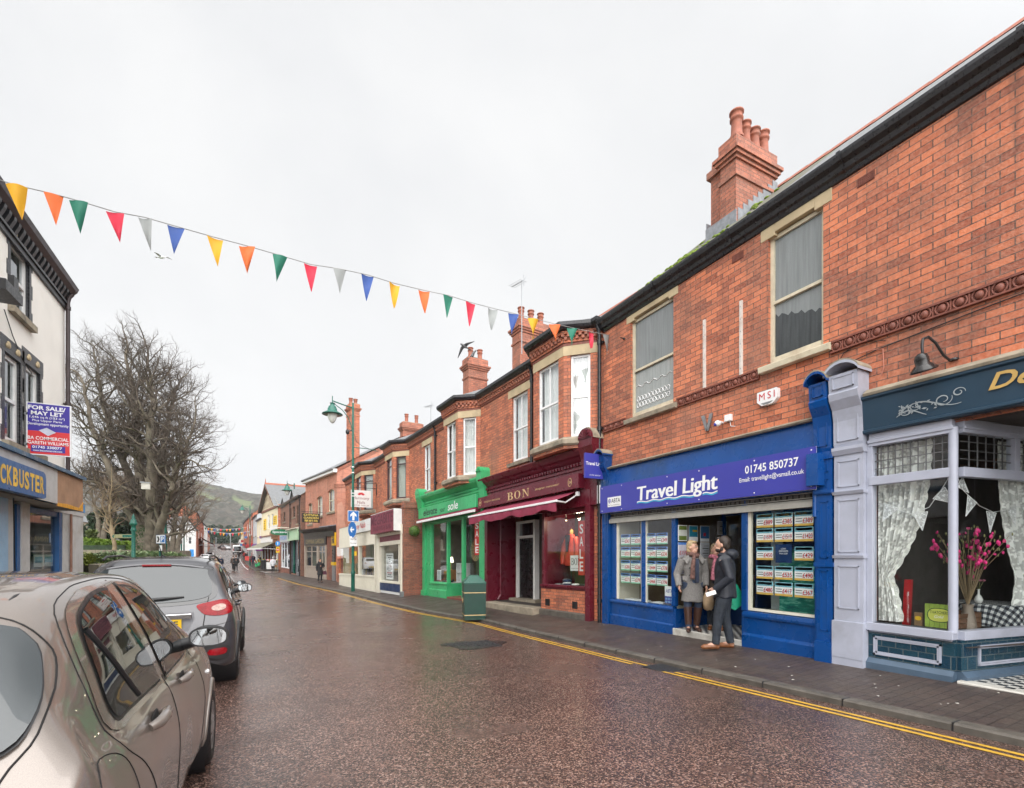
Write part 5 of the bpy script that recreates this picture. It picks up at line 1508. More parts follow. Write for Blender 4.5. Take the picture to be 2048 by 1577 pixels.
for l in(5.48,.86):
 mb.tube([(l+.07*cos(2*PI*i/16),o,3.215+.1*sin(2*PI*i/16))for i in range(17)],.006,GOLDL,4,False)
 mb.text('104',l+.05,l-.05,3.185,3.25,o,GOLDL,.01)
mb.build('lettering',bs_)
aw=thing('maroon_awning','maroon canvas awning half rolled out under the gold lettered sign','awning',T.pt(2.5,.4,2.8))
mb=MB(T);n=60;a,b=5.3,.75
rows=[]
for k,(oo,z,am)in enumerate(((.12,3.02,0),(.45,2.88,.006),(.78,2.76,.0),(.80,2.70,.004),(.80,2.60,.01),(.795,2.545,.014))):
 rows.append([(a+(b-a)*i/n,oo+am*sin(i*.9),z+(am*1.2*sin(i*.62)-(.07*(.5+.5*sin(i*.31+1))if k==5 else 0)))for i in range(n+1)])
mb.loft(rows,AWN,closed=False,caps=False)
mb.build('canvas',aw,normals=False)
mb=MB(T);mb.box(.72,5.34,.775,.82,2.70,2.755,UPVC);mb.build('front_bar',aw,bevel=.008)
for l in(.74,5.32):
 mb=MB(T);mb.tube([(l,.1,2.95),(l+.1,.45,2.72),(l,.78,2.72)],.022,UPVC,6);mb.lathe([(.06,0),(.06,.1)],UPVC,(l,.16,2.88),8);mb.build('folding_arm',aw)
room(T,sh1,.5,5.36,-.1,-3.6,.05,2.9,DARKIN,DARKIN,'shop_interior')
mb=MB(T);mb.box(.52,2.33,-1.05,-.1,.50,.60,DARKIN);mb.box(.52,2.34,-1.1,-1.06,.6,2.6,pm('display_back',(.07,.055,.05),.5));mb.build('window_bed',sh1)
mb=MB(T);mb.quad((.52,-.04,.68),(2.34,-.04,.68),(2.34,-.04,2.51),(.52,-.04,2.51),GLASS);mb.build('window_pane',sh1,normals=False)
mb=MB(T);mb.quad((2.385,-.1,.68),(2.385,-1.1,.68),(2.385,-1.1,2.5),(2.385,-.1,2.5),GLASS);mb.build('window_pane',sh1,normals=False)
mb=MB(T);mb.box(.52,2.45,-.15,.03,-.3,.58,BR2);mb.prism([(.03,-.3),(.09,-.3),(.09,.0),(.03,.03)],0,.5,2.5,CONC);mb.box(2.40,2.46,-1.15,-.1,-.2,.6,BR2);mb.build('brick_riser',sh1)
for l in(1.0,2.15):
 mb=MB(T);mb.box(l-.1,l+.1,.028,.04,.12,.3,BLACK)
 for k in range(5):mb.box(l-.085+k*.036,l-.065+k*.036,.04,.046,.13,.29,BPLAST)
 mb.build('air_vent',sh1)
mb=MB(T);mb.prism([(-1.2,-.3),(.32,-.3),(.32,.02),(.28,.04),(-1.2,.05)],0,2.46,5.3,STONED);mb.build('step',sh1)
mb=MB(T);mb.prism([(-1.2,.05),(-.55,.05),(-.55,.13),(-1.2,.14)],0,3.6,5.1,STONED);mb.build('door_step',sh1)
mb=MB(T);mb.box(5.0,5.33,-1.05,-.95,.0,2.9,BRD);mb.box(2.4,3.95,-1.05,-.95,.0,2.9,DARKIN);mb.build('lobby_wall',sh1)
mb=MB(T);mb.box(4.93,5.02,-.95,-.78,.13,2.6,WHITE);mb.box(3.94,4.03,-.95,-.78,.13,2.6,WHITE);mb.box(4.03,4.93,-.95,-.79,2.53,2.6,WHITE);mb.box(4.03,4.93,-.95,-.79,2.05,2.13,WHITE);mb.build('door_frame',sh1)
mb=MB(T);DD=pm('dark_door',(.012,.011,.012),.3,.2);mb.box(4.03,4.93,-.9,-.86,.14,2.05,DD)
for a_,b_ in((4.1,4.44),(4.52,4.86)):
 for c_,d_ in((.3,.75),(.85,1.9)):
  mb.box(a_,b_,-.86,-.845,c_,c_+.03,DD);mb.box(a_,b_,-.86,-.845,d_-.03,d_,DD);mb.box(a_,a_+.03,-.86,-.845,c_,d_,DD);mb.box(b_-.03,b_,-.86,-.845,c_,d_,DD)
d_=mb.build('door',h1_)
mb=MB(T);mb.quad((4.03,-.88,2.13),(4.93,-.88,2.13),(4.93,-.88,2.53),(4.03,-.88,2.53),DKGLASS);mb.build('fanlight',d_,normals=False)
drp=thing('drainpipe','maroon painted downpipe inside the doorway of the menswear shop','drainpipe',T.pt(5.2,-.35,.05))
mb=MB(T);mb.tube([(5.2,-.3,.12),(5.2,-.3,2.7)],.045,MAROON,8);mb.build('pipe',drp);mb=MB(T);mb.tube([(5.2,-.3,1.0),(5.2,-.3,1.1)],.06,MAROON,8);mb.tube([(5.2,-.3,.22),(5.2,-.2,.08)],.05,MAROON,8);mb.build('collar',drp)
for h in(1.0,1.75):
 mb=MB(T);mb.box(2.5,2.62,-.88,-.86,h,h+.1,GOLD);mb.build('brass_plate',sh1)
jk=thing('jacket_stand','bright orange red jacket on a display stand in the menswear window','clothing',T.pt(1.86,-.55,.6))
mb=MB(T);mb.tube([(1.86,-.55,.6),(1.86,-.55,2.12)],.015,BLACK,6);mb.ell((1.86,-.55,2.08),(.05,.06,.09),GOLD,10,6);mb.build('stand',jk)
JK=pm('orange_red_nylon',(.62,.06,.03),.45,.2,9,.5,14)
mb=MB(T);rings=[]
for z,a_,b_ in((1.18,.235,.13),(1.24,.25,.15),(1.5,.235,.15),(1.75,.23,.14),(1.9,.2,.11),(1.98,.10,.085),(2.03,.075,.08)):
 rings.append([(1.86+a_*cos(2*PI*i/16),-.55+b_*sin(2*PI*i/16),z)for i in range(16)])
mb.loft(rings,JK)
for s_ in(1,-1):mb.tube([(1.86+s_*.17,-.55,1.92),(1.86+s_*.28,-.53,1.7),(1.86+s_*.31,-.50,1.4),(1.86+s_*.26,-.46,1.22)],[.075,.085,.075,.06],JK,9)
mb.build('jacket',jk);mb=MB(T);mb.prism([(1.82,1.55),(1.91,1.55),(1.95,2.0),(1.77,2.0)],1,-.44,-.40,BLACK);mb.build('shirt',jk)
sb_=thing('sale_banner','narrow red hanging banner lettered SALE down its length in the menswear window','banner',T.pt(.7,-.1,1.0))
mb=MB(T);REDB=pm('banner_red',(.55,.02,.02),.5,.06);mb.box(.80,1.04,-.12,-.112,.95,2.3,REDB);mb.build('cloth',sb_);mb=MB(T)
for k,ch in enumerate('SALE'):mb.text(ch,.99,.85,1.98-k*.31,2.22-k*.31,-.110,TWHITE,.02)
mb.build('lettering',sb_)
nc=thing('name_card','white card lettered BON standing among the folded clothes','card',T.pt(1.15,-.3,1.1))
mb=MB(T);mb.box(1.12,1.58,-.3,-.29,1.05,1.45,CARDW);mb.build('card',nc);o=-.2885;mb=MB(T)
for ch,x in(('B',1.54),('O',1.42),('N',1.28)):serif(mb,ch,x,.125,1.2,.18,TBLACK)
mb.text('original menswear',1.54,1.16,1.09,1.13,o,TBLACK);mb.build('lettering',nc)
rseed(5)
for k in range(9):
 l=.72+k*.18;w_=.12;zz=.61
 mb=MB(T)
 for q in range(random.choice((2,3,4))):
  c_=random.choice((BLACK,BLACK,DKBLUE,CARDW,GREYM));hh=runi(.04,.06)
  mb.ell((l+runi(-.02,.02),-.35-.12*(k%2),zz+hh/2),(w_,.12,hh*.62),c_,10,5);zz+=hh
 tag(mb.build('folded_clothes',None,T.pt(l,-.4,.61)),'pile of folded dark clothes on the menswear window bed','clothes','folded clothes in the menswear window')
SPOT=emit('spot_glow',(1,.78,.5),6)
for k,(l,oo)in enumerate(((1.9,-.4),(1.6,-.6),(1.3,-.35),(1.0,-.6),(.75,-.45))):
 s_=thing('spotlight','small lit halogen spotlight under the ceiling of the menswear window','spotlight',T.pt(l,oo,2.45),'lit spotlights in the menswear window')
 mb=MB(T);mb.tube([(l,oo,2.58),(l,oo,2.46)],.012,GREYM,5);mb.lathe([(.035,0),(.03,.06),(.01,.08)],CHROME,(l,oo,2.40),10);mb.build('fitting',s_);mb=MB(T);mb.ell((l,oo,2.395),(.022,.022,.014),SPOT,8,4);mb.build('bulb',s_)
for l_,o_,h_,e_,nm_ in((1.4,-.45,2.34,14,'spot_light'),(9.95,-.62,1.42,4,'table_lamp_light')):
 pl_=bpy.data.lights.new(nm_,'POINT');pl_.energy=e_;pl_.color=(1,.8,.56);pl_.shadow_soft_size=.08;q=bpy.data.objects.new(nm_,pl_);COL.objects.link(q);q.location=T.pt(l_,o_,h_)
mb=MB(T);wall_holes(mb,5.99,11.6,-.9,3.0,-.02,[(6.05,10.95,-.2,2.98)],BR2,.05);mb.build('shop_wall',h2_)
mb=MB(T)
mb.box(10.25,11.0,-.1,.04,-.4,3.0,GREENP);mb.box(10.75,11.05,.04,.10,-.4,3.0,GREENP);mb.box(10.7,11.1,.04,.15,-.4,.15,GREENP)
mb.box(5.52,5.85,-.1,.10,-.3,3.0,GREENP);mb.box(5.85,6.05,-.1,.04,-.3,3.0,GREENP)
mb.box(8.62,10.25,-.1,.06,-.4,.44,GREENP);mb.prism([(.06,-.4),(.11,-.4),(.11,.22),(.06,.25)],0,8.6,10.3,GREENP);mb.prism([(-.1,.44),(.09,.44),(.10,.48),(.07,.53),(-.1,.54)],0,8.58,10.3,GREENP)
mb.box(8.62,8.72,-.1,.03,.5,2.95,GREENP);mb.box(8.60,8.66,-1.2,-.1,-.3,.5,GREENP);mb.box(7.25,7.40,-.08,.04,-.1,2.95,GREENP)
mb.box(6.05,10.25,-.06,.02,2.85,2.98,GREENP)
sh2=mb.build('shopfront',h2_,bevel=.006)
mb=MB(T)
mb.prism([(-.02,2.9),(.10,2.9),(.10,3.62),(.13,3.64),(.13,3.70),(.1,3.72),(.1,3.82),(.18,3.90),(.26,3.96),(.30,4.04),(.30,4.1),(-.02,4.16)],0,5.72,10.9,GREENP);dentils(mb,5.8,10.85,.1,3.73,GREENP);mb.build('fascia',sh2)
shell_console(10.80,11.30,3.5,4.42,.32,GREENP,False).build('console',sh2)
shell_console(5.36,5.70,3.3,4.40,.33,GREENP,True).build('console',sh2)
ss=thing('shoe_shop_sign','bright green signboard lettered elevate your sole','sign',T.pt(8,.3,3.1))
mb=MB(T);mb.box(5.79,10.98,.10,.30,3.12,3.56,GREENP);mb.build('board',ss,bevel=.008)
mb=MB(T);mb.text('elevate',10.4,9.0,3.2,3.48,.303,TBLACK,.01,.15);mb.text('your',8.75,8.25,3.14,3.34,.303,TBLACK,0,.2);mb.text('sole',8.0,7.15,3.2,3.5,.303,TWHITE,.01,.15);mb.build('lettering',ss)
aw2=thing('rolled_awning','rolled up maroon awning with a white front bar under the green signboard','awning',T.pt(8,.3,3.0))
mb=MB(T);mb.box(5.8,10.9,.12,.34,3.0,3.1,AWN);mb.tube([(5.8,.22,3.03),(10.9,.22,3.03)],.06,AWN,8);mb.build('canvas',aw2);mb=MB(T);mb.box(5.75,10.95,.34,.40,2.95,3.03,UPVC);mb.build('front_bar',aw2)
room(T,sh2,6.02,10.96,-.1,-4.2,.0,2.95,pm('shoe_shop_wall',(.20,.19,.17),.8,.2,3,0),pm('wood_floor',(.2,.13,.07),.5),'shop_interior')
for(a_,b_,c_,d_)in((8.72,10.25,.53,2.86),(7.40,8.62,.1,2.86)):
 mb=MB(T)
 oo=-.03 if a_>8.7 else-.9
 mb.quad((a_,oo,c_),(b_,oo,c_),(b_,oo,d_),(a_,oo,d_),GLASS);mb.build('window_pane',sh2,normals=False)
mb=MB(T);mb.quad((8.63,-.1,.53),(8.63,-1.2,.53),(8.63,-1.2,2.86),(8.63,-.1,2.86),GLASS);mb.build('window_pane',sh2,normals=False)
mb=MB(T);mb.box(6.1,7.2,-.9,-.85,.02,.5,GREENP);mb.box(6.1,6.22,-.9,-.84,.5,2.3,GREENP);mb.box(7.1,7.2,-.9,-.84,.5,2.3,GREENP);mb.box(6.1,7.2,-.9,-.84,2.25,2.4,GREENP);dr2=mb.build('door',h2_)
mb=MB(T);mb.quad((6.2,-.87,.5),(7.12,-.87,.5),(7.12,-.87,2.26),(6.2,-.87,2.26),GLASS);mb.build('door_pane',dr2,normals=False)
mb=MB(T);mb.prism([(-1,-.4),(.08,-.4),(.08,.0),(-1,.03)],0,5.85,8.6,pm('red_tile_step',(.2,.06,.045),.4,.2));mb.build('step',sh2)
mb=MB(T);mb.box(8.72,10.25,-1.1,-.1,.42,.52,pm('window_bed_white',(.5,.5,.48),.6));mb.build('window_bed',sh2)
sb2=thing('sale_banner','narrow red hanging banner in the green shop doorway, lettered SALE','banner',T.pt(6.7,-.2,1.8))
mb=MB(T);mb.box(6.50,6.86,-.22,-.212,1.55,2.75,REDB);mb.build('cloth',sb2);mb=MB(T)
for k,ch in enumerate('SALE'):mb.text(ch,6.80,6.56,2.46-k*.28,2.68-k*.28,-.21,TWHITE,.02)
mb.build('lettering',sb2)
sv=thing('shelf_unit','white cube shelf unit with bags on top in the green shop window','shelf',T.pt(8.95,-.7,.52))
mb=MB(T)
for k in range(3):mb.box(8.75,9.3,-1.0,-.65,.52+k*.36,.55+k*.36,UPVC)
for x in(8.75,9.01,9.27):mb.box(x,x+.03,-1.0,-.65,.52,1.27,UPVC)
mb.build('carcass',sv)
mb=MB(T);mb.ell((8.95,-.8,1.4),(.13,.1,.12),pm('dark_red_bag',(.2,.02,.04),.5));mb.tube([(8.85,-.8,1.45),(8.95,-.8,1.62),(9.05,-.8,1.45)],.012,BLACK,5);tag(mb.build('handbag',None,T.pt(8.95,-.8,1.28)),'dark red handbag on the white shelf unit','handbag')
mb=MB(T);n=16;rr=.42;cc=Vector((8.3,-1.0,1.75))
pts=[tuple(cc+Vector((rr*cos(2*PI*i/n),.0,rr*sin(2*PI*i/n))))for i in range(n)]
mb.mesh(pts+[(cc.x,-1.2,cc.z)],[(i,(i+1)%n,n)for i in range(n)],pm('straw_parasol',(.35,.26,.12),.8,.2))
for i in range(n):mb.tube([pts[i],(cc.x,-1.19,cc.z)],.006,BLACK,4)
tag(mb.build('parasol',None,tuple(T.pt(8.3,-1,1.75))),'open straw coloured parasol hung as display in the green shop','parasol')
rseed(9)
for k in range(8):
 l=8.9+.16*k;mb=MB(T);c_=[BLACK,pm('tan_leather',(.28,.13,.05),.5),pm('dark_red_bag',(.2,.02,.04),.5),BLACK][k%4]
 mb.ell((l,-.25,.56),(.05,.13,.04),c_,8,5);mb.tube([(l,-.33,.56),(l,-.34,.64)],[.045,.04],c_,7)
 tag(mb.build('shoe',None,T.pt(l,-.25,.53)),'shoe displayed along the bottom of the green shop window','shoe','shoes in the green shop window')
mb=MB(T);mb.box(9.75,10.15,-.2,-.19,.54,1.0,CARDW);mb.box(9.79,10.11,-.19,-.188,.58,.96,pm('pale_print',(.55,.6,.66),.5));tag(mb.build('framed_print',None,T.pt(9.95,-.2,.54)),'pale framed print standing in the left corner of the green shop window','picture')
LB=emit('table_lamp_glow',(1,.85,.62),2.2)
tl=thing('table_lamp','lit table lamp at the left edge of the green shop window','lamp',T.pt(9.95,-.7,.9))
mb=MB(T);mb.lathe([(.07,0),(.03,.03),(.02,.3)],GOLD,(9.95,-.7,1.0),10);mb.build('base',tl);mb=MB(T);mb.lathe([(.13,0),(.09,.22)],LB,(9.95,-.7,1.3),14);mb.build('shade',tl);mb=MB(T);mb.box(9.6,10.2,-1.0,-.5,.52,.995,pm('tan_leather',(.28,.13,.05),.5));tag(mb.build('display_box',None,T.pt(9.9,-.75,.52)),'brown box carrying the lit lamp in the green shop window','box')
PO=.8
S=T
def LP(x,y,o=PO):u,v=R6(x,y);return T.L(u,o)
def HP(x,y,o=PO):u,v=R6(x,y);return T.H(u,v,o)
lA=11.35;lM=T.L(R6(322,0)[0],PO);lE=T.L(687,PO)
mb=MB(T)
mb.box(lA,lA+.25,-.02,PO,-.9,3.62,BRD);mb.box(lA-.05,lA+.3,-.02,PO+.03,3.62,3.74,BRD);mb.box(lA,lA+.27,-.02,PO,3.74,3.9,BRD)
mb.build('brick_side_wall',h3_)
mb=MB(T)
l_r,l_l=LP(560,0),LP(350,0)
mb.box(l_r-.02,l_r+.16,-.1,PO+.04,-.6,2.75,CREAM);mb.box(l_l-.1,l_l+.28,-.1,PO+.04,-.6,2.75,CREAM)
mb.box(l_r+.16,l_l-.1,.6,PO,.38,.48,CREAM);mb.box(l_r+.16,l_l-.1,.6,PO,2.12,2.3,CREAM);mb.box(l_r+.5,l_r+.56,.62,PO-.02,.48,2.12,CREAM);mb.box(l_r+.3,l_l-.2,.6,PO-.03,-.1,.02,WHITE)
sh3=mb.build('shopfront',h3_,bevel=.006)
mb=MB(T);mb.box(l_r+.16,l_l-.1,.62,PO-.02,.02,.38,DKBLUE);mb.build('blue_panel',sh3)
mb=MB(T);mb.box(l_r-.05,l_l+.3,.5,PO+.06,2.55,2.95,CREAM);mb.box(l_r+.16,l_l-.1,.6,PO-.02,2.3,2.55,ROSE);mb.text('BREAKFASTS SANDWICHES',l_l+.1,l_r+.25,2.66,2.80,PO+.062,pm('brown_letter',(.16,.07,.04),.5),.01);mb.build('fascia',sh3)
mb=MB(T);mb.quad((l_r+.16,.7,.48),(l_l-.1,.7,.48),(l_l-.1,.7,2.12),(l_r+.16,.7,2.12),GLASS);mb.build('window_pane',sh3,normals=False)
mb=MB(T);mb.box(lA-.02,lA+.2,PO,PO+.12,-.6,.1,GREYM);mb.build('meter_box',sh3)
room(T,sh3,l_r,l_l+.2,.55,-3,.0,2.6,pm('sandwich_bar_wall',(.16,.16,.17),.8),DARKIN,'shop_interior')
mb=MB(T);mb.quad((lA,0,3.62),(lA,PO,3.55),(18,PO,3.5),(18,0,3.6),LEAD);mb.build('flat_roof',h3_)
mb=MB(T);mb.box(lA+.25,18,PO-.1,PO-.02,2.6,3.55,BRD);mb.build('upstand',h3_)
ms=thing('sandwich_bar_sign','plum signboard lettered MEGABITE sandwich bar with a white end panel','sign',T.pt(l_r+1,PO+.3,2.9))
so_=PO+.35
m0,m1=T.L(R6(275,0)[0],so_),T.L(R6(483,0)[0],so_)
zt,zb_=T.H(*R6(483,712),so_),T.H(*R6(483,905),so_)
mb=MB(T);mb.box(m1,m0,PO+.06,so_,zb_,zt,ROSE);mb.build('board',ms)
mb=MB(T);mb.box(m1-.03,m1,PO-.05,so_+.004,zb_-.01,zt+.02,WHITE);mb.box(m1,m0,PO+.06,so_+.003,zt,zt+.02,WHITE);mb.build('end_panel',ms)
mb=MB(T);LET=pm('plum_letter',(.10,.012,.03),.5);mb.text('MEGABITE',m0-.12,m1+.1,zb_+(zt-zb_)*.42,zb_+(zt-zb_)*.92,so_+.003,LET,.012);mb.text('SANDWICH BAR',m0-.4,m1+.35,zb_+(zt-zb_)*.12,zb_+(zt-zb_)*.34,so_+.003,LET,.01);mb.build('lettering',ms)
mn=thing('menu_poster','tall white menu poster in the sandwich bar window','poster',T.pt(l_r+1,.66,.6));pa=LP(415,0,.66);pb=LP(480,0,.66)
mb=MB(T);mb.box(pb,pa,.655,.66,.55,1.75,CARDW);mb.build('sheet',mn);mb=MB(T)
for k in range(12):w_=(.8,.5,.2,.25,.7,.3,.6,.8,.4,.7,.5,.8)[k]*(pa-pb)/2;c_=(pa+pb)/2;mb.box(c_-w_,c_+w_,.66,.662,1.64-k*.09,1.675-k*.09,TBLACK if k!=9 else TRED)
mb.build('print',mn)
n_r=lM+.12;n_l=lE+1.2
mb=MB(T)
mb.box(n_r,n_l,.6,PO,-.6,.60,CREAM);mb.box(n_r,n_l,.6,PO+.03,.60,.68,CREAM);mb.box(n_r,n_l,.6,PO,2.25,2.95,CREAM)
for k in range(26):x=n_r+.1+k*.17;mb.box(x,x+.012,PO,PO+.008,.0,.5,CREAM)
mb.box(n_r-.1,n_r+.08,.5,PO+.02,-.6,2.9,CREAM)
xm=LP(165,0);mb.box(xm-.05,xm+.05,.62,PO,.68,2.25,CREAM)
sh4=mb.build('shopfront',h4_,bevel=.006)
mb=MB(T);mb.quad((n_r,.7,.68),(n_l,.7,.68),(n_l,.7,2.25),(n_r,.7,2.25),GLASS);mb.build('window_pane',sh4,normals=False)
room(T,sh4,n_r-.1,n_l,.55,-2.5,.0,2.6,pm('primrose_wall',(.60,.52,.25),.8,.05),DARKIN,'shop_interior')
mb=MB(T);mb.quad((18,0,3.6),(18,PO,3.5),(n_l,PO,3.5),(n_l,0,3.6),LEAD);mb.box(18,n_l,PO-.1,PO-.02,2.9,3.5,CREAM);mb.build('flat_roof',h4_)
hs=thing('nail_bar_sign','cream signboard with red script lettering over the nail bar window','sign',T.pt(n_r+2,PO+.1,3))
s0,s1=LP(78,0,PO+.08),LP(274,0,PO+.08);zt,zb_=HP(274,795,PO+.08),HP(274,905,PO+.08)
mb=MB(T);mb.box(s1,s0,PO,PO+.08,zb_,zt,WHITE);mb.build('board',hs)
mb=MB(T);mb.text('Harmony Nails',s0-.35,s1+.9,zb_+.12,zt-.12,PO+.083,TRED,.012,.3);mb.text('01745 799229',s1+.8,s1+.1,zb_+.3,zt-.3,PO+.083,TRED);mb.build('lettering',hs)
pt_=thing('potted_plant','tall potted dracaena in the nail bar window','plant',T.pt(LP(205,0,.3),.3,.65));pl=LP(205,0,.3)
mb=MB(T);mb.lathe([(.13,0),(.17,.35),(.15,.35)],UPVC,(pl,.3,.62),14);mb.build('pot',pt_)
mb=MB(T);rseed(31);DRA=pm('dracaena_leaf',(.03,.075,.02),.4,.3)
for(x,z)in((pl,1.5),(pl+.1,1.9),(pl-.1,2.05)):
 mb.tube([(pl,.3,.95),(x,.3,z)],.02,pm('plant_stem',(.12,.09,.05),.8),5)
 for k in range(26):
  a,e=runi(0,6.28),runi(-.3,1.1);L=runi(.25,.42);d=Vector((cos(a)*cos(e),sin(a)*cos(e),sin(e)))
  p=Vector((x,.3,z));s_=Vector((-d.y,d.x,0)).normalized()*.018;q=p+d*L*.6;r_=p+d*L+Vector((0,0,-.09))
  mb.mesh([tuple(p-s_),tuple(p+s_),tuple(q+s_),tuple(q-s_),tuple(r_)],[(0,1,2,3),(3,2,4)],DRA)
mb.build('foliage',pt_,normals=False)
for k in range(2):
 l=LP(250+25*k,0,.0);mb=MB(T);mb.box(l-.2,l+.2,-.05,0,.55,1.1,BPLAST);mb.box(l-.2,l+.2,-.4,0,.5,.56,BPLAST);mb.tube([(l,-.2,.1),(l,-.2,.5)],.03,CHROME,6)
 tag(mb.build('salon_chair',None,T.pt(l,-.2,.1)),'black salon chair seen through the nail bar window','chair','black salon chairs')
hg=thing('hanging_sign','white hanging sign with a red lotus lettered Harmony Nails on an iron bracket','sign',T.pt(LP(250,0,.7),.7,4.1))
lh=T.L(753,.02)
for z in(T.H(752,968,.05),T.H(752,978,.05)):
 mb=MB(T);mb.tube([(lh,.0,z),(lh,1.45,z)],.014,BLACK,5);mb.build('bracket',hg)
mb=MB(T);mb.tube([(lh,.05,T.H(752,966,.05)),(lh,.9,T.H(740,944,.8))],.01,BLACK,5);mb.box(lh-.03,lh+.03,0,.03,5.0,5.6,BLACK);mb.build('stay',hg)
zt,zb_=T.H(*R6(265,552),.4),T.H(*R6(265,702),.4)
mb=MB(T);mb.box(lh-.02,lh+.02,.32,1.38,zb_,zt,WHITE);mb.build('board',hg)
mt2=MB();w_=1.06
tx_T=lambda s_,o0,o1,z0,z1,mat,bold=0:(lambda q:(q.text(s_,0,1,0,1,0,mat,bold),mt2.mesh([T.pt(lh-.022,o0+(o1-o0)*p[0],z0+(z1-z0)*p[2])for p in q.v],q.f,mat)))(MB())
tx_T('Harmony',1.28,.42,zb_+.36,zb_+.56,pm('rose_grey',(.3,.14,.14),.5),.01);tx_T('Nails',1.05,.65,zb_+.18,zb_+.34,MATS['rose_grey'],.01);tx_T('01745 799229',1.25,.45,zb_+.05,zb_+.13,MATS['rose_grey'])
for k in range(-3,4):
 a=PI/2+k*.42;c_,s_=cos(a),sin(a)
 P=[(.85+r*c_+t_*s_,zt-.26+r*s_*.8-t_*c_)for r,t_ in((.03,0),(.12,.04),(.22,0),(.12,-.04))]
 mt2.mesh([T.pt(lh-.0225-.0003*k,oo,z)for oo,z in P],[(0,1,2,3)],TRED)
mt2.build('lettering',hg)
hb=T.H(*R6(675,912),.45)
hp=thing('hanging_topiary_ball','green topiary ball hanging beside the green shop','plant',T.pt(T.L(829,.45),.45,hb));lb=T.L(829,.45)
mb=MB(T);rseed(7)
for k in range(420):
 a,e=runi(0,6.28),math.asin(runi(-1,1));r=runi(.20,.245);p=Vector((lb+r*cos(a)*cos(e),.45+r*sin(a)*cos(e),hb+r*sin(e)));s_=.022
 v1,v2=Vector((runi(-1,1),runi(-1,1),runi(-1,1))).normalized()*s_,Vector((runi(-1,1),runi(-1,1),runi(-1,1))).normalized()*s_
 mb.mesh([tuple(p-v1),tuple(p+v2),tuple(p+v1),tuple(p-v2)],[(0,1,2,3)],pm('topiary_leaf',(.07,.14,.02),.6,.4,30,0))
mb.ell((lb,.45,hb),(.19,.19,.19),MATS['topiary_leaf'],12,8);mb.build('foliage',hp,normals=False);mb=MB(T);mb.tube([(lb,.45,hb+.2),(lb-.05,.45,hb+.8),(lb-.1,.2,hb+1.0)],.006,BLACK,4);mb.build('wire',hp)
def house(name,label,fr,L,dep,zb,ze,ridge,wm,wins=(),roofm=SLATE,fm=WHITE,gable=True,wdep=.14,rail=.5,sillm=STONED,curtain=None,door=None,gut=GUTTER,cat='building',rtile=True,arch=False,holes=()):
 """rectangular building: street front on frame fr (l 0..L), ridge parallel to the street"""
 b=thing(name,label,cat,fr.pt(L/2,-dep/2,zb))
 mb=MB(fr)
 wall_holes(mb,0,L,zb-1,ze,0,list(wins)+list(holes),wm,wdep);shell(mb,0,L,0,-dep,zb-1,ze,wm)
 if ridge and gable:
  for l in(0,L):mb.poly([(l,0,ze),(l,-dep/2,ridge),(l,-dep,ze)],wm)
 mb.build('wall',b)
 mb=MB(fr)
 if ridge:
  e=.18;k=(ridge-ze)/(dep/2)
  mb.quad((-.08,e,ze-e*k+.05),(L+.08,e,ze-e*k+.05),(L+.08,-dep/2,ridge+.05),(-.08,-dep/2,ridge+.05),roofm)
  mb.quad((-.08,-dep/2,ridge+.05),(L+.08,-dep/2,ridge+.05),(L+.08,-dep,ze),(-.08,-dep,ze),roofm)
 else:mb.box(0,L,-dep,.05,ze,ze+.2,roofm)
 rf_=mb.build('roof',b)
 if ridge and rtile:
  mb=MB(fr);mb.prism([(-dep/2-.14,ridge),(-dep/2,ridge+.16),(-dep/2+.14,ridge)],0,-.08,L+.08,RIDGE);mb.build('ridge_tiles',rf_)
 if ridge:
  mb=MB(fr);mb.prism([(.0,ze-.16),(.1,ze-.14),(.24,ze-.06),(.26,ze+.03),(.0,ze+.02)],0,-.05,L+.05,gut);mb.build('gutter',b)
 for q in wins:
  a,c,h0,h1=q[:4]
  sash(fr,b,a+.01,c-.01,h0+.01,h1-.01,-.07,fm,curtain,rail,w=.05)
  if sillm:
   mb=MB(fr);mb.prism([(-.1,h0-.12),(.08,h0-.12),(.09,h0-.03),(-.1,h0+.004)],0,a-.1,c+.1,sillm);mb.build('sill',b)
 return b
def shopwin(fr,parent,l0,l1,h0,h1,riser,frame,rm,nm=0,glass=GLASS,inner=DARKIN,base=-1.5,depth=2.0,trans=None):
 """a plain shop window: riser, frame with mullions, pane, room behind (wall hole needed)"""
 mb=MB(fr);w_=.09
 mb.box(l0,l1,-.06,.04,base,h0,rm);mb.box(l0,l1,-.06,.07,h0-.06,h0+.03,frame)
 mb.box(l0,l0+w_,-.06,.03,h0,h1,frame);mb.box(l1-w_,l1,-.06,.03,h0,h1,frame);mb.box(l0+w_,l1-w_,-.06,.028,h1-w_,h1,frame)
 for k in range(nm):x=l0+(l1-l0)*(k+1)/(nm+1);mb.box(x-.035,x+.035,-.06,.025,h0,h1-w_,frame)
 if trans:mb.box(l0+w_,l1-w_,-.055,.02,trans-.03,trans+.03,frame)
 sw=mb.build('shop_window',parent)
 mb=MB(fr);mb.quad((l0+w_,-.02,h0),(l1-w_,-.02,h0),(l1-w_,-.02,h1),(l0+w_,-.02,h1),glass);mb.build('pane',sw,normals=False)
 room(fr,sw,l0,l1,-.07,-depth,h0-.4,h1+.1,inner,DARKIN,'interior')
 return sw
def pxr(fr,u0,u1,ua,va0,va1,o=0):
 """wall rectangle from two columns and the rows va0 (top), va1 (bottom) seen at column ua"""
 a,b=fr.L(u1,o),fr.L(u0,o)
 return(min(a,b),max(a,b),fr.H(ua,va1,o),fr.H(ua,va0,o))
zG=zoom(380,880,5.256);z4=zoom(500,1080,9.309);R5=zoom(400,1000,9.856)
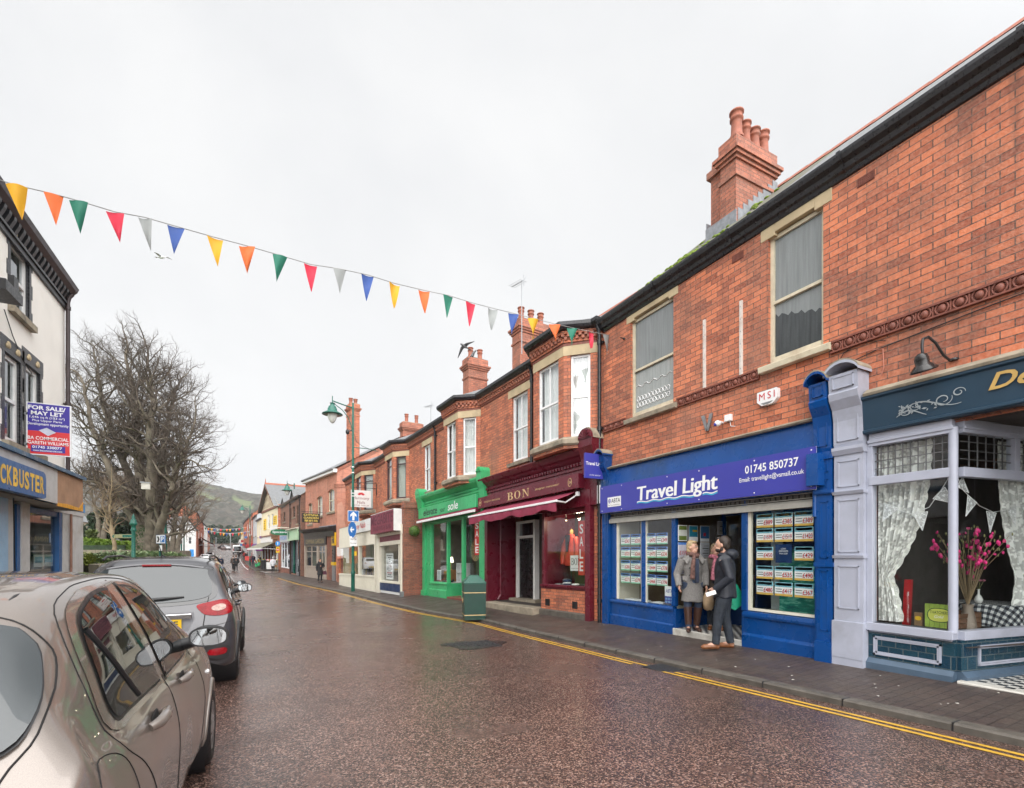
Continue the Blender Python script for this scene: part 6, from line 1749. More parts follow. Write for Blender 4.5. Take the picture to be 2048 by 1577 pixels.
CHF=Fr(W(674,35.4),W(611,41.6));CL_=CHF.len
zb=-.60
wn=[pxr(CHF,zG(a,0)[0],zG(b,0)[0],zG((a+b)/2,0)[0],zG(0,t_)[1],zG(0,q)[1])for a,b,t_,q in((1450,1518,520,755),(1333,1392,592,800),(1243,1285,665,885))]
sh_top=CHF.H(674,1055)
ze=CHF.H(674,937)
ch_=house('brick_building','pinkish red brick building with three arched sashes over the restaurant front',CHF,CL_,9,zb,ze,None,BRP,[],gut=WHITE)
w0=[c for c in ch_.children if c.name.startswith('wall')][0];bpy.data.objects.remove(w0)
for c in[c for c in ch_.children if c.name.startswith('roof')]:bpy.data.objects.remove(c)
mb=MB(CHF)
def arch_wall(mb,l0,l1,h0,h1,wins,mat,rise=.16):
 ls=[l0]+[x for q in sorted(wins)for x in q[:2]]+[l1]
 for i in range(0,len(ls),2):mb.quad((ls[i],0,h0),(ls[i+1],0,h0),(ls[i+1],0,h1),(ls[i],0,h1),mat)
 for q in wins:
  a,b,c,d=q;mb.quad((a,0,h0),(b,0,h0),(b,0,c),(a,0,c),mat);n=10
  ar=[(a+(b-a)*i/n,d-rise*(2*i/n-1)**2)for i in range(n+1)]
  for(x,z),(x2,z2)in zip(ar,ar[1:]):
   mb.quad((x,0,z),(x2,0,z2),(x2,0,h1),(x,0,h1),mat);mb.quad((x,0,z),(x2,0,z2),(x2,-.16,z2),(x,-.16,z),mat)
  for x in(a,b):mb.quad((x,0,c),(x,0,d-rise),(x,-.16,d-rise),(x,-.16,c),mat)
arch_wall(mb,0,CL_,sh_top,ze,wn,BRP)
shell(mb,0,CL_,0,-9,zb-.6,ze,BRP)
wall_holes(mb,0,CL_,zb-.6,sh_top,0,[(2.2,CL_-.1,zb-.2,sh_top-.3)],BRP)
SF=Fr((CHF.pt(0,-10,0)[0],CHF.pt(0,-10,0)[1]),(CHF.pt(0,0,0)[0],CHF.pt(0,0,0)[1]))
rz=ze+3.1
mb.poly([(0,0,ze),(0,-5.2,rz),(0,-9,ze)],BRP);mb.poly([(CL_,0,ze),(CL_,-5.2,rz),(CL_,-9,ze)],BRP)
mb.build('wall',ch_)
mb=MB(CHF);mb.quad((-.1,.3,ze-.05),(CL_+.1,.3,ze-.05),(CL_+.1,-5.2,rz+.08),(-.1,-5.2,rz+.08),SLATE);mb.quad((-.1,-5.2,rz+.08),(CL_+.1,-5.2,rz+.08),(CL_+.1,-9,ze),(-.1,-9,ze),SLATE);mb.build('roof',ch_)
mb=MB(CHF);mb.box(-.05,CL_+.05,.0,.28,ze-.30,ze-.04,WHITE);mb.prism([(.28,ze-.14),(.38,ze-.08),(.38,ze+.0),(.28,ze)],0,-.05,CL_+.05,GREYM);mb.build('eaves_board',ch_)
mb=MB(CHF)
for k in range(3):mb.box(-.04-.03*k,.6,-1.2,.03+.03*k,ze-1.35+.1*k,ze-1.27+.1*k,BRP)
mb.build('corbel',ch_)
mb=MB(CHF);mb.poly([(-.012,.0,ze),(-.012,-5.2,rz),(-.012,-5.2,rz-.3),(-.012,0,ze-.3)],BRC);mb.build('verge_course',ch_)
PATCHM=pm('rendered_patch',(.56,.30,.215),.9,.12,3,.2)
mb=MB(CHF);mb.mesh([(-.006,o_,h_)for o_,h_ in((-.02,1.6),(-.02,5.0),(-.35,5.2),(-.55,4.6),(-.5,3.8),(-.8,3.1),(-.7,2.2),(-.4,1.6))],[tuple(range(8))],PATCHM);mb.build('render_patch',ch_)
for(a,b,c,d)in wn:
 mb=MB(CHF);n=10;rise=.16;o=-.09;f_=.06
 ar=[(a+(b-a)*i/n,d-rise*(2*i/n-1)**2)for i in range(n+1)]
 mb.box(a,a+f_,o-.06,o,c,d-rise,CREAMW);mb.box(b-f_,b,o-.06,o,c,d-rise,CREAMW);mb.box(a,b,o-.06,o,c,c+f_,CREAMW);mb.box(a,b,o-.05,o+.004,(c+d)/2-.03,(c+d)/2+.03,CREAMW);mb.box((a+b)/2-.02,(a+b)/2+.02,o-.05,o,c,d-.02,CREAMW)
 mb.mesh([(x,o,z)for x,z in ar]+[(x,o,z-f_)for x,z in ar],[(i,i+1,n+2+i,n+1+i)for i in range(n)],CREAMW)
 wq=mb.build('window',ch_);mb=MB(CHF);mb.mesh([(x,o-.03,z)for x,z in ar]+[(b,o-.03,c),(a,o-.03,c)],[tuple(range(n+3))],GLASSU);mb.build('pane',wq,normals=False)
 mb=MB(CHF);mb.quad((a,o-.2,c),(b,o-.2,c),(b,o-.2,d),(a,o-.2,d),CURT);mb.build('curtain',wq,normals=False)
 mb=MB(CHF);mb.prism([(-.1,c-.16),(.1,c-.16),(.1,c-.03),(-.1,c)],0,a-.15,b+.15,STONED);mb.build('sill',ch_)
chimney(SF,ch_,SF.L(719.5),SF.L(701.5),-.9,-.02,ze-1.0,SF.H(708,806),[(SF.L(715.5),-.45,.45,.14),(SF.L(706),-.45,.45,.14)],BR2)
mb=MB(CHF);GB=pm('restaurant_black',(.02,.02,.022),.35);TP=pm('taupe_paint',(.40,.33,.27),.5,.08,4,.05)
mb.prism([(.0,sh_top-.62),(.14,sh_top-.62),(.2,sh_top-.25),(.55,sh_top-.05),(.6,sh_top+.05),(.0,sh_top+.15)],0,.2,CL_,GB)
mb.box(2.2,CL_,.0,.12,sh_top-1.25,sh_top-.62,GB)
chs=mb.build('shopfront',ch_)
mb=MB(CHF);mb.prism([(.0,sh_top+.12),(.62,sh_top+.06),(.6,sh_top+.12),(.0,sh_top+.22)],0,.2,2.2,LEAD);mb.build('lead_cap',chs)
mb=MB(CHF);mb.box(CL_-.2,CL_,-.05,.1,zb-.3,sh_top-1.25,TP);mb.box(2.2,2.45,-.05,.1,zb-.3,sh_top-1.25,TP)
xa,xb=4.3,4.55
mb.box(xa,xb,-.05,.08,zb-.3,sh_top-1.25,TP)
mb.build('pilaster',chs)
for(a,b)in((2.45,xa),(xb,CL_-.2)):
 shopwin(CHF,chs.parent,a,b,zb+.95,sh_top-1.25,.9,TP,TP,1,base=zb-.4,trans=sh_top-1.75)
mb=MB(CHF);mb.text('CHYNNA GARDEN',CL_-.6,2.6,sh_top-1.13,sh_top-.76,.125,pm('dull_gold',(.35,.28,.14),.5),.01);mb.build('lettering',chs)
mb=MB(CHF);mb.box(.9,2.2,-.02,.02,zb-.3,sh_top-.62,BRD);mb.build('brick_pier',chs)
hs_=thing('restaurant_hanging_sign','black hanging sign with gold lettering CHYNNA GARDEN and Chinese characters','sign',CHF.pt(5,.6,3))
lq=CHF.L(646,0)
oq0,oq1=.25,1.55
sw_top,sw_bot=Zv(1029,38.2),Zv(1047,38.2)
mb=MB(CHF);mb.box(lq-.04,lq+.04,oq0,oq1,sw_bot,sw_top,GB);mb.build('board',hs_)
mt2=MB()
def txs(s_,o0,o1,z0,z1,mat,bold=0):
 q=MB();q.text(s_,0,1,0,1,0,mat,bold);mt2.mesh([CHF.pt(lq-.045,o0+(o1-o0)*p[0],z0+(z1-z0)*p[2])for p in q.v],q.f,mat)
hh_=sw_top-sw_bot
GLD=pm('sign_gold',(.65,.50,.12),.4,.05)
txs('CHYNNA',1.45,.35,sw_bot+hh_*.70,sw_bot+hh_*.93,GLD,.02);txs('GARDEN',1.45,.35,sw_bot+hh_*.40,sw_bot+hh_*.62,GLD,.02);txs('華軒苑',1.4,.4,sw_bot+hh_*.06,sw_bot+hh_*.32,GLD,.01)
mt2.build('lettering',hs_)
mb=MB(CHF);mb.tube([(lq,0,sw_top+.12),(lq,1.6,sw_top+.12)],.02,GB,5);mb.tube([(lq,.4,sw_top+.12),(lq,.4,sw_top)],.012,GB,4);mb.tube([(lq,1.4,sw_top+.12),(lq,1.4,sw_top)],.012,GB,4);mb.build('bracket',hs_)
atm=thing('cash_machine','cash machine with a yellow and black surround in the brick wall by the gate piers','cash machine',CHF.pt(1.0,.05,zb))
a_,b_=.15,.85
mb=MB(CHF);mb.box(a_,b_,.0,.12,2.0,2.95,YELLOWP);mb.box(a_,b_,.0,.16,.55,.78,YELLOWP);mb.build('surround',atm)
mb=MB(CHF);mb.box(a_+.06,b_-.06,.02,.1,.78,2.0,pm('machine_black',(.03,.03,.035),.3));mb.box(a_+.12,b_-.12,.1,.13,2.15,2.8,MATS['machine_black']);mb.build('panel',atm)
mb=MB(CHF);mb.text('CASH',b_-.14,a_+.14,2.5,2.7,.133,YELLOWP,.01);mb.text('£',b_-.28,a_+.28,2.2,2.42,.133,YELLOWP,.01);mb.build('lettering',atm)
mb=MB(CHF);mb.box(a_+.04,b_-.04,.0,.1,zb,.55,GREYM);mb.build('base_panel',atm)
for k,(u,y,w_)in enumerate(((683.5,33.8,.5),(696,32.4,.56))):
 p=W(u,y);g=thing('gate_pier',['narrower red brick gate pier, beside the cash machine','broader red brick gate pier, beside the green lamp post'][k],'gate pier',(*p,zb))
 F3=Fr(p,(p[0]+td[0],p[1]+td[1]));top=Zv(1112 if k==0 else 1111,y)
 mb=MB(F3);mb.box(-w_/2,w_/2,-w_/2,w_/2,zb-.3,top-.25,BR2);mb.build('shaft',g)
 mb=MB(F3);mb.prism([(-w_*.62,top-.25),(w_*.62,top-.25),(w_*.62,top-.19),(0,top),(-w_*.62,top-.19)],0,-w_*.62,w_*.62,pm('red_coping',(.45,.15,.09),.7));mb.build('coping',g)
p=W(690,34.2);F3=Fr(p,(p[0]+td[0],p[1]+td[1]))
mb=MB(F3);mb.box(-.1,-.06,-.9,.2,Zv(1113,34.2),Zv(1096,34.2),WHITE);mb.box(-.06,-.02,-.2,.55,Zv(1113,34.2),Zv(1095,34.2),WHITE)
for o_ in(-.7,.4):mb.tube([(-.02,o_,zb),(-.02,o_,1.2)],.03,GREYM,5)
tag(mb.build('white_notice_board',None,(*p,1.2)),'pair of blank white notice boards behind the brick gate piers','board')
BF=Fr(W(601.6,42.6),W(561,53.0));BL=BF.len
eb=BF.H(601.6,991)
ws=[pxr(BF,zG(a,0)[0],zG(b,0)[0],zG((a+b)/2,0)[0],zG(0,t_)[1],zG(0,q)[1])for a,b,t_,q in((1120,1140,690,880),(1052,1066,720,870),(958,968,780,905))]
wd_=[pxr(BF,zG(a,0)[0],zG(b,0)[0],zG((a+b)/2,0)[0],zG(0,t_)[1],zG(0,q)[1])for a,b,t_,q in((1080,1106,700,815),(980,1002,760,865))]
ft=BF.H(601.6,1058);
bb=house('brick_building','brown brick building with two small gablets, over the green shop and the optician',BF,BL,9,-.6,eb,eb+3.2,BRB,ws+wd_,roofm=pm('stone_slate',(.24,.21,.165),.8,.3,6,.4,12),fm=pm('brown_frame',(.10,.07,.05),.5),holes=[(.6,BL-.6,-.5,ft-.9)])
for u,up in((586.4,979),(567.4,996)):
 l=BF.L(u);h=BF.H(u,up,.1);w_=1.35
 mb=MB(BF);mb.poly([(l-w_,.05,eb-.3),(l+w_,.05,eb-.3),(l+w_,.05,eb),(l,.05,h),(l-w_,.05,eb)],pm('slate_hung',(.13,.12,.12),.7));mb.quad((l-w_-.1,.15,eb-.1),(l,.15,h+.1),(l,-3,h+.1),(l-w_-.1,-1,eb),SLATE);mb.quad((l+w_+.1,.15,eb-.1),(l,.15,h+.1),(l,-3,h+.1),(l+w_+.1,-1,eb),SLATE);mb.build('gablet',bb)
drainpipe(BF,.15,.1,-.6,eb,'dark downpipe at the near corner of the brown brick building');drainpipe(BF,BF.L(582),.1,-.6,eb,'dark downpipe between the green shop and the optician')
GRF=pm('pale_green_fascia',(.42,.62,.40),.4,.06)
lm=BF.L(580.5)
gs=thing('green_shop_sign','pale green lit fascia with a dark green roundel on the brown brick building','sign',BF.pt(2,.2,2.5))
mb=MB(BF);mb.box(.25,lm-.1,.02,.25,ft-.95,ft,GRF);mb.prism([(.02,ft),(.45,ft+.05),(.45,ft+.1),(.02,ft+.2)],0,.2,lm,CREAM);mb.build('board',gs)
mb=MB(BF);mb.mesh([(lm-.75+.36*cos(2*PI*i/20),.254,ft-.48+.36*sin(2*PI*i/20))for i in range(20)],[tuple(range(20))],pm('roundel_green',(.01,.12,.06),.4));mb.build('roundel',gs)
shopwin(BF,bb,.35,2.0,-.35,ft-.98,.1,GREYM,GREYM,0,base=-1.2,inner=pm('pale_shop',(.3,.33,.33),.8))
mb=MB(BF);mb.box(2.0,lm-.35,-.6,-.55,-.6,ft-.95,BPLAST);mb.box(lm-.35,lm,-.05,.06,-1,ft-.9,pm('brown_post',(.12,.07,.05),.5));mb.build('entrance',bb)
shopwin(BF,bb,lm+.15,BL-1.0,-.05,ft-1.0,.4,UPVC,BRD,2,base=-1.2,inner=pm('pale_shop2',(.25,.28,.32),.8))
os_=thing('optician_fascia','grey and blue fascia over the white framed optician window','sign',BF.pt(lm+2,.2,2.2))
mb=MB(BF);mb.box(lm+.1,BL-.9,.02,.2,ft-1.0,ft-.2,pm('fascia_grey',(.45,.48,.50),.4));mb.build('board',os_);mb=MB(BF);mb.text('OPTICIANS',BL-1.2,lm+.9,ft-.8,ft-.4,.205,pm('fascia_blue',(.05,.25,.6),.4),.02);mb.build('lettering',os_)
sp=thing('optician_hanging_sign','dark green oval hanging sign lettered Specsavers in white','sign',BF.pt(lm+.3,.8,3.2))
ls_=BF.L(578.5);zc_=Zv(zG(0,975)[1],48);
mt2=MB();n=24;oc,ro,rz_=.75,.92,.30
for dl in(-.06,.06):mt2.mesh([BF.pt(ls_+dl,oc+ro*cos(2*PI*i/n),zc_+rz_*(abs(sin(2*PI*i/n))**.7)*(1 if sin(2*PI*i/n)>=0 else-1))for i in range(n)],[tuple(range(n))],pm('optician_green',(.008,.14,.06),.4))
mt2.build('board',sp)
mt2=MB();q=MB();q.text('Specsavers',0,1,0,1,0,TWHITE,.015);mt2.mesh([BF.pt(ls_-.07,oc+.75-1.5*p[0],zc_-.13+.27*p[2])for p in q.v],q.f,TWHITE);mt2.build('lettering',sp)
mb=MB(BF);mb.box(ls_-.02,ls_+.02,0,1.6,zc_+.42,zc_+.5,CREAM);mb.box(ls_-.01,ls_+.01,.7,.8,zc_+.28,zc_+.45,GREYM);mb.build('bracket',sp)
GF=Fr(W(556,57.0),W(523.5,67.0));GL=GF.len
eg=GF.H(553,1010);lc=GF.L(538.0);hg_=GF.H(538,967.5,.2)
wg=[pxr(GF,zG(a,0)[0],zG(b,0)[0],zG((a+b)/2,0)[0],zG(0,t_)[1],zG(0,q)[1])for a,b,t_,q in((855,878,780,935),(815,836,790,935))]
tg=thing('gabled_shop','cream rendered shop with a half timbered gable and grey slate roof','building',GF.pt(GL/2,-4,-.5))
TCRM=pm('cream_render',(.70,.62,.44),.8,.06,2,.1);TIMB=pm('brown_timber',(.18,.07,.045),.6,.15)
mb=MB(GF);wall_holes(mb,0,GL,-1,eg,0,[w_ for w_ in wg]+[(.5,GL-.4,-.4,2.35)],TCRM,.12);mb.poly([(0,0,eg),(GL,0,eg),(lc,0,hg_)],TCRM)
mb.quad((0,0,-1),(0,-11,-1),(0,-11,eg),(0,0,eg),BR2);mb.quad((GL,0,-1),(GL,-11,-1),(GL,-11,eg),(GL,0,eg),BR2);mb.quad((0,-11,-1),(GL,-11,-1),(GL,-11,eg),(0,-11,eg),BR2);mb.build('wall',tg)
mb=MB(GF);mb.quad((-.35,.5,eg-.25),(lc,.5,hg_+.1),(lc,-11,hg_+.1),(-.35,-11,eg-.25),SLATE);mb.quad((GL+.35,.5,eg-.25),(lc,.5,hg_+.1),(lc,-11,hg_+.1),(GL+.35,-11,eg-.25),SLATE);rf_=mb.build('roof',tg)
mb=MB(GF);mb.prism([(lc-.2,hg_+.02),(lc+.2,hg_+.02),(lc,hg_+.26)],1,-11,.5,RIDGE);mb.tube([(lc,.4,hg_+.2),(lc,.4,hg_+.75)],[.07,.03],RIDGE,6);mb.build('ridge_tiles',rf_)
mb=MB(GF)
for s_,x in((1,-.35),(-1,GL+.35)):
 mb.poly([(x,.52,eg-.3),(lc,.52,hg_+.12),(lc,.52,hg_-.25),(x+s_*.25,.52,eg-.3)],TIMB)
mb.box(-.1,GL+.1,.0,.12,eg-.35,eg-.1,TIMB)
dh=hg_-eg
for k in range(-7,8):
 for s_ in(1,-1):
  x0=lc+k*.95;zt_=eg;P=[]
  for q in(0,1):
   z=eg+dh*q*.95;x=x0+s_*(z-eg)*.62
   P.append((x,z))
  def inside(x,z):return z<=eg+dh*.97*min((x+.1)/(lc+.1),(GL+.1-x)/(GL+.1-lc))
  seg=[(P[0][0]+(P[1][0]-P[0][0])*i/30,P[0][1]+(P[1][1]-P[0][1])*i/30)for i in range(31)]
  seg=[p for p in seg if inside(*p)and 0<p[0]<GL]
  if len(seg)>2:
   (xa_,za_),(xb_,zb2)=seg[0],seg[-1];mb.mesh([(xa_-.07,.025,za_),(xa_+.07,.025,za_),(xb_+.07,.025,zb2),(xb_-.07,.025,zb2)],[(0,1,2,3)],TIMB)
mb.build('timber_frame',tg,normals=False)
for w_ in wg:sash(GF,tg,w_[0],w_[1],w_[2],w_[3],-.06,UPVC,CURT,.45)
for a,b,t_,q,lab,tx_ in((882,914,800,895,'yellow banner on the right of the cream gabled front','SALE'),(778,803,835,950,'yellow banner on the left of the cream gabled front','SHOP')):
 r_=pxr(GF,zG(a,0)[0],zG(b,0)[0],zG((a+b)/2,0)[0],zG(0,t_)[1],zG(0,q)[1]);bn=thing('wall_banner',lab,'banner',GF.pt(r_[0],.1,r_[2]))
 mb=MB(GF);mb.box(r_[0],r_[1],.02,.07,r_[2],r_[3],pm('banner_yellow',(.75,.50,.015),.5));mb.build('cloth',bn)
 mb=MB(GF)
 for k in range(4):mb.box(r_[0]+(r_[1]-r_[0])*.28,r_[1]-(r_[1]-r_[0])*.28,.07,.075,r_[2]+(r_[3]-r_[2])*(.14+.2*k),r_[2]+(r_[3]-r_[2])*(.22+.2*k),TIMB)
 mb.build('print',bn)
r_=pxr(GF,zG(852,0)[0],zG(922,0)[0],zG(890,0)[0],zG(0,900)[1],zG(0,945)[1]);mb=MB(GF);mb.box(r_[0],r_[1],.08,.13,r_[2],r_[3],WHITE);tag(mb.build('white_wall_sign',None,GF.pt(r_[0],.1,r_[2])),'plain white board under the right yellow banner','sign')
fz0,fz1=GF.H(545,zG(0,1075)[1]),GF.H(545,zG(0,1035)[1])
mb=MB(GF);mb.box(.3,GL-.3,.0,.2,fz0,fz1+.25,WHITE);mb.box(.2,GL-.2,.0,.3,fz1+.25,fz1+.4,TIMB);mb.build('shop_fascia',tg)
shopwin(GF,tg,.6,GL-.5,.15,2.3,.5,WHITE,CREAM,4,base=-1.1)
ga=thing('grey_awning','olive grey awning over the flower stall on the cream gabled shop','awning',GF.pt(GL/2,.8,2.6));mb=MB(GF);OLV=pm('olive_canvas',(.20,.19,.14),.8,.1)
mb.quad((.2,.1,fz0),(GL+1.2,.1,fz0),(GL+1.2,1.7,fz0-.75),(.2,1.7,fz0-.75),OLV);mb.quad((.2,1.7,fz0-.75),(GL+1.2,1.7,fz0-.75),(GL+1.2,1.7,fz0-.92),(.2,1.7,fz0-.92),WHITE);mb.build('canvas',ga,normals=False)
for l in(.22,GL+1.1):mb=MB(GF);mb.tube([(l,.1,fz0-.9),(l,1.68,fz0-.8)],.03,WHITE,5);mb.build('arm',ga)
mb=MB(GF)
for k in range(9):
 l=1.0+k*.62;mb.ell((l,1.5,fz0-1.0),(.32,.05,.1),pm('magenta_swag',(.5,.03,.35),.6)if k%2 else pm('violet_swag',(.25,.05,.4),.6),8,5)
mb.build('swag',ga)
wb=thing('wall_bracket_box','brown timber corbelled box on the near corner of the cream gabled shop','ornament',GF.pt(.3,.3,4.2));mb=MB(GF)
zt=GF.H(553,zG(0,975)[1])
for k in range(4):mb.box(-.2+.12*k,1.0-.1*k,.02,.75-.15*k,zt-.4*(k+1),zt-.4*k,pm('brown_panel',(.26,.13,.07),.6))
mb.build('box',wb)
def shop(uR,yR,uL,yL,vE,ridge_up,wm,label,wins,fascia,awn=None,roofm=SLATE,dep=8,fvs=None,cat='shop'):
 fr=Fr(W(uR,yR),W(uL,yL));L=fr.len;ze=fr.H(uR,vE);z0=zk((fr.p0[1]+fr.pt(L,0,0)[1])/2)
 n=wins;ww=L/n*.4
 zs=z0+3.2
 wl=[((k+.5)*L/n-ww/2,(k+.5)*L/n+ww/2,zs+(ze-zs)*.28,zs+(ze-zs)*.82)for k in range(n)]
 b=house('shop_house',label,fr,L,dep,z0,ze,ze+ridge_up,wm,wl,roofm=roofm,holes=[(.3,L-.3,z0,z0+2.5)],rail=.5)
 shopwin(fr,b,.35,L-.35,z0+.6,z0+2.5,.5,WHITE,fascia,3,base=z0-.5)
 mb=MB(fr);mb.box(.1,L-.1,.0,.2,z0+2.5,z0+3.15,fascia);mb.build('shop_fascia',b)
 if awn:
  mb=MB(fr);mb.quad((.2,.15,z0+2.75),(L-.2,.15,z0+2.75),(L-.2,1.4,z0+2.25),(.2,1.4,z0+2.25),awn);mb.build('awning',b,normals=False)
 return b,fr
shop(523,67.5,514.0,73.5,1037,2.6,TCRM,'narrow white rendered shop next to the half timbered gable',2,MAROON,AWN)
shop(513.9,73.6,506,83,1030,3.0,pm('grey_render',(.42,.43,.44),.8,.08),'grey shop with a slate roof and terracotta ridge up the hill',2,pm('purple_fascia',(.16,.05,.3),.4))
bq,fq=shop(505.5,83.5,493,101,1027,3.0,BR2,'tall red brick shop house with a dark verge up the hill',3,TRED)
shop(492.8,101.5,487,117,1040,2.8,BR2,'farther red brick shop house with a tan roof up the hill',3,NAVY,roofm=pm('tan_roof',(.27,.21,.13),.8,.2))
shop(486.5,118,481.5,140,1066,2.5,TCRM,'small cream shop house near the top of the right side',3,CREAM)
shop(481,141,478,175,1078,2.2,WHITE,'low white house at the top of the right side',3,WHITE)
LF=Fr((-4.8,17.68),(-4.8,0))
y1=zoom(0,340,3.285);y8=zoom(0,640,3.092);y2=zoom(0,740,3.754)
lb=thing('rendered_building','three storey off-white rendered building with black brick window surrounds and a black cornice','building',(-5.5,14,0))
RND=pm('off_white_render',(.86,.83,.77),.9,.05,1.2,.5,25,dirt=(.72,.67,.58));BBK=brickmat('black_bricks',(.035,.037,.043),(.02,.022,.027),(.10,.10,.10),.23,.078,.005,(.08,.08,.085),.5,.4,fx=0)
def lr(zf,x0,x1,xa,ya0,ya1,o=0):return pxr(LF,zf(x0,0)[0],zf(x1,0)[0],zf(xa,0)[0],zf(0,ya0)[1],zf(0,ya1)[1],o)
WT=lr(y1,66,190,66,440,895);WA=lr(y8,25,125,25,190,745);WB=lr(y8,155,245,155,265,800)
print('left windows',WT,WA,WB)
ztop=LF.H(140,590)
mb=MB(LF);wall_holes(mb,0,17.6,2.6,ztop,0,[WT,WA,WB],RND,.15,BBK)
for k in(2.4,):
 pass
shell(mb,0,17.6,0,-9,-.8,ztop,RND);mb.quad((0,0,-1),(17.6,0,-1),(17.6,-9,-1),(0,-9,-1),RND);mb.build('wall',lb)
mb=MB(LF);mb.quad((-.08,.26,ztop+.07),(17.6,.26,ztop+.07),(18,-4.5,ztop+3),(-.2,-4.5,ztop+3),SLATE);mb.quad((-.2,-4.5,ztop+3),(18,-4.5,ztop+3),(18,-9,ztop),(-.2,-9,ztop),SLATE);mb.poly([(-.08,.2,ztop),(-.2,-4.5,ztop+3),(-.2,-9,ztop)],RND);mb.build('roof',lb)
mb=MB(LF)
mb.box(-.05,17.6,.0,.06,ztop-.62,ztop-.5,BBK);mb.box(-.05,17.6,.0,.1,ztop-.5,ztop-.44,BLACK)
mb.prism([(.0,ztop-.15),(.14,ztop-.15),(.24,ztop-.05),(.28,ztop+.06),(.0,ztop+.1)],0,-.1,17.6,pm('brown_black_gutter',(.035,.026,.03),.4))
n=76
for k in range(n):x=.0+k*.23;mb.prism([(.0,ztop-.42),(.06,ztop-.40),(.14,ztop-.22),(.15,ztop-.151),(.0,ztop-.151)],0,x,x+.11,BLACK)
mb.build('cornice',lb)
for(a,b,c,d)in(WT,WA,WB):
 mb=MB(LF)
 for k in range(int((d-c)/.16)+1):
  z=c+k*.16;e=.1 if(k//2)%2 else.17
  mb.box(a-e,a,-.02,.013,z,min(z+.155,d),BBK);mb.box(b,b+e,-.02,.013,z,min(z+.155,d),BBK)
 mb.box(a-.18,b+.18,-.02,.015,d,d+.33,BBK);mb.build('brick_surround',lb)
 mb=MB(LF);mb.box(a-.12,b+.12,-.2,.12,c-.14,c,STONED);mb.build('sill',lb)
 for q in(a+(b-a)*.2,a+(b-a)*.8):
  mb=MB(LF);mb.ell((q,.02,d+.18),(.09,.03,.08),STONE,8,5);mb.ell((q+.08,.02,d+.14),(.05,.02,.05),STONE,7,5);mb.build('carved_ornament',lb)
 sash(LF,lb,a,b,c,d,-.06,WHITE,None,.5,pane=DKGLASS,w=.09)
drainpipe(LF,.14,.1,2.4,ztop-.2,'dark brown downpipe at the far corner of the white rendered building',pm('brown_pipe',(.045,.03,.03),.4),.05)
mb=MB(LF);mb.tube([(3.7,.03,6.6),(3.3,.03,6.2),(2.8,.03,5.85),(2.3,.03,5.7)],.01,BLACK,4);tag(mb.build('loose_cable',None,LF.pt(3,.03,6)),'loose black cable sagging under the top window of the white rendered building','cable')
CO=.8
def lh(x,y,o=CO):u,v=y2(x,y);return LF.L(u,o),LF.H(u,v,o)
ztc=lh(0,545)[1];zbc=lh(345,985)[1];lend=lh(622,0)[0];lwp=lh(432,0)[0];lsg=lh(347,0)[0]
print('canopy',ztc,zbc,lend,lwp,lsg)
mb=MB(LF);mb.prism([(.0,ztc+.18),(CO+.06,ztc+.0),(CO+.06,ztc-.08),(.0,ztc+.06)],0,lend-.05,17.6,pm('weathered_blue',(.05,.12,.2),.5,.25,6,.2,40,dirt=(.3,.3,.3)));lsh=mb.build('canopy',lb)
CANW=pm('dirty_white_panel',(.50,.50,.49),.5,.1,3,.05,40,dirt=(.32,.28,.22))
mb=MB(LF);mb.box(lwp,17.6,CO-.03,CO,zbc,ztc-.08,CANW);mb.build('fascia_panel',lsh)
mb=MB(LF);mb.box(lend,lwp,CO-.03,CO,zbc-.05,ztc-.08,pm('bare_hardboard',(.36,.21,.125),.8,.2,3,.2,30,dirt=(.25,.14,.09)))
mb.prism([(lend,zbc-.05),(lwp,zbc-.05),(lwp,zbc+.02),(lwp-.6,zbc+.05),(lend+.3,zbc+.02),(lend+.05,zbc+.16),(lend,zbc+.2)],1,CO,CO+.006,pm('old_orange_paint',(.65,.30,.02),.6,.2,8));mb.build('fascia_board',lsh)
mb=MB(LF);mb.quad((lend,0,zbc-.02),(17.6,0,zbc-.02),(17.6,CO-.03,zbc-.02),(lend,CO-.03,zbc-.02),pm('stained_soffit',(.40,.36,.29),.8,.15,2,.05,40,dirt=(.2,.15,.1)));mb.quad((lend,0,zbc-.02),(lend,CO,zbc-.05),(lend,CO,ztc),(lend,0,ztc),CANW);mb.build('soffit',lsh)
vs_=thing('video_shop_sign','blue box sign with yellow capitals ending CKBUSTER on the white rendered building','sign',LF.pt(lsg+2,CO+.1,3))
zs1,zs0=lh(345,775,CO+.12)[1],lh(345,972,CO+.12)[1];ls0=LF.L(y2(347,0)[0],CO+.12);ls1=ls0+5.6
mb=MB(LF);r=.12;H_=zs1-zs0
prof=[(ls0+r,zs0),(ls1-r,zs0),(ls1,zs0+r),(ls1,zs1-r),(ls1-r,zs1),(ls0+r,zs1),(ls0+r*.3,zs1-r*.3),(ls0,zs1-r),(ls0,zs0+.03)]
mb.prism(prof,1,CO,CO+.12,pm('sign_mid_blue',(.012,.11,.30),.35,.06));mb.build('box',vs_,bevel=.02)
lt0=LF.L(y2(335,0)[0],CO+.125);lt1=LF.L(y2(-2,0)[0],CO+.125)
mb=MB(LF);YL=pm('sign_yellow',(.78,.50,.06),.45)
step=(lt1-lt0)/8.0;z0_,z1_=zs0+H_*.17,zs0+H_*.80
for k,ch in enumerate('BLOCKBUSTER'[::-1]):mb.text(ch,lt0+step*(k+.9),lt0+step*(k+.06),z0_,z1_,CO+.124,YL,.035)
mb.build('lettering',vs_)
LBL=pm('pale_blue_paint',(.30,.48,.66),.4,.06);LBD=pm('frame_blue',(.02,.10,.27),.4,.1)
PL=.34
def ll(x):return LF.L(y2(x,0)[0],PL)
zg=-1.0
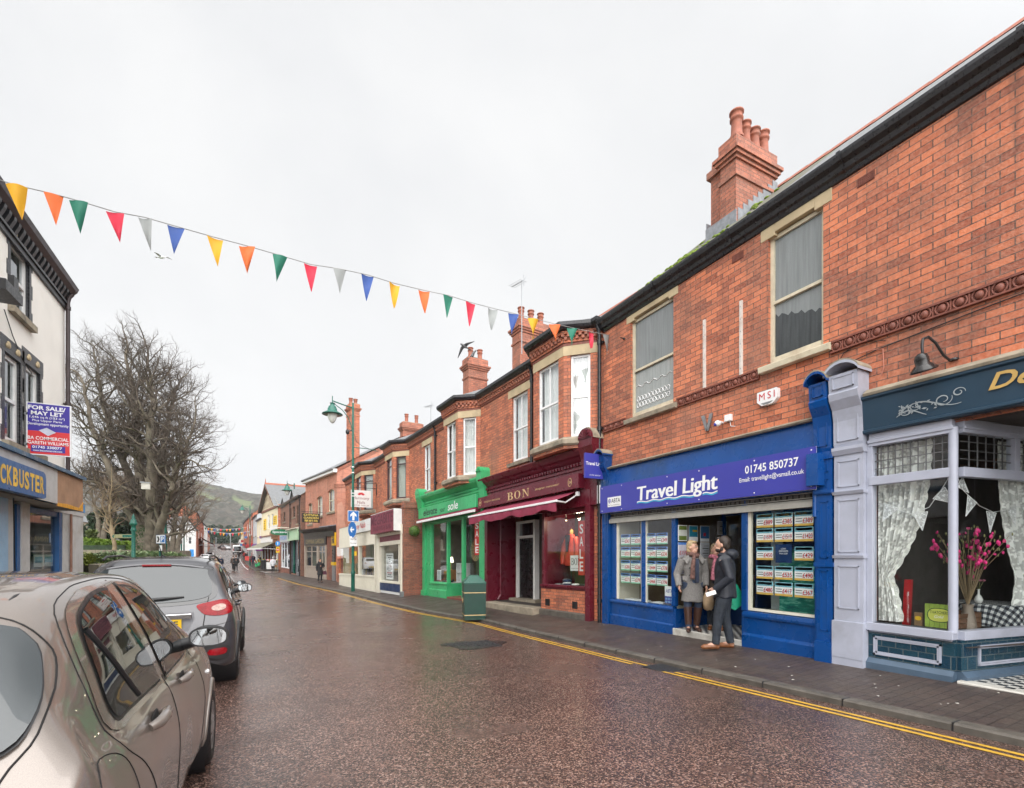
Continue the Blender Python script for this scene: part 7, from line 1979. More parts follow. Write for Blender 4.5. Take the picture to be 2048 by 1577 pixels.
mb=MB(LF);mb.box(ll(36),ll(-40),.0,PL+.05,zg,zbc,LBL);lp=mb.build('blue_pier',lsh)
for a,b in((100,42),(225,160)):
 mb=MB(LF);mb.box(ll(a),ll(b),-.1,PL,zg,zbc+.0,CANW);mb.build('white_pier',lsh)
mb=MB(LF);mb.box(-.2,ll(470),-.2,PL,zg,2.62,CANW);mb.build('white_pier',lsh)
mb=MB(LF);mb.box(-.25,ll(400),-.1,PL+.03,2.62,2.85,pm('bright_blue_band',(.04,.28,.6),.4));mb.box(-.22,ll(400),-.1,PL+.02,2.5,2.62,CANW);mb.build('blue_band',lsh)
mb=MB(LF);mb.tube([(ll(515),PL+.05,zg),(ll(515),PL+.05,2.5)],.03,pm('rusty_pipe',(.25,.13,.09),.7),6);mb.build('rusty_pipe',lsh)
mb=MB(LF);mb.box(ll(465),ll(445),PL-.13,PL,zg,2.5,LBD);mb.box(ll(160),ll(138),PL-.13,PL-.02,zg,2.5,LBD);mb.box(ll(445),ll(228),PL-.13,PL-.04,.0,.45,LBD);mb.box(ll(445),ll(228),PL-.13,PL-.03,2.38,2.5,LBD);mb.build('blue_frame',lsh)
mb=MB(LF);mb.quad((ll(445),PL-.08,.45),(ll(228),PL-.08,.45),(ll(228),PL-.08,2.4),(ll(445),PL-.08,2.4),glassmat('dusty_glass',(.55,.6,.58),.25));mb.build('window_pane',lsh,normals=False)
mb=MB(LF);mb.quad((ll(138),PL-.1,zg),(ll(100),PL-.1,zg),(ll(100),PL-.1,2.5),(ll(138),PL-.1,2.5),DKGLASS);mb.build('door_pane',lsh,normals=False)
room(LF,lsh,-.1,9,PL-.15,-5,-.9,zbc-.03,pm('empty_shop',(.30,.31,.28),.8,.2),DARKIN,'shop_interior')
for k in range(3):
 z=.9+.5*k;mb=MB(LF);mb.box(.4,3.4,-.9,-.5,z,z+.04,CANW);tag(mb.build('empty_shelf',None,LF.pt(2,-1.6,z)),'bare white shelf inside the empty blue framed shop','shelf','bare shelves in the empty shop')
p0_,p1_=ll(440),ll(300);zz1,zz0=LF.H(y2(370,0)[0],y2(0,1388)[1],PL),LF.H(y2(370,0)[0],y2(0,1478)[1],PL)
for k in range(2):
 a=p0_+(p1_-p0_)*k*.5;b=p0_+(p1_-p0_)*(k*.5+.47);mb=MB(LF);mb.box(a,b,PL-.12,PL-.11,zz0,zz1,CARDW);mb.box(a+.04,b-.04,PL-.11,PL-.107,zz0+(zz1-zz0)*.35,zz1-.05,pm('pale_aqua_print',(.3,.6,.75),.5));tag(mb.build('window_notice',None,LF.pt(a,0,zz0)),['pale blue and white notice in the empty shop window, nearer the downpipe','pale blue and white notice in the empty shop window, nearer the door'][k],'notice')
mb=MB(LF);mb.tube([(ll(-5),PL+.2,2.6),(ll(60),PL+.1,1.2),(ll(130),PL+.1,-.3)],.012,BLACK,5);tag(mb.build('slack_cable',None,LF.pt(5,.2,1)),'black cable hanging slack across the pale blue shop pier','cable')
fs=thing('for_sale_board','purple and red agents board lettered FOR SALE MAY LET, jutting from the white rendered wall','sign',(-4.4,15,5))
yb=15.0;xl=yb*(CC*(-.997)+SS)/(-SS*(-.997)+CC);xr=yb*(CC*(-.9058)+SS)/(SS*.9058+CC)
XB=Fr((xr,yb),(xl,yb))
if XB.n[1]>0:XB.n=(0,-1)
dxl,dxr=depth(xl,yb),depth(xr,yb)
zt_,zb__=(Zv(801,dxl)+Zv(815,dxr))/2,(Zv(906,dxl)+Zv(917,dxr))/2
W_=XB.len;H_=zt_-zb__;PUR=pm('board_purple',(.045,.03,.28),.4,.05);RDB=pm('board_red',(.62,.035,.04),.4,.05)
mb=MB(XB);mb.box(0,W_,-.05,0,zb__,zt_,UPVC);mb.build('board',fs)
mb=MB(XB);mb.quad((.02,.003,zb__+H_*.46),(W_-.02,.003,zb__+H_*.46),(W_-.02,.003,zt_-.02),(.02,.003,zt_-.02),PUR);mb.quad((.02,.003,zb__+.02),(W_-.02,.003,zb__+.02),(W_-.02,.003,zb__+H_*.46),(.02,.003,zb__+H_*.46),RDB);mb.quad((.1,.005,zb__+H_*.06),(W_-.08,.005,zb__+H_*.06),(W_-.08,.005,zb__+H_*.185),(.1,.005,zb__+H_*.185),PUR);mb.build('colour_field',fs,normals=False)
mb=MB(XB)
for s_,a,b,c,d,bo in(('FOR SALE/',.04,.88,.865,.945,.03),('MAY LET',.10,.82,.765,.84,.03),('1,646 sq ft (153 m²)',.07,.86,.69,.745,.01),('Plus Upper Parts',.13,.80,.63,.68,.01),('Development opportunity',.02,.95,.555,.62,.01),('BA COMMERCIAL',.03,.95,.29,.355,.012),('GARETH WILLIAMS',.03,.95,.205,.265,.012),('01745 330077',.13,.80,.125,.175,.02),('www.bacommercial.com',.14,.80,.07,.105,.01)):
 mb.text(s_,W_*(1-a),W_*(1-b),zb__+H_*c,zb__+H_*d,.007,TWHITE,bo)
mb.mesh([(W_*(1-a),.008,zb__+H_*c)for a,c in((.27,.47),(.45,.53),(.66,.45),(.48,.375))],[(0,1,2,3)],pm('logo_grey',(.55,.57,.66),.5));mb.build('lettering',fs)
mb=MB(XB);mb.box(W_-.02,W_+.15,-.04,0,zb__+.2,zb__+.26,GREYM);mb.box(W_-.02,W_+.15,-.04,0,zt_-.3,zt_-.24,GREYM);mb.build('bracket',fs)
mb=MB(LF);zr=LF.H(0,555,.5);mb.box(4.25,5.0,.0,.5,zr-.1,zr+.1,BLACK);mb.box(4.3,4.5,.35,.45,zr+.1,zr+.4,BLACK)
tag(mb.build('wall_lamp_box',None,LF.pt(4.6,.3,zr)),'dark box fitting under the top window of the white rendered wall','fitting')
def gpt(u,v,y):
 p=W(u,y);return(p[0],p[1],Zv(v,y))
def m_grass():
 return pm('garden_grass',(.10,.17,.035),.95,.35,3,.5,30)
LAWN=m_grass()
SOIL=pm('planting_soil',(.055,.045,.032),.95,.3,4,.4,20)
def gz(x,y):
 d=(-5.3-(0 if y<30 else(y-30)*.30))-x
 base=zk(y)-.05
 f=max(0,min(1,d/1.6));g=max(0,min(1,(d-3)/5))
 return base+1.25*f*max(0,min(1,(y-18.5)/2.0))+.55*g+max(0,y-45)*.012
mb=MB();xs=[-5.2-.5*k for k in range(0,14)]+[-12.5-3*k for k in range(14)];ys=[18.0+.8*k for k in range(0,20)]+[34.5+2.5*k for k in range(18)]
vs=[]
for y in ys:
 sh=0 if y<30 else(y-30)*.30
 for x in xs:vs.append((x-sh,y,gz(x-sh,y)+.03*sin(x*3+y*2)))
n=len(xs);mb.mesh(vs,[(a*n+k,a*n+k+1,(a+1)*n+k+1,(a+1)*n+k)for a in range(len(ys)-1)for k in range(n-1)],LAWN,True)
struct(mb.build('garden_ground'))
sw=thing('garden_steps','dark wet stone steps up to the garden beside the white rendered building','steps',gpt(180,1140,19.2))
for k in range(4):
 mb=MB();z0=-.1+.19*k;p=W(150,18.6+.35*k);q=W(222,18.6+.35*k)
 fr=Fr((q[0],q[1]),(p[0],p[1]));mb.fr=fr
 if fr.n[1]>0:fr.n=(-fr.n[0],-fr.n[1])
 mb.box(0,fr.len,-.5,0,z0-.4,z0+.19,GREYSTONE);mb.build('tread',sw)
def rubble_wall(u0,u1,y0,y1,vt0,vt1,vb,label,th=.35):
 a,b=W(u0,y0),W(u1,y1);fr=Fr(b,a)
 if fr.n[1]>0:fr.n=(-fr.n[0],-fr.n[1])
 L=fr.len;mb=MB(fr);zt0,zt1,zb=Zv(vt0,y0),Zv(vt1,y1),Zv(vb,(y0+y1)/2)
 rseed(int(u0));H=(zt0+zt1)/2-zb;rows=max(2,int(H/.16))
 for r in range(rows):
  x=0;z=zb+H*r/rows
  while x<L:
   w_=runi(.2,.45);x2=min(L,x+w_);d=runi(-.03,.03);tz=(zt1-zt0)*(1-(x/L))*0
   mb.box(x+.006,x2-.006,-th,d,z+.004,z+H/rows-.004,GREYSTONE);x=x2
 mb.box(0,L,-th,-.04,zb,zb+H-.02,SOIL)
 o=mb.build('rubble_wall',None,(*a,zb));tag(o,label,'wall');return o
rubble_wall(147,262,24.5,26,1097,1103,1128,'low rubble stone wall under the clipped hedge')
rubble_wall(200,222,19.0,20.2,1126,1130,1160,'short end of stone wall beside the dark steps')
rubble_wall(325,382,34,44,1098,1104,1125,'sloping grey stone garden wall near the blue notice board')
def leafcloud(mb,c,r,n,size,mat,flat=0,inner=.55,rnd=random):
 for k in range(n):
  d=Vector((rnd.gauss(0,1),rnd.gauss(0,1),rnd.gauss(0,1))).normalized();q=rnd.uniform(inner,1)**.6
  p=Vector((c[0]+d.x*r[0]*q,c[1]+d.y*r[1]*q,c[2]+d.z*r[2]*q))
  s_=size*rnd.uniform(.6,1.3)
  a=Vector((rnd.uniform(-1,1),rnd.uniform(-1,1),rnd.uniform(-1,1)*(1-flat))).normalized()*s_
  b=a.cross(Vector((rnd.uniform(-1,1),rnd.uniform(-1,1),rnd.uniform(-.3,1)))).normalized()*s_*.6
  mb.mesh([tuple(p-a),tuple(p+b),tuple(p+a),tuple(p-b)],[(0,1,2,3)],mat)
def foliage(name,c,var=.45):
 return pm(name,c,.7,var,2.2,0)
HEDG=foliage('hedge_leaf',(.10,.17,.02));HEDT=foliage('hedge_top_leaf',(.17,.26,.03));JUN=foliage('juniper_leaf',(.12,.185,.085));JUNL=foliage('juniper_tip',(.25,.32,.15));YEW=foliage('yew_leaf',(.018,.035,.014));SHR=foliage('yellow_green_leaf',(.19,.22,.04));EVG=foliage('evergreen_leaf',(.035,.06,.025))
rseed(21)
h0,h1_=W(147,29),W(262,27.5)
ht=thing('clipped_hedge','long clipped bright green hedge on top of the garden wall','hedge',(h0[0],h0[1],1.6))
mb=MB()
for k in range(12000):
 q=random.random();p=Vector((h0[0]+(h1_[0]-h0[0])*q,h0[1]+(h1_[1]-h0[1])*q,0));yq=29-1.5*q
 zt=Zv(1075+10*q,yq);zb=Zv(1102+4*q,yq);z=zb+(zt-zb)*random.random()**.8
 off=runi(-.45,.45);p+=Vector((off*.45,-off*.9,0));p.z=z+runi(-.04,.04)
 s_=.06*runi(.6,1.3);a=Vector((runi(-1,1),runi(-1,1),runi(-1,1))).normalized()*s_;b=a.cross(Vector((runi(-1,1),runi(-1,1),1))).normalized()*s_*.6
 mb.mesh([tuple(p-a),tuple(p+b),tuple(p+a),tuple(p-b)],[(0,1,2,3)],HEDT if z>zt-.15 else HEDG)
mb.build('foliage',ht,normals=False)
mb=MB();fr=Fr(h1_,h0)
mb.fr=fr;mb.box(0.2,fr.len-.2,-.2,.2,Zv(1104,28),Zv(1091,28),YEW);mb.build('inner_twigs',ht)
def juniper(u,y,w_,v0,v1,label,n=1500,mat=JUN,tip=JUNL):
 p=W(u,y);zt,zb=Zv(v0,y),Zv(v1,y)
 t=thing('juniper_shrub',label,'shrub',(*p,zb));mb=MB()
 for k in range(n):
  a=runi(0,6.28);r=math.sqrt(random.random())*w_;hq=(1-(r/w_)**2)**.6
  b=Vector((p[0]+r*cos(a),p[1]+r*sin(a)*.7,zb+(zt-zb)*hq*runi(.35,1.02)))
  d=Vector((cos(a)*.9+runi(-.4,.4),sin(a)*.9+runi(-.4,.4),runi(-.05,.55))).normalized()
  L=runi(.14,.32);s_=d.cross(Vector((0,0,1))).normalized()*.025
  mid=b+d*L*.55+Vector((0,0,.03));end=b+d*L
  mb.mesh([tuple(b-s_*.4),tuple(mid-s_),tuple(end),tuple(mid+s_),tuple(b+s_*.4)],[(0,1,2,3,4)],tip if random.random()<.4 else mat)
 mb.build('foliage',t,normals=False)
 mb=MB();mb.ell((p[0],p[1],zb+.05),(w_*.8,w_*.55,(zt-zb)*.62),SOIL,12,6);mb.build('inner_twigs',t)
rseed(22)
for u,y,w_,v0,v1,lab in((164,20.5,.75,1109,1133,'yellowish green low shrub nearest the white rendered building'),(196,21.0,1.0,1108,1134,'broad dark green juniper above the dark steps'),(232,21.5,1.05,1105,1133,'broad bright green juniper in front of the finger post'),(262,22.5,.9,1104,1128,'juniper mound behind the finger post'),(296,24.5,1.1,1103,1122,'wide juniper mound in front of the big bare tree'),(338,27,.9,1106,1121,'juniper mound between the P sign and the lamp post')):
 juniper(u,y,w_,v0,v1,lab,1300,SHR if 'yellow'in lab else JUN,SHR if 'yellow'in lab else JUNL)
def crown_tree(name,u,y,vt,vb,w_,mat,label,n=2600,trunk=True,size=.16,lumps=14,cat='tree',group=None):
 p=W(u,y);zt,zb=Zv(vt,y),Zv(vb,y);t=thing(name,label,cat,(*p,zb),group)
 mb=MB();H=zt-zb
 for k in range(lumps):
  a=runi(0,6.28);q=runi(.0,1)**.8;r=w_*.62*(1-.55*q)*math.sqrt(random.random())
  c=(p[0]+r*cos(a),p[1]+r*sin(a),zb+H*(.18+.68*q));s_=w_*runi(.3,.48)*(1-.35*q)
  leafcloud(mb,c,(s_,s_,s_*.85),n//lumps,size,mat,inner=.5)
 mb.build('crown',t,normals=False)
 mb=MB();mb.tube([(p[0],p[1],zb-.5),(p[0]+.1,p[1],zb+H*.3),(p[0],p[1],zb+H*.75)],[.05*w_+.08,.05*w_+.05,.03],TW,7);mb.build('trunk',t)
 return t
rseed(23)
crown_tree('yew_tree',207,42,1015,1092,2.0,YEW,'dark evergreen tree behind the hedge, left of the small bare tree',3000,lumps=18)
crown_tree('yew_tree',250,44,1022,1098,2.3,YEW,'dark evergreen tree just left of the big bare trunk',3000,lumps=18)
crown_tree('evergreen_tree',152,36,1045,1085,1.0,EVG,'small dark bush at the corner of the white rendered building',1200,lumps=8)
crown_tree('evergreen_shrub',183,38,1060,1090,.9,foliage('olive_leaf',(.09,.12,.03)),'olive green bush between the dark evergreens',900,lumps=7)
BARK=pm('grey_bark',(.15,.125,.095),.95,.35,3,.9,12,dirt=(.085,.08,.055));TWIG=pm('dark_twig',(.085,.066,.052),.9,.3,2,0);TWIGB=pm('brown_twig',(.15,.105,.075),.9,.3,2,0);IVY=foliage('ivy_leaf',(.035,.075,.015))
def limb(p,d,L,r0,r1,seg,wob,lift,rnd):
 pts=[p.copy()];rad=[r0];d=d.copy()
 for k in range(seg):
  d=(d+Vector((rnd.gauss(0,wob),rnd.gauss(0,wob),rnd.gauss(0,wob)+lift))).normalized()
  pts.append(pts[-1]+d*(L/seg));rad.append(r0+(r1-r0)*(k+1)/seg)
 return pts,rad,d
def bare_tree(name,label,base,stems,seed,levels,spread,trunk_mat,twig_mat,group=None,kids_=(5,5,4,4),lens=(.62,.55,.5,.5),box=None):
 rnd=random.Random(seed);t=thing(name,label,'tree',base,group)
 mt_,mc=MB(),MB()
 def grow(p,d,L,r,lev):
  if r>.05:seg,sides=6,7
  elif r>.018:seg,sides=4,5
  else:seg,sides=3,3
  r1=r*(.45 if lev<levels else.4)
  pts,rad,dd=limb(p,d,L,r,r1,seg,.16+.05*lev,.035*lev,rnd)
  (mt_ if lev<=1 else mc).tube([tuple(q)for q in pts],rad,trunk_mat if lev<=1 else twig_mat,sides,False)
  if lev>=levels:return
  nk=kids_[min(lev,len(kids_)-1)]
  for k in range(nk):
   q=.28+.72*(k+rnd.random()*.8)/nk;q=min(q,.99);i=int(q*seg);f=q*seg-i
   s_=pts[i].lerp(pts[min(i+1,seg)],f);ax=(pts[min(i+1,seg)]-pts[i]).normalized()
   a=rnd.uniform(0,6.28);side=ax.orthogonal().normalized();side.rotate(Matrix.Rotation(a,3,ax))
   nd=(ax*rnd.uniform(.55,.95)+side*rnd.uniform(.55,.95)).normalized()
   rr=rad[i]*rnd.uniform(.45,.68)
   grow(s_,nd,L*lens[min(lev,len(lens)-1)]*rnd.uniform(.75,1.2)*(1.1-.35*q),max(rr,.0042),lev+1)
  grow(pts[-1],dd,L*.55,max(r1,.004),lev+1)
 for(b,mids,r)in stems:
  P=[Vector(b)]+[Vector(m)for m in mids];n=len(P)
  Q=[];RR=[]
  for i in range(n-1):
   for k in range(4):Q.append(P[i].lerp(P[i+1],k/4)+Vector((rnd.gauss(0,.03),rnd.gauss(0,.03),0)));RR.append(r*(1-.80*(i+k/4)/(n-1)))
  Q.append(P[-1]);RR.append(r*.2)
  mt_.tube([tuple(q)for q in Q],RR,trunk_mat,10,False)
  m=len(Q)
  for i in range(3,m):
   for w_ in range(1 if i<m*.45 else 3):
    ax=(Q[i]-Q[i-1]).normalized();side=ax.orthogonal().normalized();side.rotate(Matrix.Rotation(rnd.uniform(0,6.28),3,ax))
    grow(Q[i],(ax*.55+side*.8+Vector((0,0,.12))).normalized(),spread*rnd.uniform(.6,1.15)*(1.0 if i<m-2 else.8),RR[i]*rnd.uniform(.35,.55),1)
  grow(Q[-1],(Q[-1]-Q[-2]).normalized(),spread,RR[-1],1)
 mt_.build('trunk',t);mc.build('crown',t,normals=False)
 return t
YT=29.0
def tp(u,v,dy=0):p=W(u,YT+dy);return(p[0],p[1],Zv(v,YT+dy))
stems=[((tp(290,1112)),[tp(282,1060,-.3),tp(255,1010,-.5),tp(222,950,-.9),tp(185,860,-1.2),tp(168,770,-1.2)],.34),((tp(292,1112)),[tp(284,1040,.3),tp(262,965,.6),tp(235,890,.8),tp(205,810,1.2),tp(195,740,1.2)],.33),((tp(296,1112)),[tp(293,1040,0),tp(280,960,0),tp(276,880,.4),tp(268,800,.8),tp(255,730,.8)],.42),((tp(300,1112)),[tp(302,1040,-.5),tp(304,960,-1),tp(300,880,-1.2),tp(306,800,-1.2),tp(300,745,-1.2)],.38),((tp(304,1112)),[tp(312,1050,.4),tp(320,980,.8),tp(326,900,1.2),tp(338,830,1.5),tp(350,785,1.6)],.33),((tp(308,1112)),[tp(320,1060,-.6),tp(336,1000,-1.2),tp(352,950,-1.6),tp(372,895,-2),tp(384,862,-2)],.27)]
mb=MB();
bt_=bare_tree('bare_tree','large bare many-stemmed tree with a broad rounded crown behind the junipers',tp(298,1112),stems,5,4,1.85,BARK,TWIG,kids_=(4,5,5,3),lens=(.62,.6,.55,.5))
mb=MB();b0=tp(298,1116);mb.lathe([(1.05,-.3),(.86,.0),(.74,.5),(.70,1.0),(.58,1.6),(.3,2.1)],BARK,b0,16,True,1.15,.85);mb.build('root_flare',bt_)
rseed(4);mb=MB()
for k in range(700):
 z=runi(0,1.9);a=runi(2.6,5.2);r=.72-.12*z;s_=.045
 p=Vector((b0[0]+(r+.03)*cos(a)*1.1-.1,b0[1]+(r+.03)*sin(a)*.9,b0[2]+z));v1=Vector((runi(-1,1),runi(-1,1),runi(-1,1))).normalized()*s_;v2=v1.cross(Vector((.3,-1,.4))).normalized()*s_*.7
 mb.mesh([tuple(p-v1),tuple(p+v2),tuple(p+v1),tuple(p-v2)],[(0,1,2,3)],IVY)
mb.build('ivy',bt_,normals=False)
mb=MB();p=tp(292,973,-2.2);mb.box(p[0]-.2,p[0]+.2,p[1]-.1,p[1]+.1,p[2]-.17,p[2]+.17,pm('nest_box',(.45,.43,.38),.7));mb.prism([(p[0]-.24,p[2]+.17),(p[0]+.24,p[2]+.17),(p[0]+.24,p[2]+.2),(p[0]-.24,p[2]+.24)],1,p[1]-.14,p[1]+.14,GREYM);tag(mb.build('nest_box',None,p),'pale nest box hung in the fork of the big bare tree','nest box')
YT=26.8
bare_tree('small_bare_tree','slender young bare tree standing in front of the clipped hedge',tp(228,1105),[(tp(228,1105),[tp(226,1070),tp(222,1040),tp(221,1000),tp(224,965)],.11),(tp(226,1075),[tp(214,1045),tp(206,1010),tp(203,985)],.07)],9,3,1.0,pm('pale_bark',(.24,.18,.11),.9,.25,4,.5,20),TWIGB,kids_=(4,4,3),lens=(.6,.6,.5))
YT=46
bare_tree('bare_tree','brown twiggy bare tree leaning over the road beyond the big bare tree',tp(345,1110),[(tp(345,1110),[tp(348,1060),tp(355,1010),tp(372,975)],.30),(tp(352,1110),[tp(360,1070),tp(374,1035),tp(390,1008)],.24),(tp(338,1110),[tp(330,1060),tp(325,1010),tp(322,965)],.26)],14,4,2.2,BARK,TWIGB,kids_=(4,4,4,3),lens=(.62,.6,.55,.5))
YT=40
bare_tree('bare_tree','bare tree with thin brown twigs between the evergreens and the big bare tree',tp(205,1095),[(tp(200,1095),[tp(196,1040),tp(185,990),tp(172,950)],.2),(tp(206,1095),[tp(214,1030),tp(236,985),tp(250,955)],.2)],17,4,2.1,BARK,TWIGB,kids_=(4,4,3,3),lens=(.62,.6,.55,.5))
rseed(33)
for k,(u,y,vt,w_)in enumerate(((412,262,1050,6),(428,258,1044,6.5),(444,262,1046,7),(459,258,1048,6.5),(472,266,1050,6))):
 crown_tree('evergreen_tree',u,y,vt,1097,w_,YEW if k%2 else EVG,'dark evergreen in the row closing the far end of the street',1300,size=.55,lumps=12,group='dark trees at the end of the street')
hw=Fr(W(394,76),W(352,66))
def lhouse(name,label,u0,y0,u1,y1,vE,vB,gable_v,wm,wins,roofm=SLATE,dep=8,uE=None):
 """house whose visible wall runs u0..u1 (left to right)"""
 fr=Fr(W(u1,y1),W(u0,y0))
 if fr.n[0]*fr.p0[0]+fr.n[1]*fr.p0[1]>0:fr.n=(-fr.n[0],-fr.n[1])
 L=fr.len;ze=Zv(vE,(y0+y1)/2);zb=Zv(vB,(y0+y1)/2);b=thing(name,label,'building',fr.pt(L/2,-2,zb))
 rows_=[]
 for(a,c,e,f)in wins:rows_.append((L*a,L*c,zb+(ze-zb)*e,zb+(ze-zb)*f))
 mb=MB(fr);wall_holes(mb,0,L,zb-2,ze,0,rows_,wm,.1);shell(mb,0,L,0,-dep,zb-2,ze,wm)
 if gable_v:
  zg_=Zv(gable_v,(y0+y1)/2);mb.poly([(0,0,ze),(L,0,ze),(L/2,0,zg_)],wm)
 mb.build('wall',b)
 mb=MB(fr)
 if gable_v:
  for s_,x in((1,-.2),(-1,L+.2)):mb.quad((x,.25,ze-.1),(L/2,.25,zg_+.1),(L/2,-dep,zg_+.1),(x,-dep,ze-.1),roofm)
 else:mb.quad((-.2,.2,ze),(L+.2,.2,ze),(L+.2,-dep/2,ze+2.6),(-.2,-dep/2,ze+2.6),roofm);mb.quad((-.2,-dep/2,ze+2.6),(L+.2,-dep/2,ze+2.6),(L+.2,-dep,ze),(-.2,-dep,ze),roofm);mb.poly([(-.01,0,ze),(-.01,-dep/2,ze+2.6),(-.01,-dep,ze)],wm);mb.poly([(L+.01,0,ze),(L+.01,-dep/2,ze+2.6),(L+.01,-dep,ze)],wm)
 mb.build('roof',b)
 for q in rows_:sash(fr,b,*q,-.04,WHITE,None,.5,pane=DKGLASS)
 return b,fr
WREN=pm('white_house_render',(.72,.72,.71),.8,.05,2,.1)
lhouse('white_house','white rendered gable end house on the left beyond the bare trees',350,70,392,73,1060,1117,1034,WREN,[(.62,.85,.48,.8),(.2,.36,.5,.75)])
lhouse('pale_stone_house','pale stone house with a slate roof glimpsed behind the evergreens',150,62,190,66,1045,1095,None,pm('pale_stone',(.42,.36,.28),.9,.12,3,.2),[(.15,.3,.5,.85),(.45,.6,.5,.85),(.72,.88,.5,.85),(.45,.6,.08,.4)])
ob,fo=lhouse('red_brick_shop','red brick shop with a maroon awning on the left side of the street',393,74,408,112,1042,1116,None,BR2,[(.08,.2,.45,.7),(.38,.5,.45,.7),(.7,.82,.45,.7)])
za=Zv(1083,92)
aw3=thing('maroon_shop_awning','maroon awning sloping over the left pavement of the far street','awning',fo.pt(3,1,za));mb=MB(fo);L=fo.len;mb.quad((L*.2,.05,za+.6),(L*.8,.05,za+.6),(L*.8,2.2,za-.7),(L*.2,2.2,za-.7),AWN);mb.quad((L*.2,2.2,za-.7),(L*.8,2.2,za-.7),(L*.8,2.2,za-1.0),(L*.2,2.2,za-1.0),AWN);mb.build('canvas',aw3,normals=False)
mb=MB(fo)
for l in(.2,.8):mb.tube([(L*l,.05,za-.9),(L*l,2.15,za-.8)],.05,GREYM,5)
mb.build('arm',aw3)
lhouse('white_shop','white shop house beyond the red brick shop, far up the left side',408.5,114,415,140,1055,1108,None,WREN,[(.15,.35,.5,.8),(.6,.8,.5,.8)])
lhouse('red_brick_house','small red brick house at the top of the left side',415.5,142,420,172,1068,1104,None,BR2,[(.15,.35,.5,.8),(.6,.8,.5,.8)])
def lamppost(p,zb,H,arm_dir,reach,label,bands=True,full=True,group=None):
 t=thing('street_lamp',label,'street lamp',(*p,zb),group);x,y=p;ax,ay=arm_dir
 mb=MB();mb.lathe([(.10,0),(.10,.9),(.115,.92),(.115,.98),(.085,1.05),(.075,1.5),(.058,H*.7),(.05,H)],LGREEN,(x,y,zb),12);mb.ell((x,y,zb+H),(.06,.06,.05),LGREEN,8,5)
 mb.build('post',t)
 if bands:
  for h in(H*.66,H*.63,H*.52,H*.505):
   mb=MB();mb.lathe([(.066,0),(.066,.05)],UPVC,(x,y,zb+h),10);mb.build('white_band',t)
 za=zb+H-.22;q=lambda d,z:(x+ax*d,y+ay*d,z)
 mb=MB();mb.tube([q(0,za),q(reach*.5,za+.08),q(reach,za+.18)],.03,LGREEN,6);mb.tube([q(.03,za-1.25),q(.1,za-.9),q(.28,za-.5),q(.55,za-.2),q(.95,za+.04)],.022,LGREEN,6);mb.tube([q(reach,za+.42),q(reach,za+.05)],.024,LGREEN,6);mb.build('arm',t)
 c=q(reach,za-.62)
 mb=MB();mb.lathe([(.13,.68),(.10,.66),(.11,.56),(.19,.50),(.20,.42),(.23,.40),(.235,.30),(.27,.26),(.50,.13),(.505,.105),(.2,.13),(.0,.14)],LGREEN,c,18);mb.build('lamp_shade',t)
 mb=MB();mb.lathe([(.24,.12),(.235,.0),(.17,-.18),(.08,-.32),(.0,-.35)],pm('lamp_bowl',(.62,.62,.58),.25,.05),c,16);mb.build('lamp_bowl',t)
 return t
pl=W(706,25.3);zl=Zv(1183,25.3)
lp_=lamppost(pl,zl,Zv(808,25.3)-zl,(-.985,-.17),1.05,'tall green street lamp with road signs on its post, in front of the nail bar')
mb=MB();x,y=pl;zz=Zv(895,25.3);mb.tube([(x,y,zz),(x+.9,y+.05,zz+.0),(x+1.3,y+.08,zz-.08)],.02,LGREEN,5);mb.tube([(x+.03,y,zz+.75),(x+.18,y,zz+.3),(x+.5,y+.02,zz+.1),(x+.8,y,zz)],.012,BLACK,5);mb.tube([(x-.25,y-.05,Zv(865,25.3)),(x,y,Zv(860,25.3))],.03,BLACK,5);mb.ell((x-.28,y-.05,Zv(866,25.3)),(.1,.1,.14),BLACK,8,5);mb.build('banner_arm',lp_)
RB=pm('road_sign_blue',(.01,.13,.42),.4,.05)
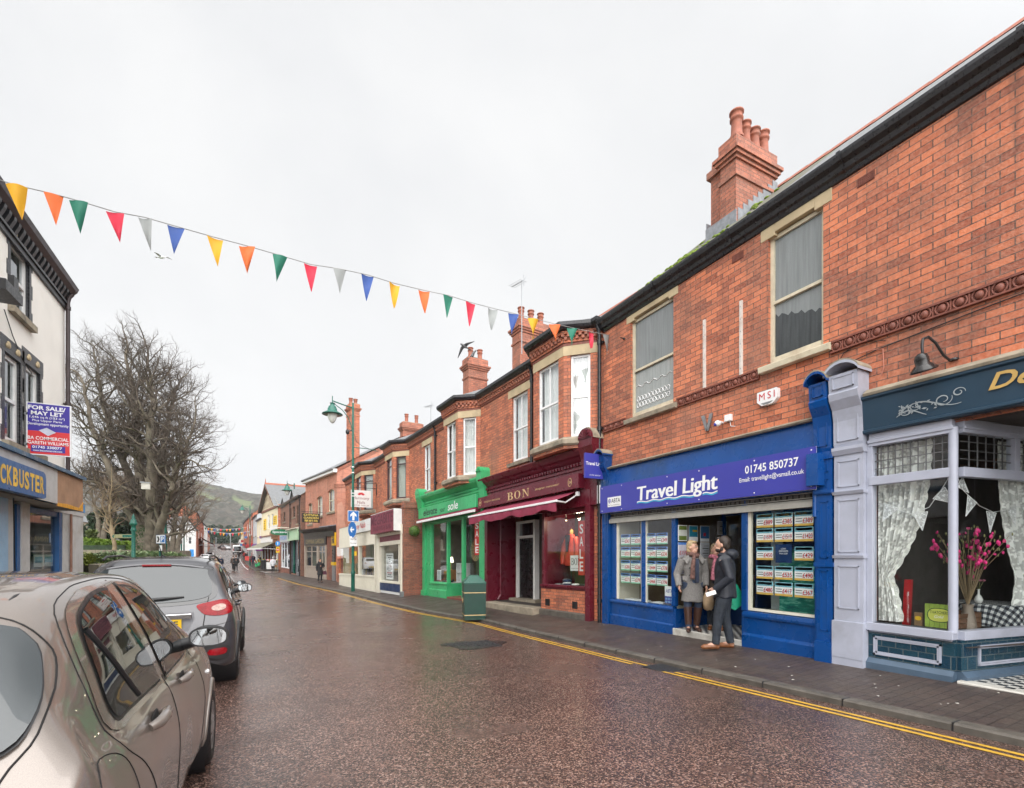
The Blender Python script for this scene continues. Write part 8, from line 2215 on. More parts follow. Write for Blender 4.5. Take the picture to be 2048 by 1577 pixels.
def post_sign(parent_label,zc,w_,h_,kind,label):
 t=thing('road_sign',label,'sign',(x,y-.12,zc));yy=y-.115
 m2=MB()
 if kind=='square':m2.box(x-w_/2,x+w_/2,yy-.01,yy,zc-h_/2,zc+h_/2,UPVC);m2.box(x-w_/2+.02,x+w_/2-.02,yy-.013,yy-.01,zc-h_/2+.02,zc+h_/2-.02,RB)
 if kind=='disk':
  nn=22;rr=Matrix.Rotation(R(-70),3,'Z')
  for r_,dy,mm in((h_/2,0,UPVC),(h_/2-.015,-.004,RB)):
   P=[rr@Vector((r_*cos(2*PI*i/nn),dy,r_*sin(2*PI*i/nn)))for i in range(nn)];m2.mesh([(x-.06+p.x,yy-.03+p.y,zc+p.z)for p in P],[tuple(range(nn))],mm)
 if kind=='plate':m2.box(x-w_/2,x+w_/2,yy-.01,yy,zc-h_/2,zc+h_/2,UPVC)
 m2.build('face',t)
 m2=MB()
 if kind=='square':m2.mesh([(x+a,yy-.016,zc+b)for a,b in((-.05,-.22),(.05,-.22),(.05,.05),(.15,-.04),(.15,.08),(0,.23),(-.15,.08),(-.15,-.04),(-.05,.05))],[tuple(range(9))],UPVC)
 if kind=='disk':
  P=[rr@Vector((a,-.009,b))for a,b in((.2,-.04),(.2,.04),(-.05,.04),(.03,.14),(-.07,.14),(-.22,0),(-.07,-.14),(.03,-.14),(-.05,-.04))];m2.mesh([(x-.06+p.x,yy-.03+p.y,zc+p.z)for p in P],[tuple(range(9))],UPVC)
 if kind=='plate':m2.text('Mon - Sat',x-w_*.4,x+w_*.4,zc+.06,zc+.15,yy-.013,TBLACK);m2.text('No waiting',x-w_*.4,x+w_*.4,zc-.16,zc-.06,yy-.013,TBLACK)
 m2.build('symbol',t,normals=False)
 m2=MB();m2.box(x-.07,x+.07,yy,yy+.05,zc-.03,zc+.03,GREYM);m2.build('clip',t)
DL=25.3
post_sign('',Zv(1033,DL),.56,.56,'square','square blue road sign with a white up arrow on the tall green lamp post')
post_sign('',Zv(1060,DL),.5,.85,'disk','round blue road sign with a left arrow, turned side on, on the lamp post')
post_sign('',Zv(1083,DL),.36,.50,'plate','small white parking plate on the tall green lamp post')
mb=MB();mb.box(x+.05,x+.16,y-.15,y-.05,Zv(1112,DL),Zv(1103,DL),YELLOWP);tag(mb.build('yellow_tag',None,(x,y,Zv(1112,DL))),'small yellow tag on the tall green lamp post','tag')
for u,y_,vb,vt,dr_,rc,lab in((500,71,1132,1012,(-.9,-.43),1.1,'green street lamp with a lantern, beside the cream gabled shop'),(588.5,46.5,1150,968,(-.9,-.43),.7,'green street lamp by the optician, its lantern over the brown gablets'),(331,33,1118,905,(-.3,-.95),.5,'green street lamp with white bands on the left, in front of the big bare tree')):
 p=W(u,y_);zb=Zv(vb,y_);lamppost(p,zb,Zv(vt,y_)-zb,dr_,rc,lab)
for u,y_,vb,vt,lab in((368,48,1118,1036,'plain thin dark post left of the white house'),(363,46,1118,1090,'short dark post by the sloping stone wall'),(432,150,1100,1075,'thin pale post at the far end of the street'),(461,180,1098,1068,'tall pale post by the dark trees at the far end of the street')):
 p=W(u,y_);zb=Zv(vb,y_);t=thing('street_post',lab,'post',(*p,zb));mb=MB();mb.tube([(*p,zb-.3),(*p,Zv(vt,y_))],.06 if y_<100 else.12,LGREEN if y_<100 else GREYM,7);mb.build('shaft',t);mb=MB();mb.ell((*p,Zv(vt,y_)),(.08,.08,.08),LGREEN if y_<100 else GREYM,7,4);mb.build('cap',t)
p=W(267,20.5);zb=-.5;t=thing('finger_post','green finger post with an ornate finial and one arm pointing left','signpost',(*p,zb));zt=Zv(1027,20.5)
mb=MB();mb.lathe([(.09,0),(.085,1.6),(.10,1.62),(.10,1.7),(.075,1.75),(.07,zt-zb-.75)],LGREEN,(*p,zb),12);mb.build('post',t)
mb=MB();mb.lathe([(.10,0),(.11,.05),(.08,.1),(.08,.22),(.13,.26),(.14,.34),(.10,.38),(.11,.46),(.05,.52),(.07,.58),(.03,.66),(.0,.74)],LGREEN,(*p,zt-.75),12);mb.build('finial',t)
za=Zv(1072.5,20.5);mb=MB();q=W(225,20.9);dv=Vector((q[0]-p[0],q[1]-p[1],0));Ld=dv.length;fr=Fr(p,q)
if fr.n[1]>0:fr.n=(-fr.n[0],-fr.n[1])
mb.fr=fr;mb.prism([(0,za-.085),(Ld*.93,za-.085),(Ld,za),(Ld*.93,za+.085),(0,za+.085)],1,-.02,.02,LGREEN);mb.build('arm',t)
mb=MB(fr)
for z in(-.075,.065):mb.box(.08,Ld*.93,.02,.024,za+z,za+z+.01,GOLDL)
for k in range(3):mb.box(Ld*.5,Ld*.9,.02,.024,za-.045+k*.035,za-.03+k*.035,GOLDL)
mb.build('gilt_lines',t)
p=W(320,17.5);zb=-.5;t=thing('parking_sign','blue and white parking sign lettered P with an arrow, behind the grey car','sign',(*p,zb));mb=MB();mb.tube([(*p,zb),(*p,Zv(1072,17.5))],.03,LGREEN,7);mb.lathe([(.09,0),(.04,.08),(.03,.12)],BLACK,(*p,Zv(1121,17.5)),10);mb.build('post',t)
a=W(313,17.45);b=W(330.5,17.3);fr=Fr(b,a)
if fr.n[1]>0:fr.n=(-fr.n[0],-fr.n[1])
z0,z1=Zv(1087,17.4),Zv(1071,17.4);L=fr.len
mb=MB(fr);mb.box(0,L,-.01,.01,z0,z1,UPVC);mb.box(-.008,L+.008,-.012,.008,z0-.008,z1+.008,RB);mb.build('plate',t)
mb=MB(fr);mb.box(.02,L*.52,.01,.013,z0+.03,z1-.03,RB);mb.text('P',L*.42,L*.12,z0+.06,z1-.05,.0145,UPVC,.02);mb.poly([(L*.92,.013,z0+.04),(L*.80,.013,(z0+z1)/2),(L*.92,.013,z1-.04),(L*.72,.013,z1-.04),(L*.60,.013,(z0+z1)/2),(L*.72,.013,z0+.04)],TBLACK);mb.build('symbol',t)
mb=MB(fr);mb.box(L*.38,L*.66,-.01,.01,Zv(1102,17.4),Zv(1091,17.4),UPVC);mb.build('small_plate',t)
p=W(384,66);t=thing('notice_board','upright blue notice board in front of the white house','notice board',(*p,-.2));fr=Fr(W(390,66),W(379.5,66.2))
if fr.n[1]>0:fr.n=(-fr.n[0],-fr.n[1])
mb=MB(fr);mb.box(0,fr.len,-.1,.1,Zv(1120,66),Zv(1097,66),UPVC);mb.build('frame',t);mb=MB(fr);mb.box(.06,fr.len-.06,.1,.11,Zv(1118,66),Zv(1099,66),pm('poster_blue',(.03,.2,.5),.4,.4,3));mb.build('poster',t)
p=W(947.5,13.55);zb=pav_z(*p)+.0
t=thing('litter_bin','dark green litter bin with gold bands and a hipped lid on the kerb edge','bin',(*p,zb));bw=.30;ang=R(-27.35+12)
def sq(r,z):return[(p[0]+r*1.414*cos(ang+PI/4+k*PI/2),p[1]+r*1.414*sin(ang+PI/4+k*PI/2),zb+z)for k in range(4)]
mb=MB();mb.loft([sq(bw*.95,.0),sq(bw*.95,.06),sq(bw*.97,.062),sq(bw,.98)],BINGREEN,smooth=False);mb.build('body',t,bevel=.012)
mb=MB();mb.loft([sq(bw*1.02,.975),sq(bw*1.03,1.02),sq(bw*.42,1.20),sq(bw*.36,1.21)],pm('bin_lid_green',(.012,.085,.06),.35,.12,5,.03),smooth=False);mb.build('lid',t,bevel=.01)
for z in(.12,.73):
 mb=MB();mb.loft([sq(bw*(.976+.024*z)+.003,z),sq(bw*(.976+.024*z)+.003,z+.022)],GOLDL,smooth=False,caps=False);mb.build('gold_band',t)
fc=[Vector(q)for q in sq(bw*.985,.52)]
mid=min(((fc[k]+fc[(k+1)%4])/2 for k in range(4)),key=lambda m:m.x);nrm=(mid-Vector((p[0],p[1],mid.z))).normalized();tan=Vector((-nrm.y,nrm.x,0))
mb=MB();mb.tube([tuple(mid+nrm*.012+tan*.055*cos(2*PI*i/14)+Vector((0,0,.075*sin(2*PI*i/14))))for i in range(15)],.006,GOLDL,5,False);mb.ell(tuple(mid+nrm*.01),(.02,.02,.045),GOLDL,7,4);mb.build('crest',t)
p=W(556,54.2);t=thing('road_sign','blue round road sign above a yellow no entry plate at the side street corner','sign',(*p,-.6));mb=MB();mb.tube([(*p,-.7),(*p,Zv(1082,54.2))],.045,GREYM,6);mb.build('post',t)
fr=Fr(W(561,54.1),W(551,54.1))
if fr.n[1]>0:fr.n=(-fr.n[0],-fr.n[1])
c_=fr.len/2;z=Zv(1087.6,54.1);mb=MB(fr);mb.mesh([(c_+.27*cos(2*PI*i/20),.06,z+.27*sin(2*PI*i/20))for i in range(20)],[tuple(range(20))],pm('cyan_blue_disc',(.01,.25,.65),.4));mb.mesh([(c_+a,.065,z+b)for a,b in((-.03,-.18),(.03,-.18),(.03,.05),(.1,.05),(0,.18),(-.1,.05),(-.03,.05))],[tuple(range(7))],UPVC);mb.build('disc',t)
mb=MB(fr);z0,z1=Zv(1106,54.1),Zv(1094,54.1);mb.box(c_-.2,c_+.2,.05,.06,z0,z1,YELLOWP);mb.mesh([(c_+.15*cos(2*PI*i/16),.065,(z0+z1)/2+.17*sin(2*PI*i/16))for i in range(16)],[tuple(range(16))],TRED);mb.box(c_-.1,c_+.1,.066,.07,(z0+z1)/2-.03,(z0+z1)/2+.03,UPVC);mb.build('plate',t)
def at_px(u,v,y):return(*W(u,y),Zv(v,y))
rseed(51)
FL1=[pm('bloom_yellow',(.7,.5,.03),.6),pm('bloom_white',(.75,.75,.7),.6),pm('bloom_red',(.5,.02,.03),.6),pm('bloom_pink',(.6,.15,.3),.6)]
b_=at_px(527,1138.5,56.5);mb=MB();mb.lathe([(.24,0),(.28,.95),(.30,1.0),(.1,1.1),(0,1.1)],BPLAST,b_,12);tag(mb.build('black_bin',None,b_),'black round litter bin by the flower stall at the side street corner','bin')
for k,(u,v,y)in enumerate(((533,1137.5,57),(541,1138.5,56.4))):
 b_=at_px(u,v,y);t=thing('stall_table',['white clothed stall table next to the black bin','white clothed stall table nearest the side street'][k],'table',b_)
 mb=MB();mb.box(b_[0]-.4,b_[0]+.4,b_[1]-.35,b_[1]+.35,b_[2],b_[2]+.75,WHITE);mb.build('cloth',t)
 mb=MB()
 for j in range(26):mb.ell((b_[0]+runi(-.36,.36),b_[1]+runi(-.3,.3),b_[2]+.8+runi(0,.25)),(.07,.07,.09),random.choice(FL1+[BPLAST,LEAF,HEDG]),6,4)
 mb.build('flowers',t)
for k,(u,v,y)in enumerate(((513,1134,62),(518,1132,60),(546,1134,57.5),(551,1133,57.2))):
 b_=at_px(u,v,y);t=thing('flower_bucket','bucket of cut flowers standing outside the cream gabled shop','flowers',b_,'flower buckets outside the gabled shop');mb=MB();mb.lathe([(.14,0),(.18,.4)],random.choice((BPLAST,GREENP,WHITE)),b_,10);mb.build('bucket',t);mb=MB()
 for j in range(22):mb.ell((b_[0]+runi(-.2,.2),b_[1]+runi(-.2,.2),b_[2]+.45+runi(0,.4)),(.06,.06,.08),random.choice(FL1+[HEDG,HEDG,LEAF]),6,4)
 mb.build('flowers',t)
b_=at_px(496.5,1123.5,78);t=thing('red_trolley','red market trolley parked on the pavement up the hill','trolley',b_);mb=MB();mb.box(b_[0]-.45,b_[0]+.45,b_[1]-.4,b_[1]+.4,b_[2]+.15,b_[2]+.85,pm('trolley_red',(.5,.05,.04),.5));mb.build('box',t)
for dx in(-.35,.35):mb=MB();mb.ell((b_[0]+dx,b_[1]-.35,b_[2]+.12),(.05,.12,.12),RUBBER,8,5);mb.build('wheel',t)
for k,(u,v,y,m_)in enumerate(((523,1075,66,'purple_flag'),(486,1083,110,'red_flag'),(489,1090,104,'red_flag'),(493,1075,98,'blue_flag'),(484,1090,122,'blue_flag'))):
 c_={'purple_flag':(.12,.04,.2),'red_flag':(.32,.02,.02),'blue_flag':(.04,.14,.33)}[m_];b_=at_px(u-1.5,v,y);mb=MB();s_=y/974*2.4;mb.mesh([(b_[0]-s_,b_[1],b_[2]-s_),(b_[0]+s_,b_[1],b_[2]-s_),(b_[0]+s_,b_[1]+.1,b_[2]+s_),(b_[0]-s_,b_[1]+.1,b_[2]+s_)],[(0,1,2,3)],pm(m_,c_,.6));mb.tube([(b_[0]+s_,b_[1],b_[2]),(b_[0]+s_+1.2,b_[1],b_[2])],.04,GREYM,4);tag(mb.build('projecting_shop_sign',None,b_),['purple projecting shop sign by the narrow white shop','nearest red projecting sign in the far shops','lower red projecting sign in the far shops','blue projecting sign high on the far red brick shop','farthest small blue projecting sign'][k],'sign')
FCOL=[pm('bunting_yellow',(.62,.32,.008),.7,.06),pm('bunting_orange',(.62,.12,.02),.7,.06),pm('bunting_green',(.01,.15,.095),.7,.06),pm('bunting_red',(.52,.015,.045),.7,.06),pm('bunting_white',(.27,.285,.28),.7,.04),pm('bunting_blue',(.025,.07,.27),.7,.06)]
Lp=(-2.62,7.55);Rp=(7.0,8.84)
BFm=Fr(Rp,Lp)
bt_=thing('bunting_string','long string of coloured pennants sagging across the near street, high above the road','bunting',(*Rp,6.1))
ctop=[(4,362),(33,371),(107,388),(157,402),(230,424),(290,435),(352,453),(430,475),(494,492),(560,511),(621,529),(679,538),(735,550),(789,567),(848,581),(896,591),(941,605),(986,617),(1027,627),(1066,637),(1109,648),(1144,656),(1182,664),(1214,670),(1241,678)]
cord=[]
for u,v in ctop:l=BFm.L(u);cord.append((l,0,BFm.H(u,v)))
far_end=(cord[0][0]+2.2,0,cord[0][2]+.42)
mb=MB(BFm);mb.tube([far_end]+cord,.006,pm('bunting_cord',(.3,.3,.29),.8),5);mb.build('cord',bt_)
widths=[46,40,40,38,28,35,33,31,29,27,26,25,24,22,21,21,19,19,19,18,16,14,16];tips=[(43,438),(112,451),(160,466),(240,486),(302,503),(348,509),(436,533),(494,549),(553,564),(623,584),(680,588),(733,602),(789,616),(850,627),(894,636),(939,653),(983,660),(1023,669),(1066,678),(1111,682),(1143,690),(1183,697),(1214,709)]
rseed(2)
for k in range(23):
 u,v=ctop[k+1];w_=widths[k]/2;a,b=ctop[k],ctop[k+2]if k+2<len(ctop)else ctop[k+1];sl=(b[1]-a[1])/(b[0]-a[0])
 P=[]
 for uu,vv in((u-w_,v-sl*w_+1),(u+w_,v+sl*w_+1),tips[k]):P.append((BFm.L(uu),BFm.H(uu,vv)))
 n=5;vs=[];fs=[];ph=runi(0,6.28);am=runi(.015,.05)
 for i in range(n+1):
  q=i/n
  for j in range(n+1):
   f=j/n;x_=(P[0][0]*(1-f)+P[1][0]*f)*(1-q)+P[2][0]*q;z_=(P[0][1]*(1-f)+P[1][1]*f)*(1-q)+P[2][1]*q
   vs.append((x_,am*sin(3.2*f+ph+q*2.5)*(1-.3*q),z_))
 for i in range(n):
  for j in range(n):fs.append((i*(n+1)+j,i*(n+1)+j+1,(i+1)*(n+1)+j+1,(i+1)*(n+1)+j))
 mb=MB(BFm);mb.mesh(vs,fs,FCOL[k%6],True);mb.build('pennant',bt_,normals=False)
mb=MB(A);mb.tube([(8.29,.0,6.15),(8.29,.12,6.15)],.012,BLACK,5);mb.lathe([(.03,0),(.03,.03)],BLACK,(8.29,.01,6.13),8);mb.build('wall_hook',bt_)
def far_bunting(u0,u1,v0,v1,y,label,nfl,hpx,off):
 a,b=W(u0,y),W(u1,y);fr=Fr(b,a);t=thing('bunting_string',label,'bunting',(*b,Zv(v0,y)));L=fr.len
 pts=[(L*i/20,0,Zv(v0+(v1-v0)*i/20,y)-.5*sin(PI*i/20))for i in range(21)]
 mb=MB(fr);mb.tube(pts,.02,TWHITE,4);mb.build('cord',t)
 for k in range(nfl):
  q=(k+.5)/nfl;i=int(q*20);z=pts[i][2];l=L*q;w_=L/nfl*.36;h_=hpx/974*y
  mb=MB(fr);mb.mesh([(l-w_,0,z),(l+w_,0,z),(l,.05,z-h_)],[(0,1,2)],FCOL[(k+off)%6]);mb.build('pennant',t,normals=False)
far_bunting(402,500,1054,1054,100,'upper of the two far strings of bunting across the street',16,5.5,0)
far_bunting(414,505,1062,1061,88,'lower of the two far strings of bunting across the street',15,6.5,3)
def gull(c,span,heading,wings,label,mat,body=.4):
 t=thing('gull',label,'bird',c);mb=MB();h=Vector(heading).normalized();s_=Vector((-h.y,h.x,0)).normalized();C_=Vector(c)
 rings=[]
 for q,r in((-.5,.005),(-.35,.03),(-.1,.06),(.15,.06),(.32,.04),(.4,.045),(.48,.03),(.53,.006)):
  o=C_+h*q*body;rings.append([tuple(o+s_*r*cos(2*PI*i/8)+Vector((0,0,r*sin(2*PI*i/8))))for i in range(8)])
 mb.loft(rings,mat)
 mb.loft([[tuple(C_-h*body*.45+s_*a+Vector((0,0,b)))for a,b in((-.02,0),(.02,0),(0,.01))],[tuple(C_-h*body*.8+s_*a+Vector((0,0,b)))for a,b in((-.06,0),(.06,0),(0,.004))]],mat)
 for sg,P in zip((1,-1),wings):
  rr=[]
  for(d,up,ch)in P:
   o=C_+s_*sg*d*span+Vector((0,0,up*span));rr.append([tuple(o+h*ch),tuple(o+Vector((0,0,.012))),tuple(o-h*ch),tuple(o-Vector((0,0,.008)))])
  mb.loft(rr,mat)
 mb.build('body',t,weld=True)
 return t
GUL=pm('gull_plumage',(.62,.62,.62),.7,.1);GULD=pm('gull_dark',(.16,.16,.165),.7,.1)
gull((*W(322,22),Zv(515,22)),1.0,(.6,-.5,-.1),([(.05,.02,.09),(.25,.16,.08),(.55,.22,.02)],[(.05,.02,.09),(.2,.05,.07),(.35,.03,.02)]),'white gull flying below the bunting over the street',GUL)
gull((*W(929,19),Zv(693,19)),.78,(-.55,-.2,.1),([(.04,.02,.08),(.2,.06,.07),(.72,.03,.012)],[(.04,.02,.08),(.2,-.05,.07),(.5,-.45,.012)]),'dark gull landing with spread wings over the chimney of the green shop house',GULD)
t=gull((*W(946,18.9),Zv(708,18.9)),.5,(.5,-.35,.6),([(.06,.02,.09),(.1,-.1,.07),(.08,-.25,.02)],[(.06,.02,.09),(.1,-.1,.07),(.08,-.25,.02)]),'dark gull perched on a chimney pot of the green shop house',GULD,.36)
from mathutils.bvhtree import BVHTree
class CarFr:
 def __init__(s,p,z,ang,slope=0.0,sz=1.0):
  s.sz=sz;s.p,s.z,s.f,s.l,s.sl=p,z,(cos(ang),sin(ang)),(-sin(ang),cos(ang)),slope
 def pt(s,x,y,z):
  return(s.p[0]+s.f[0]*x+s.l[0]*y,s.p[1]+s.f[1]*x+s.l[1]*y,s.z+z*s.sz+s.sl*x)
def cr(p0,p1,p2,p3,t):
 return[.5*(2*b+(c-a)*t+(2*a-5*b+4*c-d)*t*t+(3*b-a-3*c+d)*t**3)for a,b,c,d in zip(p0,p1,p2,p3)]
def spline(P,n,closed=False):
 m=len(P);out=[]
 for i in range(m if closed else m-1):
  g=(lambda k:P[k%m])if closed else(lambda k:P[max(0,min(m-1,k))])
  for k in range(n):out.append(cr(g(i-1),g(i),g(i+1),g(i+2),k/n))
 if not closed:out.append(list(P[-1]))
 return out
def section(st):
 x,zt,zb,zc,w,yb,yr,zs=st
 return[(x,w-.10,zs),(x,w-.02,zs+.05),(x,w,zs+(zb-zs)*.35),(x,w,zs+(zb-zs)*.62),(x,yb+(w-yb)*.55,zb-(zb-zs)*.13),(x,yb,zb),(x,(yb+yr)/2+.018,(zb+zc)/2),(x,yr,zc),(x,yr*.80,zc+(zt-zc)*.68),(x,yr*.42,zc+(zt-zc)*.95),(x,0,zt)]
def car_surface(stations,nx=7,ns=5):
 secs=[section(s_)for s_ in stations];rows=[]
 cols=[spline([s_[k]for s_ in secs],nx)for k in range(11)]
 for i in range(len(cols[0])):
  half=spline([c[i]for c in cols],ns)
  rows.append([(p[0],-p[1],p[2])for p in half[:-1]]+[(half[-1][0],0,half[-1][2])]+[(p[0],p[1],p[2])for p in half[:-1][::-1]])
 return rows
class Car:
 def __init__(s,name,label,cat,fr,stations,axles,wr,paint,nx=7,ns=5,group=None,trackw=.0):
  s.fr=fr;s.root=thing(name,label,cat,fr.pt(1.5,0,0),group);s.stn=stations
  rows=car_surface(stations,nx,ns);n=len(rows[0]);vs=[p for r in rows for p in r]
  fs=[(a*n+k,a*n+k+1,(a+1)*n+k+1,(a+1)*n+k)for a in range(len(rows)-1)for k in range(n-1)]
  s.bvh=BVHTree.FromPolygons([Vector(v)for v in vs],fs+[tuple(range(n)),tuple(range((len(rows)-1)*n,len(rows)*n))])
  keep=[]
  for f in fs:
   c=sum((Vector(vs[i])for i in f),Vector())/4
   if any((c.x-ax)**2+(c.z-wr)**2<(wr+.045)**2 and abs(c.y)>.5 for ax in axles):continue
   keep.append(f)
  mb=MB(fr);mb.mesh(vs,keep,paint,True);mb.mesh(rows[0],[tuple(range(n))],paint);mb.mesh(rows[-1],[tuple(range(n))],paint)
  s.body=mb.build('body',s.root)
  mb=MB(fr);mb.box(stations[2][0]+.1,stations[-3][0],-.55,.55,.16,.5,BPLAST);mb.build('underbody',s.root)
  for ax in axles:
   for sg in(-1,1):s.wheel(ax,sg,wr,max(q[4]for q in stations))
 def hit(s,o,d):
  h=s.bvh.ray_cast(Vector(o),Vector(d));return(h[0],h[1])if h[0]else(None,None)
 def side(s,x,z,sg):
  p,nr=s.hit((x,sg*3,z),(0,-sg,0));
  if p is None:p,nr=Vector((x,sg*.8,z)),Vector((0,sg,0))
  return p,(nr if nr.y*sg>0 else-nr)
 def back(s,y,z,sg=-1):
  p,nr=s.hit((sg*-1*0+(-3 if sg<0 else 8),y,z),(1 if sg<0 else-1,0,0))
  if p is None:p,nr=Vector((.1,y,z)),Vector((sg,0,0))
  return p,(nr if nr.x*sg>0 else-nr)
 dx=0.0
 def proj(s,kind,a,b,sg):return s.side(a+s.dx,b,sg)if kind=='side'else s.back(a,b,sg)
 def patch(s,name,kind,pts,mat,sg=-1,eps=.004,parent=None,smooth=3,rings=7,bulge=0.0):
  B=spline([list(p)for p in pts],smooth,True)if smooth>1 else pts
  c=(sum(p[0]for p in B)/len(B),sum(p[1]for p in B)/len(B));m=len(B);vs=[]
  for r in range(rings+1):
   q=1-r/rings
   for p in B:
    P,nr=s.proj(kind,c[0]+(p[0]-c[0])*q,c[1]+(p[1]-c[1])*q,sg);vs.append(tuple(P+nr*(eps+bulge*(1-q*q))))
  fs=[(r*m+k,r*m+(k+1)%m,(r+1)*m+(k+1)%m,(r+1)*m+k)for r in range(rings)for k in range(m)]
  mb=MB(s.fr);mb.mesh(vs,fs,mat,True);return mb.build(name,parent or s.root,normals=False,weld=True)
 def seam(s,name,kind,pts,mat,r=.004,sg=-1,closed=False,eps=.001,sm=4,parent=None,straight=False):
  B=[list(p)for p in pts]if straight else spline([list(p)for p in pts],sm,closed)
  if closed:B.append(B[0])
  P=[]
  for p in B:q,nr=s.proj(kind,p[0],p[1],sg);P.append(tuple(q+nr*eps))
  mb=MB(s.fr);mb.tube(P,r,mat,6,False);return mb.build(name,parent or s.root)
 def wheel(s,ax,sg,wr,w):
  yo=sg*(w+.012);yi=sg*(w-.20);ym=(yo+yi)/2;n=28
  def ring(r,y):return[(ax+r*cos(2*PI*i/n),y,wr+r*sin(2*PI*i/n))for i in range(n)]
  mb=MB(s.fr);mb.loft([ring(wr*.64,yo-sg*.01),ring(wr*.70,yo),ring(wr*.86,yo),ring(wr*.96,yo-sg*.02),ring(wr,yo-sg*.045),ring(wr,yi+sg*.04),ring(wr*.95,yi+sg*.01),ring(wr*.6,yi)],RUBBER,caps=False);wh=mb.build('wheel',s.root)
  mb=MB(s.fr)
  for k in range(3):mb.loft([ring(wr*1.002,ym+sg*(.04*(k-1))-.004),ring(wr*1.002,ym+sg*(.04*(k-1))+.004)],BLACK,caps=False)
  mb.build('tread',wh)
  mb=MB(s.fr);mb.loft([ring(wr*.66,yo-sg*.012),ring(wr*.62,yo-sg*.004),ring(wr*.57,yo-sg*.02),ring(wr*.30,yo-sg*.006),ring(wr*.16,yo+sg*.004),ring(.001,yo+sg*.006)],HUB,caps=False)
  mb.build('hubcap',wh)
  mb=MB(s.fr)
  for k in range(9):
   a=2*PI*k/9;P=[(ax+r*cos(a+da),yo-sg*.006+sg*.002,wr+r*sin(a+da))for r,da in((wr*.36,-.11),(wr*.54,-.14),(wr*.54,.14),(wr*.36,.11))]
   mb.mesh(P,[(0,1,2,3)],BLACK)
  mb.build('hubcap_slot',wh)
  mb=MB(s.fr);mb.loft([ring(wr+.06,sg*.5),ring(wr+.06,yo-sg*.03)],BLACK,caps=False);mb.mesh(ring(wr+.06,sg*.52),[tuple(range(n))],BLACK);mb.build('wheel_well',s.root)
 def arch(s,ax,wr,mat,r=.012,k0=-.12):
  for sg in(-1,1):
   P=[]
   for i in range(25):
    a=-.15+(PI+.3)*i/24;x,z=ax+(wr+.052)*cos(a),wr+(wr+.052)*sin(a)
    if z<.19:continue
    q,nr=s.side(x,z,sg);P.append(tuple(q+nr*.0))
   mb=MB(s.fr);mb.tube(P,r,mat,6);mb.build('wheel_arch',s.root)
 def mirror(s,x,z,sg,paint,size=1.0):
  p,nr=s.side(x,z,sg);y=p.y;mb=MB(s.fr);mb.tube([(x,y,z),(x-.02,y+sg*.10,z+.02)],[.04,.03],BPLAST,8);c=(x-.04,y+sg*.15*size,z+.05)
  mb.ell(c,(.055,.108*size,.072),paint,16,10);m_=mb.build('mirror',s.root)
  mb=MB(s.fr);n=22;rr=(.105*size,.064);mb.mesh([(c[0]-.058,c[1]+rr[0]*abs(cos(a))**.75*(1 if cos(a)>0 else-1),c[2]+rr[1]*abs(sin(a))**.75*(1 if sin(a)>0 else-1))for a in[2*PI*i/n for i in range(n)]],[tuple(range(n))],BPLAST)
  mb.build('mirror_rim',m_)
  mb=MB(s.fr);rr=(.094*size,.054);mb.mesh([(c[0]-.0605+.12*(sin(a))*.0,c[1]+rr[0]*abs(cos(a))**.75*(1 if cos(a)>0 else-1),c[2]+rr[1]*abs(sin(a))**.75*(1 if sin(a)>0 else-1))for a in[2*PI*i/n for i in range(n)]],[tuple(range(n))],MIRR);mb.build('mirror_glass',m_)
def carpaint(name,c,metal=.55,rough=.32):
 m,nt,bs=nodes(name);co=coords(nt)
 f=noise(nt,co,900,1);nt.links.new(ramp(nt,[(.3,tuple(x*.8 for x in c)),(.7,tuple(min(1,x*1.2)for x in c))],f),bs.inputs['Base Color'])
 bs.inputs['Metallic'].default_value=metal;bs.inputs['Roughness'].default_value=rough;bs.inputs['Coat Weight'].default_value=1;bs.inputs['Coat Roughness'].default_value=.03
 d=nt.nodes.new('ShaderNodeTexVoronoi');d.inputs['Scale'].default_value=55;nt.links.new(co,d.inputs['Vector'])
 h=ramp(nt,[(.0,1.0),(.16,0.0)],d.outputs['Distance'])
 b=nt.nodes.new('ShaderNodeBump');b.inputs['Strength'].default_value=.05;b.inputs['Distance'].default_value=.002;nt.links.new(h,b.inputs['Height']);nt.links.new(b.outputs[0],bs.inputs['Coat Normal'])
 return m
HUB=pm('hubcap_silver',(.42,.43,.44),.32,.05,9,0,metal=.7)
MIRR=pm('mirror_silver',(.42,.44,.45),.02,.0,2,0,metal=1.0)
CGL,nt_,bs_n=nodes('car_glass');bs_n.inputs['Base Color'].default_value=(.012,.015,.015,1);bs_n.inputs['Roughness'].default_value=.02;bs_n.inputs['Specular IOR Level'].default_value=.75
CGR,nt_,bs_n=nodes('car_rear_glass');bs_n.inputs['Base Color'].default_value=(.035,.042,.045,1);bs_n.inputs['Roughness'].default_value=.04;bs_n.inputs['Specular IOR Level'].default_value=.8
SEAMM=pm('panel_gap',(.01,.009,.009),.8,.1)
CHAMP=carpaint('champagne_paint',(.20,.17,.148),.3);GREYP=carpaint('grey_car_paint',(.055,.055,.062),.3)
